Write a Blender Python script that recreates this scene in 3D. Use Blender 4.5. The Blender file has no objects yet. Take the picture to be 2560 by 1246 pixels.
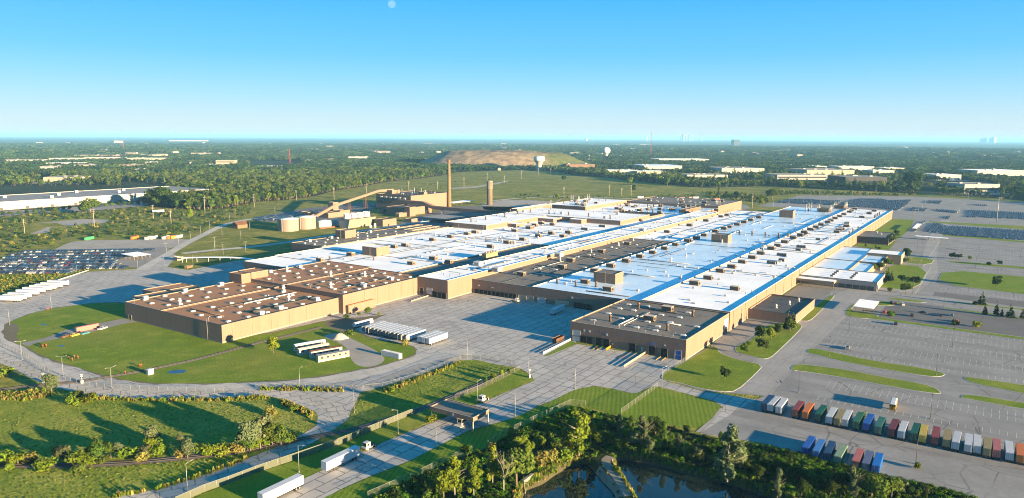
import bpy, bmesh, math, random
import numpy as np
from mathutils import Vector, Matrix
from mathutils.geometry import delaunay_2d_cdt
R_ = math.radians
rnd = random.Random(7)
SC = bpy.context.scene
COL = SC.collection

# ------------------------------------------------------------------ camera model
# world axes: +x runs along the long side of the factory, +y across it; the ground is z = 0
FOC = 1827.5; PITCH = R_(8.707); ROLL = R_(0.297); CAMH = 112.0; YAW = R_(56.28)
_f = Vector((math.sin(YAW), math.cos(YAW), 0)); _r = Vector((math.cos(YAW), -math.sin(YAW), 0)); _u = Vector((0, 0, 1))
FWD = _f * math.cos(PITCH) - _u * math.sin(PITCH)
_up = _f * math.sin(PITCH) + _u * math.cos(PITCH)
RGT = _r * math.cos(ROLL) + _up * math.sin(ROLL)
UPV = -_r * math.sin(ROLL) + _up * math.cos(ROLL)
TILE = dict(T1=(0,580,3.664),T2=(640,580,3.664),T3=(1280,580,3.664),T4=(1920,580,3.664),B1=(0,900,3.602),B2=(640,900,3.602),
  B3=(1280,900,3.602),B4=(1920,900,3.602),M1=(0,330,4),M2=(640,330,4),M3=(1280,330,4),M4=(1920,330,4),F=(0,0,1),
  a=(720,500,7.9875),b=(1000,520,7.9875),c=(1240,480,7.9875),d=(1540,480,7.9875),e=(1840,480,7.9875),g=(1960,500,7.9875),
  h=(1620,560,7.9875),i=(1820,640,7.9875),j=(600,580,8),k=(300,680,8),l=(1000,640,8),P=(900,440,6.23),L=(0,600,5.664),
  R=(2100,480,5.417),X=(1300,700,5.565),N=(700,780,7.9875),V=(960,960,7.9875),C=(1920,860,3.994))
def W(t, x, y, z=0.0):
    """point of the survey picture (tile t) -> place on the level z, in metres"""
    o = TILE[t]; px = o[0] + x / o[2]; py = o[1] + y / o[2]
    d = FWD + RGT * ((px - 1280) / FOC) - UPV * ((py - 623) / FOC)
    k = (z - CAMH) / d.z
    return (d.x * k, d.y * k)
def WP(t, pts, z=0.0): return [W(t, p[0], p[1], z) for p in pts]

# ------------------------------------------------------------------ objects
def link(o, parent=None):
    COL.objects.link(o)
    if parent: o.parent = parent
    return o
def tag(o, label=None, cat=None, group=None, kind=None):
    if label: o['label'] = label
    if cat: o['category'] = cat
    if group: o['group'] = group
    if kind: o['kind'] = kind
    return o
def thing(name, label, cat, loc=(0, 0, 0), rz=0.0, group=None):
    o = bpy.data.objects.new(name, None); o.empty_display_size = .3
    o.location = (loc[0], loc[1], loc[2] if len(loc) > 2 else 0); o.rotation_euler = (0, 0, rz)
    link(o); return tag(o, label, cat, group)
def kids(o): return [c for c in o.children]
def dup(src, loc, rz=0.0, label=None, group=None, scale=None, color=None):
    r = src.copy(); link(r); r.location = (loc[0], loc[1], loc[2] if len(loc) > 2 else 0); r.rotation_euler = (0, 0, rz)
    if scale: r.scale = scale if hasattr(scale, '__len__') else (scale,) * 3
    if label: r['label'] = label
    if group: r['group'] = group
    if color: r.color = color
    for c in SRC_KIDS[src.name]:
        n = c[0].copy(); link(n, r)
        if color: n.color = color
        for s in c[1]:
            m = s.copy(); link(m, n)
            if color: m.color = color
    return r
SRC_KIDS = {}
def register(src):
    SRC_KIDS[src.name] = [(c, list(c.children)) for c in src.children]; return src

class MB:
    def __init__(s): s.v = []; s.f = []; s.m = []; s.sm = []
    def add(s, vs, fs, m=0, sm=False):
        n = len(s.v); s.v += [tuple(p) for p in vs]
        for f in fs: s.f.append([n + i for i in f]); s.m.append(m); s.sm.append(sm)
        return s
    def box(s, x0, x1, y0, y1, z0, z1, m=0):
        return s.add([(x0,y0,z0),(x1,y0,z0),(x1,y1,z0),(x0,y1,z0),(x0,y0,z1),(x1,y0,z1),(x1,y1,z1),(x0,y1,z1)],
              [(0,3,2,1),(4,5,6,7),(0,1,5,4),(1,2,6,5),(2,3,7,6),(3,0,4,7)], m)
    def frus(s, x0, x1, y0, y1, z0, z1, ix, iy, m=0):
        return s.add([(x0,y0,z0),(x1,y0,z0),(x1,y1,z0),(x0,y1,z0),(x0+ix,y0+iy,z1),(x1-ix,y0+iy,z1),(x1-ix,y1-iy,z1),(x0+ix,y1-iy,z1)],
              [(0,3,2,1),(4,5,6,7),(0,1,5,4),(1,2,6,5),(2,3,7,6),(3,0,4,7)], m)
    def prism(s, pts, z0, z1, m=0, mt=None):
        n = len(pts); vs = [(p[0],p[1],z0) for p in pts] + [(p[0],p[1],z1) for p in pts]
        s.add(vs, [(i,(i+1)%n,n+(i+1)%n,n+i) for i in range(n)] + [tuple(range(n-1,-1,-1))], m)
        k = len(s.v) - n; s.f.append([k+i for i in range(n)]); s.m.append(m if mt is None else mt); s.sm.append(False); return s
    def extr_y(s, prof, y0, y1, m=0):     # profile of (x, z) swept along y
        n = len(prof); vs = [(p[0],y0,p[1]) for p in prof] + [(p[0],y1,p[1]) for p in prof]
        return s.add(vs, [(i,(i+1)%n,n+(i+1)%n,n+i) for i in range(n)] + [tuple(range(n-1,-1,-1)), tuple(range(n,2*n))], m)
    def rev(s, prof, x=0, y=0, n=12, m=0, cap=True, sm=True):   # lathe (r, z)
        vs = []; fs = []
        for r, z in prof:
            for i in range(n):
                a = 2*math.pi*i/n; vs.append((x+r*math.cos(a), y+r*math.sin(a), z))
        for k in range(len(prof)-1):
            for i in range(n):
                j = (i+1) % n; fs.append((k*n+i, k*n+j, (k+1)*n+j, (k+1)*n+i))
        s.add(vs, fs, m, sm)
        if cap:
            b = len(s.v) - len(vs)
            s.f.append([b+i for i in range(n-1,-1,-1)]); s.m.append(m); s.sm.append(False)
            s.f.append([b+(len(prof)-1)*n+i for i in range(n)]); s.m.append(m); s.sm.append(False)
        return s
    def tube(s, p, q, r0, r1=None, n=6, m=0):
        r1 = r0 if r1 is None else r1; p = Vector(p); q = Vector(q); d = (q-p)
        if d.length < 1e-6: return s
        a = d.normalized().orthogonal().normalized(); b = d.normalized().cross(a); vs = []
        for c, r in ((p, r0), (q, r1)):
            for i in range(n):
                t = 2*math.pi*i/n; vs.append(c + a*(r*math.cos(t)) + b*(r*math.sin(t)))
        return s.add(vs, [(i,(i+1)%n,n+(i+1)%n,n+i) for i in range(n)] + [tuple(range(n-1,-1,-1)), tuple(range(n,2*n))], m, True)
    def bar(s, p, q, w, h, m=0):          # rectangular bar from p to q, width w (level), height h
        p = Vector(p); q = Vector(q); d = (q-p).normalized(); a = d.cross(Vector((0,0,1)))
        a = (a.normalized() if a.length > 1e-4 else Vector((1,0,0))) * (w/2); b = a.cross(d).normalized() * (h/2)
        vs = [p-a-b,p+a-b,p+a+b,p-a+b,q-a-b,q+a-b,q+a+b,q-a+b]
        return s.add(vs, [(0,3,2,1),(4,5,6,7),(0,1,5,4),(1,2,6,5),(2,3,7,6),(3,0,4,7)], m)
    def mesh(s, name, mats):
        me = bpy.data.meshes.new(name); me.from_pydata(s.v, [], s.f)
        for m in (mats if isinstance(mats, (list, tuple)) else [mats]): me.materials.append(m)
        me.polygons.foreach_set('material_index', s.m); me.polygons.foreach_set('use_smooth', s.sm); me.update(); return me
    def build(s, name, mats, parent=None, world=False):
        if world and parent:
            l = parent.location; s.v = [(p[0]-l.x, p[1]-l.y, p[2]-l.z) for p in s.v]
        return link(bpy.data.objects.new(name, s.mesh(name, mats)), parent)

# ------------------------------------------------------------------ materials
def nt(m):
    m.use_nodes = True; t = m.node_tree; t.nodes.clear(); return t
class NB:
    """tiny helper to chain shader nodes"""
    def __init__(s, t): s.t = t
    def n(s, typ, **kw):
        nd = s.t.nodes.new(typ)
        for k, v in kw.items():
            if k == 'ins':
                for a, b in v.items():
                    if hasattr(b, 'is_output'): s.t.links.new(b, nd.inputs[a])
                    else: nd.inputs[a].default_value = b
            else: setattr(nd, k, v)
        return nd
    def pos(s): return s.n('ShaderNodeTexCoord').outputs['Object']
    def mapn(s, v, sc=(1,1,1), rot=(0,0,0), loc=(0,0,0)): return s.n('ShaderNodeMapping', ins={'Vector': v, 'Scale': sc, 'Rotation': rot, 'Location': loc}).outputs[0]
    def noise(s, v, scale, det=3, rough=.55, dist=0.0): return s.n('ShaderNodeTexNoise', ins={'Vector': v, 'Scale': scale, 'Detail': det, 'Roughness': rough, 'Distortion': dist}).outputs[0]
    def ramp(s, f, stops):
        r = s.n('ShaderNodeValToRGB', ins={'Fac': f}); e = r.color_ramp.elements
        while len(e) < len(stops): e.new(.5)
        for el, (p, c) in zip(e, stops): el.position = p; el.color = (c, c, c, 1) if not hasattr(c, '__len__') else tuple(c[:3]) + (1,)
        return r.outputs[0]
    def mix(s, f, a, b, mode='MIX'):
        m = s.n('ShaderNodeMix', data_type='RGBA', blend_type=mode)
        for k, v in ((0, f), (6, a), (7, b)):
            if hasattr(v, 'is_output'): s.t.links.new(v, m.inputs[k])
            else: m.inputs[k].default_value = v if k == 0 else (tuple(v[:3]) + (1,) if hasattr(v, '__len__') else (v, v, v, 1))
        return m.outputs[2]
    def math(s, op, a, b=0.0, c=0.0):
        m = s.n('ShaderNodeMath', operation=op)
        for k, v in enumerate((a, b, c)):
            if hasattr(v, 'is_output'): s.t.links.new(v, m.inputs[k])
            else: m.inputs[k].default_value = v
        return m.outputs[0]
    def out(s, col, rough=.8, bump=None, bstr=.3, bdist=.1, spec=.3, metal=0.0, **kw):
        p = s.n('ShaderNodeBsdfPrincipled'); p.inputs['Specular IOR Level'].default_value = spec
        for k, v in (('Base Color', col), ('Roughness', rough), ('Metallic', metal)):
            if hasattr(v, 'is_output'): s.t.links.new(v, p.inputs[k])
            else: p.inputs[k].default_value = v if not hasattr(v, '__len__') else tuple(v[:3]) + (1,)
        if bump is not None:
            b = s.n('ShaderNodeBump', ins={'Height': bump, 'Strength': bstr, 'Distance': bdist}); s.t.links.new(b.outputs[0], p.inputs['Normal'])
        s.t.links.new(p.outputs[0], s.n('ShaderNodeOutputMaterial').inputs['Surface']); return p
M = {}
def newmat(name):
    m = bpy.data.materials.new(name); M[name] = m; return NB(nt(m))
def plain(name, c, rough=.7, var=.18, scale=.6, metal=0.0, spec=.3, streak=False):
    """paint or metal with broad and fine tone variation"""
    b = newmat(name); p = b.pos()
    if streak: p2 = b.mapn(p, (1, 1, .12))
    else: p2 = p
    n1 = b.noise(p2, scale, 4); n2 = b.noise(p, scale * .13, 2)
    f = b.math('ADD', b.math('MULTIPLY', n1, .6), b.math('MULTIPLY', n2, .4))
    lo = [x * (1 - var) for x in c]; hi = [min(1, x * (1 + var)) for x in c]
    b.out(b.ramp(f, [(.3, lo), (.7, hi)]), rough, metal=metal, spec=spec); return M[name]
def objcol(name, rough=.4, spec=.5, var=.12):
    """paint whose colour is the object's own"""
    b = newmat(name); oi = b.n('ShaderNodeObjectInfo'); n = b.noise(b.pos(), 1.3, 3)
    b.out(b.mix(1.0, oi.outputs['Color'], b.ramp(n, [(.3, 1 - var), (.7, 1.0)]), 'MULTIPLY'), rough, spec=spec); return M[name]

# ------------------------------------------------------------------ sheets on the ground
def chaikin(p, it=2, closed=True):
    for _ in range(it):
        q = []; n = len(p)
        for i in range(n if closed else n - 1):
            a = p[i]; b = p[(i+1) % n]
            q += [(a[0]*.75+b[0]*.25, a[1]*.75+b[1]*.25), (a[0]*.25+b[0]*.75, a[1]*.25+b[1]*.75)]
        if not closed: q = [p[0]] + q + [p[-1]]
        p = q
    return p
def cdt(pts, holes=()):
    vs = []; es = []
    for ring in (pts,) + tuple(holes):
        n = len(vs); vs += [Vector((p[0], p[1])) for p in ring]; es += [(n+i, n+(i+1) % len(ring)) for i in range(len(ring))]
    r = delaunay_2d_cdt(vs, es, [], 1, 1e-3)
    def inside(x, y, ring):
        c = False; n = len(ring); j = n-1
        for i in range(n):
            if (ring[i][1] > y) != (ring[j][1] > y) and x < (ring[j][0]-ring[i][0])*(y-ring[i][1])/(ring[j][1]-ring[i][1])+ring[i][0]: c = not c
            j = i
        return c
    out = []
    for f in r[2]:
        cx = sum(r[0][i][0] for i in f)/len(f); cy = sum(r[0][i][1] for i in f)/len(f)
        if inside(cx, cy, pts) and not any(inside(cx, cy, h) for h in holes): out.append(list(f))
    V = [(p[0], p[1]) for p in r[0]]
    res = []
    for f in out:
        a = sum(V[f[i]][0]*V[f[(i+1) % len(f)]][1]-V[f[(i+1) % len(f)]][0]*V[f[i]][1] for i in range(len(f)))
        res.append(f if a > 0 else f[::-1])
    return V, res
def pip(x, y, ring):
    c = False; n = len(ring); j = n-1
    for i in range(n):
        if (ring[i][1] > y) != (ring[j][1] > y) and x < (ring[j][0]-ring[i][0])*(y-ring[i][1])/(ring[j][1]-ring[i][1])+ring[i][0]: c = not c
        j = i
    return c
def sheet(name, pts, z, mat, holes=(), smooth=0, kind='structure'):
    if smooth: pts = chaikin(pts, smooth)
    V, F = cdt(pts, holes); m = MB(); m.add([(p[0], p[1], z) for p in V], F)
    return tag(m.build(name, mat), kind=kind)
def area(p): return .5*sum(p[i][0]*p[(i+1) % len(p)][1]-p[(i+1) % len(p)][0]*p[i][1] for i in range(len(p)))
def offset(p, d):
    if area(p) < 0: p = p[::-1]
    o = []; n = len(p)
    for i in range(n):
        a = Vector(p[i-1]); b = Vector(p[i]); c = Vector(p[(i+1) % n]); e1 = (b-a); e2 = (c-b)
        if e1.length < 1e-6 or e2.length < 1e-6: o.append(p[i]); continue
        e1.normalize(); e2.normalize(); nn = Vector((e1.y+e2.y, -(e1.x+e2.x)))
        if nn.length < 1e-4: o.append(p[i]); continue
        nn.normalize(); k = d/max(.4, nn.dot(Vector((e1.y, -e1.x)))); o.append((b.x+nn.x*k, b.y+nn.y*k))
    return o
def kerbed(name, pts, mat, smooth=2, z=.13, kerb=True):
    """a raised grass bed; its concrete kerb goes round it as one step"""
    if smooth: pts = chaikin(pts, smooth)
    if area(pts) < 0: pts = pts[::-1]
    if kerb:
        out = offset(pts, .3); V, F = cdt(out, (pts,)); m = MB(); m.add([(p[0], p[1], z) for p in V], F)
        n = len(out); m.add([(p[0], p[1], 0) for p in out] + [(p[0], p[1], z) for p in out], [(i, (i+1) % n, n+(i+1) % n, n+i) for i in range(n)])
        tag(m.build('kerb', M['kerb']), kind='structure')
    return sheet(name, pts, z + .02, mat)
def strip(name, line, w, z, mat, kind='structure', smooth=2):
    if smooth: line = chaikin(line, smooth, False)
    m = MB(); L = []; n = len(line)
    for i, p in enumerate(line):
        a = Vector(line[max(0, i-1)]); b = Vector(line[min(n-1, i+1)]); d = (b-a).normalized(); nn = Vector((-d.y, d.x)); ww = w[i*len(w)//n] if hasattr(w, '__len__') else w
        L += [(p[0]+nn.x*ww/2, p[1]+nn.y*ww/2, z), (p[0]-nn.x*ww/2, p[1]-nn.y*ww/2, z)]
    m.add(L, [(2*i, 2*i+1, 2*i+3, 2*i+2) for i in range(n-1)])
    return tag(m.build(name, mat), kind=kind)
_ONES = 'zeroth first second third fourth fifth sixth seventh eighth ninth tenth eleventh twelfth thirteenth fourteenth fifteenth sixteenth seventeenth eighteenth nineteenth'.split()
_TENS = {2: 'twent', 3: 'thirt', 4: 'fort', 5: 'fift', 6: 'sixt', 7: 'sevent', 8: 'eight', 9: 'ninet'}
def ordw(n):
    if n < 20: return _ONES[n]
    if n >= 100: return 'hundred and ' + ordw(n-100) if n > 100 else 'hundredth'
    t, o = divmod(n, 10); return _TENS[t] + ('ieth' if o == 0 else 'y-' + _ONES[o])
def place_ord(i, n):
    """i-th of n from the left, from whichever end is nearer"""
    return (ordw(i+1) + ' from the left' if i > 0 else 'leftmost') if i < (n+1)//2 else (ordw(n-i) + ' from the right' if i < n-1 else 'rightmost')
# ------------------------------------------------------------------ surface materials
def grassy(name, dark, mid, dry, stripes=None, dryamt=.5, bump=.5, fine=1.2):
    b = newmat(name); p = b.pos()
    big = b.noise(p, .018, 3); med = b.noise(p, .11, 4, .6); fin = b.noise(p, fine, 3, .7); vf = b.noise(p, fine*3.1, 2)
    c = b.mix(b.ramp(med, [(.35, 0.), (.65, 1.)]), dark, mid)
    c = b.mix(b.math('MULTIPLY', b.ramp(big, [(.45, 0.), (.68, 1.)]), dryamt), c, dry)
    c = b.mix(b.ramp(fin, [(.32, .75), (.7, 0.)]), c, [x*.55 for x in dark])
    spot = b.noise(p, .055, 5, .75); c = b.mix(b.math('MULTIPLY', b.ramp(spot, [(.52, 0.), (.66, 1.)]), dryamt*.7), c, dry)
    if stripes:
        ang, wid, amt = stripes; w = b.n('ShaderNodeTexWave', wave_profile='SIN', ins={'Vector': b.mapn(p, rot=(0, 0, ang)), 'Scale': .314/wid, 'Distortion': 1.0, 'Detail': 2, 'Detail Scale': .3})
        c = b.mix(amt, c, b.mix(w.outputs[1], [x*.5 for x in mid], [min(1, x*1.6) for x in mid]))
    h = b.math('ADD', fin, b.math('MULTIPLY', vf, .5))
    b.out(c, .95, h, bump, .6, spec=.1); return M[name]
grassy('lawn', (.125, .195, .014), (.185, .265, .020), (.27, .25, .05), (.55, 2.2, .025), .6, .3)
grassy('lawn_striped', (.115, .185, .014), (.175, .25, .02), (.25, .23, .05), (1.15, 1.9, .20), .3, .3)
grassy('meadow', (.12, .15, .02), (.235, .23, .038), (.37, .31, .085), None, .75, .9, .55)
grassy('rough_grass', (.14, .205, .02), (.25, .29, .032), (.36, .32, .085), None, .5, .8, .6)
grassy('scrub', (.075, .10, .018), (.16, .165, .035), (.25, .21, .07), None, .9, .8, .4)
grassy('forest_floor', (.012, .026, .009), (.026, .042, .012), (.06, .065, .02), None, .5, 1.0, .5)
def paving(name, c, slab=None, crack=.02, joint=.02, dark=.35, stains=.4, crack_sz=.06, rowy=False, bands=None):
    b = newmat(name); p = b.pos()
    n1 = b.noise(p, .05, 4, .6); n2 = b.noise(p, .5, 4, .6); n3 = b.noise(p, 4.0, 2)
    col = b.mix(b.ramp(n1, [(.35, 0.), (.65, 1.)]), [x*.86 for x in c], [x*1.10 for x in c])
    col = b.mix(b.ramp(n2, [(.42, .28), (.62, 0.)]), col, [x*.62 for x in c])
    col = b.mix(b.ramp(n3, [(.3, .2), (.7, 0.)]), col, [x*.7 for x in c])
    if stains:
        st = b.noise(b.mapn(p, (.35, .09, 1)), .35, 4, .65); col = b.mix(b.ramp(st, [(.55, 0.), (.72, stains)]), col, [x*.38 for x in c])
    if bands:
        sx = b.n('ShaderNodeSeparateXYZ', ins={0: p}); bw = b.math('PINGPONG', b.math('ADD', sx.outputs[0], b.math('MULTIPLY', n1, 9.)), bands[0]/2)
        bm_ = b.n('ShaderNodeMapRange', ins={'Value': bw, 'From Min': bands[0]*.16, 'From Max': bands[0]*.34, 'To Min': 0., 'To Max': bands[1]}).outputs[0]
        col = b.mix(b.math('MULTIPLY', bm_, b.ramp(b.noise(b.mapn(p, (1, .25, 1)), .07, 4, .65), [(.38, .1), (.62, 1.)])), col, [x*.45 for x in c])
    wp = b.n('ShaderNodeMixRGB', blend_type='ADD', ins={'Fac': 1.0, 'Color1': p, 'Color2': b.n('ShaderNodeTexNoise', ins={'Vector': p, 'Scale': .15, 'Detail': 3}).outputs[1]}).outputs[0]
    wq = b.n('ShaderNodeMixRGB', blend_type='ADD', ins={'Fac': .7, 'Color1': p, 'Color2': b.n('ShaderNodeTexNoise', ins={'Vector': p, 'Scale': 1.2, 'Detail': 2}).outputs[1]}).outputs[0]
    if slab:
        br = b.n('ShaderNodeTexBrick', ins={'Vector': b.mapn(wq, rot=(0, 0, R_(slab[2]))), 'Color1': (1,1,1,1), 'Color2': (.86,.86,.86,1), 'Mortar': (0,0,0,1), 'Scale': 1.0, 'Mortar Size': slab[3], 'Mortar Smooth': .2, 'Bias': .1, 'Brick Width': slab[0], 'Row Height': slab[1]})
        col = b.mix(joint, col, b.mix(1.0, col, br.outputs[0], 'MULTIPLY'))
        keep = b.ramp(b.noise(p, .09, 3, .7), [(.40, .05), (.62, .8)])
        col = b.mix(b.math('MULTIPLY', b.math('MULTIPLY', br.outputs[1], keep), .8), col, [x*dark for x in c])
    if crack:
        vo = b.n('ShaderNodeTexVoronoi', feature='DISTANCE_TO_EDGE', ins={'Vector': wp, 'Scale': crack_sz, 'Randomness': 1.0}).outputs[0]
        keep = b.ramp(b.noise(p, .035, 2), [(.42, 0.), (.56, 1.)])
        col = b.mix(b.math('MULTIPLY', b.ramp(vo, [(0., 1.), (crack, 0.)]), b.math('MULTIPLY', keep, .85)), col, [x*dark*.8 for x in c])
    b.out(col, .88, n3, .12, .05, spec=.25); return M[name]
paving('yard_concrete', (.41, .39, .365), (9.0, 6.0, 0, .26), .016, .5, .34, .45, .085)
paving('road_concrete', (.48, .445, .40), (14.0, 7.0, 18, .14), .006, .4, .4, .22, .05)
paving('old_concrete', (.46, .42, .37), (7.0, 5.0, 30, .22), .03, .5, .28, .3, .16)
paving('gate_concrete', (.43, .405, .38), (9.0, 5.0, 0, .24), .010, .6, .30, .35, .09)
paving('lot_asphalt', (.25, .243, .235), None, .020, 0, .36, .5, .075, bands=(17., .34))
paving('worn_asphalt', (.25, .235, .215), None, .014, 0, .3, .3, .06)
paving('road_asphalt', (.305, .292, .275), (40.0, 6.0, 0, .12), .008, .2, .5, .2, .05)
paving('dark_asphalt', (.14, .135, .13), None, .01, 0, .5, .3, .06)
paving('gravel', (.34, .31, .27), None, 0, 0, .4, .3)
paving('dam_gravel', (.26, .22, .175), None, 0, 0, .4, .4)
paving('bank_mud', (.055, .05, .025), None, 0, 0, .4, .5)
paving('ballast', (.16, .14, .12), None, 0, 0, .4, .3)
paving('dirt', (.15, .125, .08), None, 0, 0, .4, .3)
plain('kerb', (.42, .41, .39), .9, .15, .8)
plain('road_paint', (.62, .58, .46), .8, .25, 1.5)
plain('white_line', (.5, .49, .46), .8, .3, 1.5)
plain('rail_steel', (.055, .045, .04), .6, .2, 1); plain('tar', (.035, .034, .033), .7, .2, 1)
def roofing(name, c, seam=None, stain=.25, patch=None, rough=.75, fall=(.2, 1, 1)):
    b = newmat(name); p = b.pos()
    n1 = b.noise(p, .035, 3, .6); n2 = b.noise(b.mapn(p, fall), .35, 4, .6); n3 = b.noise(p, 2.2, 2)
    col = b.mix(b.ramp(n1, [(.35, 0.), (.68, 1.)]), [x*.90 for x in c], [min(1, x*1.06) for x in c])
    col = b.mix(b.ramp(n2, [(.5, 0.), (.75, stain)]), col, [x*.55 for x in c])
    col = b.mix(b.ramp(n3, [(.35, .15), (.65, 0.)]), col, [x*.6 for x in c])
    if patch: col = b.mix(b.ramp(b.noise(p, .05, 4, .7), [(.5, 0.), (.72, .6)]), col, patch)
    if seam:
        br = b.n('ShaderNodeTexBrick', ins={'Vector': p, 'Color1': (1,1,1,1), 'Color2': (1,1,1,1), 'Mortar': (0,0,0,1), 'Scale': 1.0, 'Mortar Size': .05, 'Mortar Smooth': .1, 'Brick Width': seam[0], 'Row Height': seam[1]})
        col = b.mix(b.math('MULTIPLY', br.outputs[1], seam[2]), col, [x*.45 for x in c])
    b.out(col, rough, n3, .08, .05, spec=.3); return M[name]
roofing('roof_white', (.86, .86, .86), (30.0, 3.0, .16), .2)
roofing('roof_pale', (.58, .72, .83), (30.0, 3.0, .14), .20, None, .32)
roofing('roof_grey', (.16, .138, .112), (20., 3., .2), .35, (.21, .18, .145))
roofing('roof_brown', (.335, .165, .076), (24., 2.4, .22), .35, (.25, .125, .06))
roofing('roof_dark', (.06, .06, .06), (12., 1.5, .15), .3, (.09, .085, .08))
roofing('roof_light_grey', (.23, .22, .21), (20., 3., .15), .3)
def cladding(name, c, rib=.9, amt=.10):
    b = newmat(name); p = b.pos(); s = b.n('ShaderNodeSeparateXYZ', ins={0: p}); h = b.math('ADD', s.outputs[0], s.outputs[1])
    w = b.math('PINGPONG', h, rib/2); rb = b.math('LESS_THAN', w, rib*.1)
    n1 = b.noise(b.mapn(p, (1, 1, .15)), .45, 4, .6); n2 = b.noise(p, .03, 2)
    n3 = b.noise(b.mapn(p, (1, 1, .05)), 1.6, 2)
    col = b.mix(b.ramp(n1, [(.35, 0.), (.7, 1.)]), [x*.93 for x in c], [min(1, x*1.05) for x in c])
    col = b.mix(b.ramp(n2, [(.4, .12), (.6, 0.)]), col, [x*.8 for x in c])
    col = b.mix(b.ramp(n3, [(.60, 0.), (.8, .3)]), col, [x*.62 for x in c])
    pj = b.math('LESS_THAN', b.math('PINGPONG', h, 6.1), .09); col = b.mix(b.math('MULTIPLY', pj, .45), col, [x*.55 for x in c])
    foot = b.n('ShaderNodeMapRange', ins={'Value': s.outputs[2], 'From Min': .2, 'From Max': 1.6, 'To Min': .35, 'To Max': 0.}).outputs[0]
    col = b.mix(b.math('MULTIPLY', foot, n1), col, [c[0]*.5, c[1]*.5, c[2]*.5])
    col = b.mix(b.math('MULTIPLY', rb, amt), col, [x*.7 for x in c])
    b.out(col, .75, w, .06, .05, spec=.25); return M[name]
cladding('wall_tan', (.19, .126, .094))
cladding('wall_tan_pale', (.20, .165, .125))
cladding('wall_brick', (.15, .09, .055), .6)
cladding('wall_white', (.30, .29, .265))
cladding('wall_cream', (.27, .235, .18))
cladding('wall_grey', (.22, .22, .22))
plain('coping_dark', (.07, .065, .06), .6); plain('coping_light', (.34, .29, .23), .6); plain('coping_white', (.74, .74, .74), .6); plain('seam_dark', (.05, .05, .05), .8)
plain('unit_brown', (.145, .10, .068), .6, .15, .8, streak=True); plain('unit_lid', (.50, .41, .33), .7)
plain('unit_grey', (.22, .22, .22), .55, .2, .8); plain('unit_dark', (.05, .05, .05), .6); plain('rust', (.11, .05, .025), .8, .3, 1.2)
plain('white_paint', (.46, .46, .45), .45, .08, .8); plain('trailer_white', (.46, .47, .48), .4, .08, .6, streak=True); plain('steel', (.24, .245, .25), .45, .15, 1, .6); plain('galv', (.26, .265, .265), .5, .12, 1, .3)
plain('dark_metal', (.045, .045, .048), .5); plain('black', (.012, .012, .013), .6, .1); plain('rubber', (.02, .02, .021), .85, .2); plain('yellow_paint', (.34, .21, .02), .5, .12); plain('orange_paint', (.26, .07, .02), .5, .15); plain('red_paint', (.45, .035, .03), .5, .15)
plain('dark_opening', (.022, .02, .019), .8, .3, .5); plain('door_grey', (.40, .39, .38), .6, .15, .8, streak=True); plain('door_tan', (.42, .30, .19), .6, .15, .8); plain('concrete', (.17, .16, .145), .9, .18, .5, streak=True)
plain('wood', (.13, .09, .055), .85, .25, 2); plain('brick_stack', (.15, .095, .04), .85, .15, .8); plain('tank_buff', (.20, .165, .14), .6, .12, .4, streak=True); plain('tower_cream', (.17, .135, .095), .7, .12, .3, streak=True); plain('louvre', (.17, .17, .09), .7, .2, .8)
plain('clay', (.22, .07, .03), .9, .2, .4); plain('blue_sign', (.03, .10, .42), .5, .05); plain('blue_paint', (.02, .10, .34), .5, .1); plain('near_black', (.03, .03, .032), .8, .3, .5); plain('bark', (.13, .10, .075), .95, .3, 2); plain('pale_bark', (.22, .20, .16), .9, .25, 2)
b = newmat('moon_rock'); _n = b.noise(b.pos(), .0012, 3)
_a = b.n('ShaderNodeAddShader', ins={0: b.n('ShaderNodeBsdfDiffuse', ins={'Color': b.ramp(_n, [(.35, (.012,.010,.008)), (.65, (.03,.028,.024))])}).outputs[0], 1: b.n('ShaderNodeBsdfTransparent').outputs[0]})
b.t.links.new(_a.outputs[0], b.n('ShaderNodeOutputMaterial').inputs['Surface'])
def glassy(name, c, rough=.08):
    b = newmat(name); b.out(c, rough, spec=.8); return M[name]
glassy('dark_glass', (.02, .026, .032)); glassy('sky_glass', (.012, .018, .03), .22)
objcol('car_paint', .45, .35, .08); objcol('box_paint', .5, .4, .2)
b = newmat('far_canopy'); p = b.pos(); q = b.math('LOGARITHM', b.n('ShaderNodeVectorMath', operation='LENGTH', ins={0: p}).outputs[1], 2.718)
cc = b.mix(b.ramp(b.noise(p, .004, 5, .7), [(.38, 0.), (.62, 1.)]), (.016, .030, .010), (.052, .072, .02)); cc = b.mix(b.ramp(b.noise(b.mapn(p, loc=(500, 900, 0)), .0016, 5, .75), [(.58, 0.), (.72, .7)]), cc, (.13, .13, .05))
b.out(cc, .95, spec=.1)
def water(name):
    b = newmat(name); p = b.pos(); n = b.noise(b.mapn(p, (1, .5, 1)), 1.1, 3); n2 = b.noise(p, .05, 3)
    b.out(b.ramp(n2, [(.35, (.006, .013, .016)), (.7, (.012, .022, .02))]), .03, n, .03, .02, spec=.6); return M[name]
water('pond_water')
b = newmat('puddle'); b.out((.03, .032, .035), .04, spec=.7)
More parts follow.
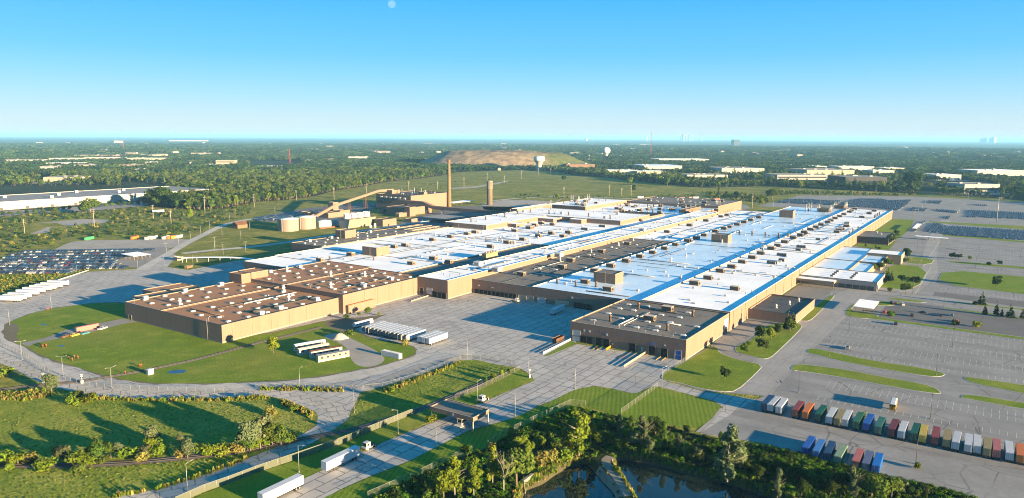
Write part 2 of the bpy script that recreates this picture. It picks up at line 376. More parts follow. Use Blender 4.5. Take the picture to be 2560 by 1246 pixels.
def leafy(name, c1, c2, c3, trans=.25):
    b = newmat(name); oi = b.n('ShaderNodeObjectInfo'); p = b.pos(); n = b.noise(p, .55, 3, .6); n2 = b.noise(p, 3.0, 1)
    c = b.mix(b.ramp(n, [(.35, 0.), (.65, 1.)]), c1, c2); c = b.mix(b.ramp(n2, [(.5, 0.), (.7, .7)]), c, c3)
    v = b.math('ADD', .72, b.math('MULTIPLY', oi.outputs['Random'], .56)); c = b.mix(1.0, c, b.n('ShaderNodeCombineColor', ins={0: v, 1: v, 2: v}).outputs[0], 'MULTIPLY')
    warm = b.n('ShaderNodeHueSaturation', ins={'Color': c, 'Hue': b.math('ADD', .475, b.math('MULTIPLY', b.math('FRACT', b.math('MULTIPLY', oi.outputs['Random'], 7.3)), .045)), 'Saturation': 1.0, 'Value': 1.0}).outputs[0]
    d = b.n('ShaderNodeBsdfDiffuse', ins={'Color': warm}); t = b.n('ShaderNodeBsdfTranslucent', ins={'Color': warm})
    m = b.n('ShaderNodeMixShader', ins={0: trans, 1: d.outputs[0], 2: t.outputs[0]}); b.t.links.new(m.outputs[0], b.n('ShaderNodeOutputMaterial').inputs['Surface']); return M[name]
leafy('leaf_dark', (.014, .031, .010), (.034, .060, .015), (.054, .084, .018)); leafy('leaf_mid', (.035, .070, .014), (.075, .118, .02), (.125, .165, .028))
leafy('leaf_yellow', (.075, .12, .012), (.135, .185, .018), (.21, .25, .026)); leafy('leaf_grey', (.065, .09, .042), (.115, .145, .07), (.17, .20, .10)); leafy('leaf_conifer', (.016, .032, .016), (.035, .058, .026), (.05, .075, .03), .1)
leafy('leaf_dry', (.12, .125, .03), (.22, .20, .05), (.32, .28, .08)); leafy('leaf_vine', (.035, .095, .009), (.075, .16, .013), (.12, .21, .02))
def seethru(name, c, alpha):
    b = newmat(name); d = b.n('ShaderNodeBsdfDiffuse', ins={'Color': tuple(c) + (1,)}); t = b.n('ShaderNodeBsdfTransparent')
    m = b.n('ShaderNodeMixShader', ins={0: alpha, 1: t.outputs[0], 2: d.outputs[0]}); b.t.links.new(m.outputs[0], b.n('ShaderNodeOutputMaterial').inputs['Surface']); return M[name]
seethru('chain_link', (.14, .145, .13), .16); seethru('slatted_link', (.115, .125, .095), .7)
# ------------------------------------------------------------------ camera, sun, sky, air
cam = bpy.data.cameras.new('camera'); co = link(bpy.data.objects.new('camera', cam)); SC.camera = co
co.matrix_world = Matrix(((RGT.x, UPV.x, -FWD.x, 0), (RGT.y, UPV.y, -FWD.y, 0), (RGT.z, UPV.z, -FWD.z, CAMH), (0, 0, 0, 1)))
cam.sensor_width = 36; cam.lens = FOC / 2560 * 36; cam.clip_start = 1; cam.clip_end = 500000
SUN_EL = R_(7.9); SUN_AZ = R_(1.5)
sl = bpy.data.lights.new('sun', 'SUN'); sl.energy = 5.0; sl.angle = R_(.5); sl.color = (1.0, .73, .40)
so = link(bpy.data.objects.new('sun', sl)); so.rotation_euler = (R_(90) - SUN_EL, 0, -SUN_AZ); so.location = (0, -200, 300)
wd = bpy.data.worlds.new('World'); SC.world = wd; wd.use_nodes = True; t = wd.node_tree; t.nodes.clear(); wb = NB(t)
sky = wb.n('ShaderNodeTexSky', sky_type='NISHITA'); sky.sun_disc = False; sky.sun_elevation = SUN_EL; sky.sun_rotation = R_(180) + SUN_AZ
sky.altitude = 200; sky.air_density = 1.0; sky.dust_density = .6; sky.ozone_density = 3.0
EXPO = 2.48; KSKY = .15 * 2 ** EXPO
hs = wb.n('ShaderNodeHueSaturation', ins={'Color': sky.outputs[0], 'Hue': .5, 'Saturation': 1.2, 'Value': .55})
dz = wb.n('ShaderNodeSeparateXYZ', ins={0: wb.n('ShaderNodeTexCoord').outputs['Generated']}).outputs[2]
gr = wb.n('ShaderNodeValToRGB', ins={'Fac': dz}); el = gr.color_ramp.elements
stops = [(0.0, (.74,.86,.92)), (.02, (.64,.84,.95)), (.05, (.43,.77,1.0)), (.077, (.28,.69,1.02)), (.105, (.165,.61,1.03)), (.18, (.065,.49,1.05)), (.30, (.03,.43,.98)), (.5, (.012,.33,.75)), (1.0, (.004,.26,.56))]
while len(el) < len(stops): el.new(.5)
for q, (p_, c_) in zip(el, stops): q.position = p_; q.color = tuple(x / KSKY for x in c_) + (1,)
mx = wb.mix(.94, hs.outputs[0], gr.outputs[0])
bg = wb.n('ShaderNodeBackground', ins={'Color': mx, 'Strength': .15}); t.links.new(bg.outputs[0], wb.n('ShaderNodeOutputWorld').inputs['Surface'])
SC.view_settings.view_transform = 'Standard'; SC.view_settings.look = 'None'; SC.view_settings.gamma = 1; SC.view_settings.exposure = EXPO; SC.view_settings.use_curve_mapping = False
SC.cycles.max_bounces = 6; SC.cycles.diffuse_bounces = 3; SC.cycles.glossy_bounces = 2; SC.cycles.transparent_max_bounces = 16; SC.cycles.volume_bounces = 0; SC.cycles.transmission_bounces = 2
SC.cycles.filter_width = 1.05; SC.cycles.use_denoising = True; SC.cycles.denoising_prefilter = 'ACCURATE'
hz = MB(); hz.box(-48000, 48000, -48000, 48000, -9, 165); ho = hz.build('haze', None)
hm = bpy.data.materials.new('haze_air'); hb = NB(nt(hm)); pv = hb.n('ShaderNodeVolumePrincipled', ins={'Color': (.25, .60, 1.0, 1), 'Density': 4.6e-5, 'Anisotropy': 0.0})
hb.t.links.new(pv.outputs[0], hb.n('ShaderNodeOutputMaterial').inputs['Volume']); ho.data.materials.clear(); ho.data.materials.append(hm); tag(ho, kind='stuff')
# the half moon, far above the air of the ground
MD = 300000; md = (FWD + RGT*((979.5-1280)/FOC) - UPV*((11-623)/FOC)).normalized(); mo = MB(); mr = MD*9.2/FOC
mo.rev([(mr*math.sin(math.pi*i/24)+1e-3, -mr*math.cos(math.pi*i/24)) for i in range(25)], n=32, cap=False)
mn = tag(mo.build('moon', M['moon_rock']), 'pale waxing moon in the blue sky above the tall stack', 'moon'); mn.location = (md.x*MD, md.y*MD, CAMH + md.z*MD)
# ------------------------------------------------------------------ the ground, one sheet near and one far, with the two basins let into it
WL = -2.6
pool_a = chaikin(WP('B3', [(60,1290),(105,1235),(110,1185),(200,1150),(280,1122),(380,1042),(550,952),(650,932),(720,982),(800,1082),(900,1180),(940,1246),(1010,1420),(500,1560),(150,1500)], WL), 2)
pool_b = chaikin(WP('B3', [(935,942),(970,912),(1050,902),(1300,952),(1600,1042),(2000,1132),(2240,1222),(2420,1270),(2600,1420),(1900,1560),(1280,1500),(1110,1246),(1000,1062),(950,992)], WL), 2)
if area(pool_a) < 0: pool_a = pool_a[::-1]
if area(pool_b) < 0: pool_b = pool_b[::-1]
bank_a = offset(pool_a, 1.7); bank_b = offset(pool_b, 1.7)
edge = WP('M1', [(-900,930),(0,848),(480,805),(850,800),(1480,742),(1900,782),(2200,772),(2560,700)]) + WP('M2', [(300,680),(600,640),(780,590),(1100,540),(1300,500),(1600,470),(1850,440),(2000,402),(2560,385)]) + \
  WP('M3', [(230,385),(500,402),(640,440),(900,452),(1200,490),(1500,520),(1900,560)]) + WP('M4', [(0,545),(300,560),(1100,600),(1500,612),(1700,625),(2560,690),(3600,790)])
edge = edge + [(700,-900),(-500,-900),(-700,900)]
V, F = cdt(edge, (bank_a, bank_b)); gm = MB(); gm.add([(p[0],p[1],0) for p in V], F); ground = tag(gm.build('ground', M['meadow']), kind='structure')
midring = [(7500*math.cos(R_(a)), 7500*math.sin(R_(a))) for a in range(0, 360, 10)]
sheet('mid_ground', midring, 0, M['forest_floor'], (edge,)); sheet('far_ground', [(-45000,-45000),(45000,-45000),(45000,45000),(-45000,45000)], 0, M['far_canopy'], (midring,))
for nm, pl, bk in (('a', pool_a, bank_a), ('b', pool_b, bank_b)):
    n = len(pl); m = MB(); m.add([(p[0],p[1],WL-1.2) for p in offset(pl, -2)] + [(p[0],p[1],WL) for p in pl] + [(p[0],p[1],0) for p in bk],
        [(i,(i+1)%n,n+(i+1)%n,n+i) for i in range(n)] + [(n+i,n+(i+1)%n,2*n+(i+1)%n,2*n+i) for i in range(n)])
    damq = WP('B3', [(905,880),(1000,905),(930,930),(915,960),(985,1062),(1110,1250),(1240,1430),(1000,1430),(935,1246),(905,1180),(825,1080),(760,980),(800,920)])
    for i, f in enumerate(m.f):
        c = [sum(m.v[k][q] for k in f)/len(f) for q in (0, 1)]
        if pip(c[0], c[1], damq): m.m[i] = 1
    tag(m.build('pond_bank', [M['bank_mud'], M['dam_gravel']]), kind='structure'); sheet('pond_water', offset(pl, .4), WL, M['pond_water'])
# ------------------------------------------------------------------ concrete yard and the loop road round the lawn
yard = WP('F', [(-120,735),(0,748),(136,700),(224,680),(347,673),(426,632),(444,641),(418,668),(470,676),(560,658),(590,652),(640,652),(640,700),(900,640),(1020,690),(1130,640),(1420,700),(1560,730),(1560,760),(1440,800),(1440,860),(1725,905),(1690,912),
  (1655,936),(1650,946),(1669,956),(1696,962),(1752,978),(1820,988),(1905,1002),(1900,1060),(1840,1100),(1750,1084),(1805,1030),(1808,1019),(1785,1003),(1710,983),(1649,967),(1627,967),(1588,985),(1530,972),(1480,964),(1435,972),(1391,994),(1347,1014),(1280,1050),
  (1268,1050),(1168,1078),(1098,1114),(1029,1150),(918,1194),(845,1225),(700,1290),(540,1290),(654,1250),(695,1230),(759,1200),(904,1130),(993,1092),(1056,1067),(1195,1011),(1280,975),(1335,953),(1330,940),(1302,922),(1280,917),(1154,900),(956,967),
  (916,978),(901,980),(890,1005),(876,1030),(851,1058),(818,1083),(795,1094),(751,1122),(695,1144),(640,1166),(555,1203),(472,1230),(416,1250),(200,1330),(100,1310),(277,1246),(389,1225),(472,1203),(583,1164),(640,1141),(668,1128),(723,1103),(770,1083),(790,1067),(795,1044),(790,1030),(745,1011),(695,993),
  (640,989),(555,996),(425,997),(333,997),(236,989),(150,968),(111,957),(0,908),(-140,850)])
sheet('yard', yard, .03, M['yard_concrete'])
# the worn ring road, the new loop road and the gate road lie on the yard as their own slabs
loop = WP('F', [(-60,795),(5,800),(7,846),(40,885),(110,922),(190,950),(250,966),(330,973),(444,975),(560,972),(640,968),(779,958),(890,938),(967,922),(1060,896),(1180,878)])
strip('loop_road', loop, 11.0, .05, M['road_concrete'])
ring = WP('F', [(-80,862),(0,888),(110,944),(150,960),(236,978),(333,987),(425,988),(555,985),(640,982),(700,984),(780,1001),(838,1020),(850,1036),(842,1050),(800,1078),(750,1108),(695,1132),(640,1154),(555,1188),(440,1228),(350,1256),(150,1320)])
strip('old_road', ring, 8.6, .055, M['old_concrete'])
gate = [(128,175.5),(160,175.2),(207,172),(232,166.5),(262,160),(290,154),(330,150)]
strip('gate_road', gate, 15.5, .05, M['gate_concrete'], smooth=1)
strip('gravel_verge', WP('F', [(918,968),(1000,935),(1080,912),(1165,890)]), 5.0, .05, M['gravel'])
# ------------------------------------------------------------------ left lot, gravel stand, service roads
carlot = WP('F', [(-60,684),(0,684),(190,680),(250,664),(347,670),(425,625),(420,618),(74,626),(0,652),(-60,662)]); sheet('car_lot', carlot, .04, M['worn_asphalt'])
sheet('gravel_stand', WP('T1', [(480,172),(560,130),(690,78),(1200,75),(1790,62),(1720,110),(1570,150),(1400,150),(900,165)]), .035, M['gravel'], smooth=1)
strip('service_road', WP('F', [(350,676),(386,655),(426,632),(470,606),(512,586),(534,574),(575,557),(640,546),(720,536)]), 9.0, .045, M['road_concrete'])
strip('plant_road', WP('F', [(455,634),(540,625),(640,617),(720,606),(800,592),(960,570),(1060,552),(1120,548)]), 10.0, .05, M['road_concrete'])
sheet('dirt_clearing', WP('M1', [(330,915),(620,890),(850,870),(1080,880),(1090,900),(900,930),(660,945),(560,905)]), .02, M['gravel'], smooth=2)
sheet('dirt_track', WP('M1', [(280,1025),(400,985),(470,950),(520,955),(470,990),(560,1000),(400,1015)]), .02, M['gravel'], smooth=2)
sheet('coal_yard', WP('M2', [(450,770),(700,745),(1200,700),(1220,770),(900,860),(430,905),(0,900),(0,850)]), .02, M['dark_asphalt'], smooth=1)
sheet('plant_pad', WP('P', [(860,640),(1500,470),(2260,480),(2500,500),(2300,640),(1340,830),(1000,830),(560,760),(700,700)]), .03, M['dark_asphalt'])
sheet('back_yard', WP('c', [(-300,250),(180,160),(700,170),(1240,190),(1300,160),(1330,130),(900,300),(-200,420)]), .03, M['gravel'])
sheet('dirt_strip', WP('M2', [(1940,560),(2200,545),(2400,510),(2530,485),(2530,495),(2400,525),(2200,560),(1940,572)]), .02, M['gravel'])
strip('far_track', WP('M3', [(-200,690),(100,660),(560,640),(800,655),(1250,668),(1500,680)]), 9, .03, M['road_concrete'])
sheet('back_apron', WP('d', [(380,150),(700,100),(1560,130),(2200,150),(2600,260),(2700,330),(2400,400),(2100,280)]), .03, M['worn_asphalt'])
# ------------------------------------------------------------------ right-hand lots, one paved sheet down to the wood
lot = WP('F', [(1700,905),(1790,861),(1862,800),(1900,770),(1955,742),(2005,712),(2040,680),(2080,640),(2140,615),(2180,580),(2232,545),(2020,522),(1890,516),(1960,500),(2000,489),(2170,490),(2295,492),(2560,506),(2900,528),(3000,700),(3100,1200),(2760,1345),(2434,1246),(2336,1219),(2198,1189),(2031,1144),(1918,1111),(1807,1092),(1750,1084),(1870,1010),(1910,990),(1760,978),(1650,945)])
sheet('parking_lot', lot, .04, M['lot_asphalt'])
strip('main_road', [(318,86.5),(374,87),(462,85.5),(565,83),(600,78)], 20, .06, M['road_asphalt'], smooth=0)
strip('cross_road', [(590,83),(588,60),(590,20),(575,-60),(560,-200)], 13, .062, M['road_asphalt'], smooth=1)
strip('park_road', [(592,52),(640,47),(700,44),(740,46),(800,52),(950,58),(1190,60)], 12, .064, M['road_asphalt'], smooth=1)
sheet('visitor_lot', [(505,58),(565,58),(556,-90),(500,-90)], .058, M['dark_asphalt'])
sheet('north_lot', [(655,36),(678,36),(660,-190),(640,-190)], .058, M['dark_asphalt'])
sheet('gate_lot', [(600,34),(616,34),(612,-190),(575,-190)], .058, M['dark_asphalt'])
sheet('wall_drive', WP('T4', [(-180,930),(-60,900),(0,820),(-60,790),(0,760),(260,820),(330,855),(0,850),(-40,900),(-80,1010),(-100,1130)])[:0] or WP('T3', [(1790,1040),(2165,795),(2345,800),(2420,790),(2345,870),(2210,900),(2030,1050),(2000,1075),(2050,1130),(2130,1165),(1990,1130),(1895,1075)]), .06, M['worn_asphalt'], smooth=1)
sheet('guard_yard', [(512,123.5),(584,123.5),(584,98),(512,98)], .06, M['concrete'])
# ------------------------------------------------------------------ lawns and beds
big_lawn = WP('F', [(131,771),(177,766),(230,758),(330,757),(336,795),(551,862),(846,795),(868,806),(913,848),(1026,862),(1041,877),(1033,890),(960,912),(890,925),(779,945),(640,956),(444,961),(333,954),(250,937),(194,918),(109,893),(62,866),(18,850),(8,832),(18,809),(68,787)])
_rj = random.Random(4); sheet('lawn_edge', [(x+_rj.uniform(-.9,.9), y+_rj.uniform(-.9,.9)) for x, y in chaikin(offset(chaikin(big_lawn,1), 1.1), 1)], .06, M['dirt'])
sheet('lawn', [(x+_rj.uniform(-.35,.35), y+_rj.uniform(-.35,.35)) for x, y in chaikin(chaikin(big_lawn, 1), 1)], .07, M['lawn'])
sheet('lawn_path', WP('T1', [(930,835),(1130,795),(1260,825),(1100,850),(900,905),(750,935),(460,995),(340,1015),(255,1052),(190,1020),(300,1000),(430,968),(600,900)]), .09, M['worn_asphalt'])
sheet('gravel_pad', WP('T2', [(600,960),(700,930),(800,930),(880,985),(1060,1065),(1170,1140),(1180,1185),(1090,1235),(950,1240),(870,1180),(840,1060),(720,1000)]), .09, M['gravel'], smooth=2)
sheet('dirt_corner', WP('T1', [(30,900),(60,850),(150,830),(180,900),(140,960),(190,1000),(100,1010),(40,980)]), .085, M['dirt'], smooth=2)
sheet('bare_ground', WP('N', [(850,240),(1000,150),(1300,130),(1650,110),(2100,60),(2150,40),(1500,330),(1480,420),(1250,400),(1000,330)]), .085, M['dirt'], smooth=2)
kerbed('lawn', WP('F', [(1657,938),(1680,922),(1719,902),(1785,864),(1793,870),(1798,883),(1826,894),(1861,904),(1908,913),(1885,938),(1841,978),(1807,980),(1752,972),(1696,957),(1669,952),(1653,946)]), M['lawn'], 1)
kerbed('lawn', WP('F', [(1836,873),(1850,862),(1880,850),(1900,828),(1925,811),(1985,806),(2006,813),(1998,827),(1946,877),(1924,896),(1905,898),(1866,887),(1845,883)]), M['lawn'], 1)
kerbed('lawn', WP('F', [(2001,798),(2032,772),(2040,765),(2077,738),(2088,739),(2057,771),(2032,797),(2015,805)]), M['lawn'], 1)
kerbed('lawn_bed', [(500,60),(496,68),(500,77.5),(545,77.5),(560,60),(561,50),(556,50),(541,59.5),(541,76),(513.5,76),(513.5,58.5),(505,58.5),(503,30),(497,-80),(492,-80),(497,30)], M['lawn'], 1)
for pts in ([(570,60),(576,58),(576,38),(571,36),(568,48)], [(558,24),(562,26),(556,-40),(548,-95),(543,-95),(552,-40)], [(582,20),(586,22),(588,-40),(586,-95),(580,-95),(583,-40)]): kerbed('lawn_bed', pts, M['lawn'], 1)
kerbed('lawn', WP('T4', [(1610,345),(2345,412),(2700,445),(2700,612),(2345,572),(1545,475)]), M['lawn_striped'], 1)
kerbed('lawn', WP('T4', [(1650,265),(2345,322),(2700,352),(2700,372),(2345,342),(1655,282)]), M['lawn'], 1)
kerbed('lawn', WP('T4', [(1105,290),(1478,326),(1358,540),(1065,515),(1000,500),(1040,430)]), M['lawn_striped'], 1)
kerbed('lawn', WP('T4', [(1240,222),(1525,247),(1487,304),(1240,282)]), M['lawn'], 1)
sheet('lawn', WP('g', [(1395,912),(1490,862),(2060,890),(2250,820),(2090,1000),(1690,985)]), .09, M['lawn'])
sheet('lawn', WP('g', [(1790,640),(2175,378),(2600,402),(2500,600),(2310,760),(2210,790),(2250,680)]), .09, M['lawn_striped'])
for nm, pts in (('T4', [(1600,35),(2345,100),(2700,130),(2700,118),(2345,84),(1600,22)]), ('M4', [(1600,893),(1700,900),(2560,943),(3000,970),(3000,1010),(2560,978),(1640,908)])): sheet('grass_strip', WP(nm, pts), .08, M['lawn'])
for t, pts in (('B4', [(205,78),(240,47),(300,40),(700,90),(1000,150),(1400,220),(1500,255),(1550,290),(1545,308),(1300,275),(900,200),(600,145),(270,97),(230,100)]),
   ('F', [(2016,879),(2024,872),(2043,873),(2111,888),(2198,905.5),(2309,921),(2364,935),(2353,942),(2323,942),(2198,922),(2100,903),(2045,888),(2024,884)]),
   ('B4', [(1770,160),(1800,155),(2305,230),(2700,290),(2700,365),(2305,305),(1850,212),(1785,182)]), ('B4', [(1735,340),(1770,316),(1900,325),(2305,390),(2700,450),(2700,505),(2305,445),(1800,352)])): kerbed('lawn_bed', WP(t, pts), M['lawn'], 1)
sheet('lawn', WP('F', [(1437,974),(1480,966),(1530,974),(1588,987),(1627,969),(1649,969),(1708,985),(1783,1005),(1804,1019),(1800,1030),(1770,1058),(1735,1075),(1660,1058),(1557,1041),(1463,1017),(1440,1011),(1360,1042),(1280,1078),(1223,1116),(1140,1144),(1030,1195),(930,1240),(800,1290),(720,1290),(845,1228),(918,1197),(1029,1153),(1098,1117),(1168,1081),(1268,1053),(1347,1017),(1391,997)]), .06, M['lawn_striped'], smooth=1)
sheet('gravel_edge', WP('B3', [(1650,655),(1700,652),(1890,470),(1900,432),(1870,440),(1800,530),(1700,610)]), .075, M['gravel'])
sheet('lawn', WP('F', [(1335,951),(1280,972),(1195,1008),(1130,1036),(1060,1060),(993,1089),(904,1127),(759,1197),(695,1227),(560,1290),(400,1290),(511,1234),(640,1184),(840,1120),(1023,1040),(1045,1036),(1120,1004),(1200,972),(1290,925),(1325,938)]), .06, M['lawn'])
sheet('field', WP('F', [(957,975),(1030,948),(1151,902),(1190,900),(1275,920),(1290,925),(1195,966),(1110,1002),(1029,1035),(873,1082),(830,1090),(862,1056),(884,1030),(898,1004),(908,984)]), .05, M['rough_grass'])
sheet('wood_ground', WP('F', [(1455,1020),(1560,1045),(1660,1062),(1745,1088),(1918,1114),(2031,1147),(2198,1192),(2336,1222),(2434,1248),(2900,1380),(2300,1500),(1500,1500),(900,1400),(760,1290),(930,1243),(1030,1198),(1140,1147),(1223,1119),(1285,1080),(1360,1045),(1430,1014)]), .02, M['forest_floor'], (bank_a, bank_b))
sheet('pond_dam', WP('B3', [(880,850),(960,890),(935,915),(915,945),(930,990),(985,1062),(1095,1250),(1200,1420),(1030,1420),(960,1246),(915,1170),(815,1070),(735,970),(670,915),(760,880)]), .05, M['gravel'], (), 1) if False else None
dmid = [W('B3', 885, 870)] + [tuple((Vector(W('B3', *p_, WL))+Vector(W('B3', *q_, WL)))/2) for p_, q_ in (((720,982),(940,960)),((800,1082),(990,1045)),((900,1180),(1050,1150)),((940,1246),(1090,1212)))]
dmid.append((dmid[-1][0]*2-dmid[-2][0], dmid[-1][1]*2-dmid[-2][1])); strip('dam_path', dmid, 3.2, .03, M['dam_gravel'], smooth=1)
sheet('rough_field', WP('F', [(-60,985),(60,975),(150,972),(230,992),(330,1001),(430,999),(560,999),(640,993),(693,997),(742,1013),(787,1033),(792,1050),(764,1080),(722,1100),(640,1114),(470,1138),(190,1158),(-60,1162)]), .04, M['rough_grass'], smooth=1)
sheet('rough_field', WP('F', [(-60,1174),(190,1172),(330,1166),(480,1152),(640,1130),(690,1120),(640,1137),(570,1163),(470,1199),(380,1223),(270,1243),(180,1262),(-80,1310)]), .04, M['rough_grass'])
sheet('warehouse_apron', WP('M1', [(-300,800),(0,790),(480,775),(1480,690),(1480,738),(850,795),(480,803),(0,846),(-300,870)]), .03, M['worn_asphalt'])
# ------------------------------------------------------------------ rails
def railway(line, w=3.6, n=2):
    line = chaikin(line, n, False); strip('rail_bed', line, w, .10, M['ballast'], smooth=0)
    for o in (-.72, .72):
        m = MB()
        for i in range(len(line)-1):
            a = Vector(line[i]); b = Vector(line[i+1]); d = (b-a).normalized(); nn = Vector((-d.y, d.x))*o
            m.bar((a.x+nn.x, a.y+nn.y, .22), (b.x+nn.x, b.y+nn.y, .22), .09, .2)
        tag(m.build('rail', M['rail_steel']), kind='structure')
railway(WP('F', [(-80,985),(0,975),(70,966),(111,963),(195,955),(316,936),(398,920),(500,898),(640,859),(720,840),(804,819)]))
railway(WP('F', [(-60,1168),(8,1165),(194,1164),(330,1158),(472,1144),(583,1133),(640,1122),(720,1105),(800,1090),(873,1078),(1029,1033),(1112,1000),(1195,964),(1251,936)]), 4.2)
# puddles
for t, pts in (('B1', [(1500,110),(1560,95),(1640,90),(1690,100),(1640,125),(1520,125)]), ('T1', [(360,855),(400,843),(440,845),(400,860)]), ('B1', [(1950,300),(2050,295),(2130,305),(2060,330),(1990,320)]), ('N', [(1090,590),(1180,585),(1190,605),(1110,612)]), ('T1', [(515,1050),(560,1038),(600,1042),(560,1056)])):
    sheet('puddle', WP(t, pts), .105, M['puddle'], smooth=2)
# ------------------------------------------------------------------ the factory
def WX(t, px, py, x):      # survey picture -> (y, z) on the plane x
    o = TILE[t]; a = o[0]+px/o[2]; b = o[1]+py/o[2]; d = FWD + RGT*((a-1280)/FOC) - UPV*((b-623)/FOC); k = x/d.x
    return (d.y*k, CAMH+d.z*k)
def WY(t, px, py, y):
    o = TILE[t]; a = o[0]+px/o[2]; b = o[1]+py/o[2]; d = FWD + RGT*((a-1280)/FOC) - UPV*((b-623)/FOC); k = y/d.y
    return (d.x*k, CAMH+d.z*k)
def ring(m, x0, x1, y0, y1, z0, z1, w, mt=0, zin=None):
    zin = z0 if zin is None else zin
    o = [(x0,y0),(x1,y0),(x1,y1),(x0,y1)]; q = [(x0+w,y0+w),(x1-w,y0+w),(x1-w,y1-w),(x0+w,y1-w)]
    vs = [(p[0],p[1],z0) for p in o] + [(p[0],p[1],z1) for p in o] + [(p[0],p[1],z1) for p in q] + [(p[0],p[1],zin) for p in q]
    fs = []
    for i in range(4):
        j = (i+1) % 4; fs += [(i,j,4+j,4+i), (4+i,4+j,8+j,8+i), (8+i,8+j,12+j,12+i)]
    m.add(vs, fs, mt); return m
def hall(th, x0, x1, y0, y1, h, roof='roof_white', wall='wall_tan', cop='coping_light', par=.45, z0=0, joints=None, base=True, rname='roof'):
    m = MB(); ring(m, x0, x1, y0, y1, z0, h+par, .35, 0, h-.3); m.build('wall', M[wall], th, True)
    m = MB(); m.box(x0+.36, x1-.36, y0+.36, y1-.36, h-.3, h); m.build(rname, M[roof], th, True)
    m = MB(); ring(m, x0-.06, x1+.06, y0-.06, y1+.06, h+par+.005, h+par+.13, .5, 0); m.build('coping', M[cop], th, True)
    if base and z0 == 0:
        m = MB(); ring(m, x0-.05, x1+.05, y0-.05, y1+.05, 0, .9, .04, 0); m.build('plinth', M['concrete'], th, True)
    if joints:
        for (a, b) in joints:      # ('x', value) or ('y', value)
            m = MB()
            if a == 'x': m.box(b-.25, b+.25, y0+.4, y1-.4, h-.01, h+.28)
            else: m.box(x0+.4, x1-.4, b-.25, b+.25, h-.01, h+.28)
            m.build('expansion_joint', M['seam_dark'], th, True)
    return th
def inst(me, name, parent, x, y, z, rz=0, sc=(1,1,1)):
    o = bpy.data.objects.new(name, me); link(o, parent); l = parent.location
    o.location = (x-l.x, y-l.y, z-l.z); o.rotation_euler = (0,0,rz); o.scale = sc; return o
# roof equipment, one mesh of each kind
def _unit():
    m = MB(); m.box(0, 5, 0, 5.6, .0, .35, 2); m.box(.05, 4.95, .05, 5.55, .35, 2.7, 0); m.box(-.12, 5.12, -.12, 5.72, 2.7, 2.85, 1)
    for i in range(5): m.box(-.02+.0, .05, .4+i*1.02, 1.3+i*1.02, .7, 2.35, 3)
    m.box(1.2, 3.0, -.55, .05, .9, 1.9, 0); m.box(1.3, 2.9, -.57, -.55, 1.0, 1.8, 2); return m.mesh('rooftop_unit', [M['unit_brown'], M['unit_lid'], M['unit_dark'], M['seam_dark']])
ME_UNIT = _unit()
def _unit2():
    m = MB(); m.box(0, 2.6, 0, 8.5, 0, .3, 1); m.box(.05, 2.55, .05, 8.45, .3, 2.4, 0)
    for i in range(6): m.box(-.03, .05, .3+i*1.38, 1.4+i*1.38, .6, 2.1, 1)
    for i in range(3): m.rev([(.6,2.4),(.6,2.75),(.5,2.75)], 1.3, 1.6+i*2.6, 10, 1)
    return m.mesh('cooling_unit', [M['unit_grey'], M['unit_dark']])
ME_COOL = _unit2()
def _sky():
    m = MB(); m.box(-1.5, 1.5, -1.0, 1.0, 0, .35, 1); m.frus(-1.55, 1.55, -1.05, 1.05, .35, .8, .55, .4, 0); return m.mesh('skylight', [M['white_paint'], M['unit_grey']])
ME_SKY = _sky()
def _vent():
    m = MB(); m.box(-.7, .7, -.7, .7, 0, .6, 1); m.frus(-1.05, 1.05, -1.05, 1.05, .6, 1.15, .35, .35, 0); return m.mesh('roof_vent', [M['white_paint'], M['unit_grey']])
ME_VENT = _vent()
def _fan():
    m = MB(); m.box(-1.0, 1.0, -1.0, 1.0, 0, .6, 0); m.rev([(.75,.6),(.75,1.9),(1.15,2.0),(1.15,2.4),(.7,2.7),(.6,3.4),(.9,3.5),(.9,3.7)], n=10, m=0); return m.mesh('exhaust_fan', [M['white_paint']])
ME_FAN = _fan()
def _stub():
    m = MB(); m.box(-.7, .7, -.7, .7, 0, .3, 1); m.rev([(.55,.3),(.55,2.6),(.75,2.6),(.75,3.1),(.3,3.3)], n=9, m=0); return m.mesh('exhaust_stack', [M['unit_brown'], M['unit_dark']])
ME_STUB = _stub()
def _pipe():
    m = MB(); m.rev([(.14,0),(.14,1.1),(.28,1.1),(.28,1.3)], n=6, m=0); return m.mesh('vent_pipe', [M['seam_dark']])
ME_PIPE = _pipe()
def _air():
    m = MB(); m.box(0, 3.6, 0, 3.2, 0, .4, 1); m.box(.1, 3.5, .1, 3.1, .4, 2.5, 0); m.frus(-.2, 3.8, -.2, 3.4, 2.5, 2.9, .4, .4, 0); m.box(-.03, .1, .4, 2.8, .8, 2.1, 1); return m.mesh('air_handler', [M['white_paint'], M['unit_grey']])
ME_AIR = _air()
def _tall():
    m = MB(); m.rev([(.6,0),(.6,.5),(.42,.5),(.42,7.5),(.55,7.6),(.55,7.9)], n=9, m=0); return m.mesh('tall_stack', [M['galv']])
ME_TALL = _tall()
def _mast():
    m = MB(); m.rev([(.12,0),(.07,3.0)], n=6); m.bar((0,-1.1,3.0),(0,1.1,3.0),.12,.12)
    for y in (-1.0,-.35,.35,1.0): m.box(-.25,.1,y-.2,y+.2,2.8,3.25)
    return m.mesh('floodlight', [M['galv']])
ME_MAST = _mast()
RU = random.Random(11)
def put(th, me, t, pts, z, rz=0, sc=None):
    for p in pts:
        x, y = W(t, p[0], p[1], z); s = sc or 1; s = s*RU.uniform(.93, 1.07) if me is ME_UNIT else s
        inst(me, me.name, th, x, y, z, rz, (s*.82, s*1.1, s*1.06) if me is ME_UNIT else (s, s, s))
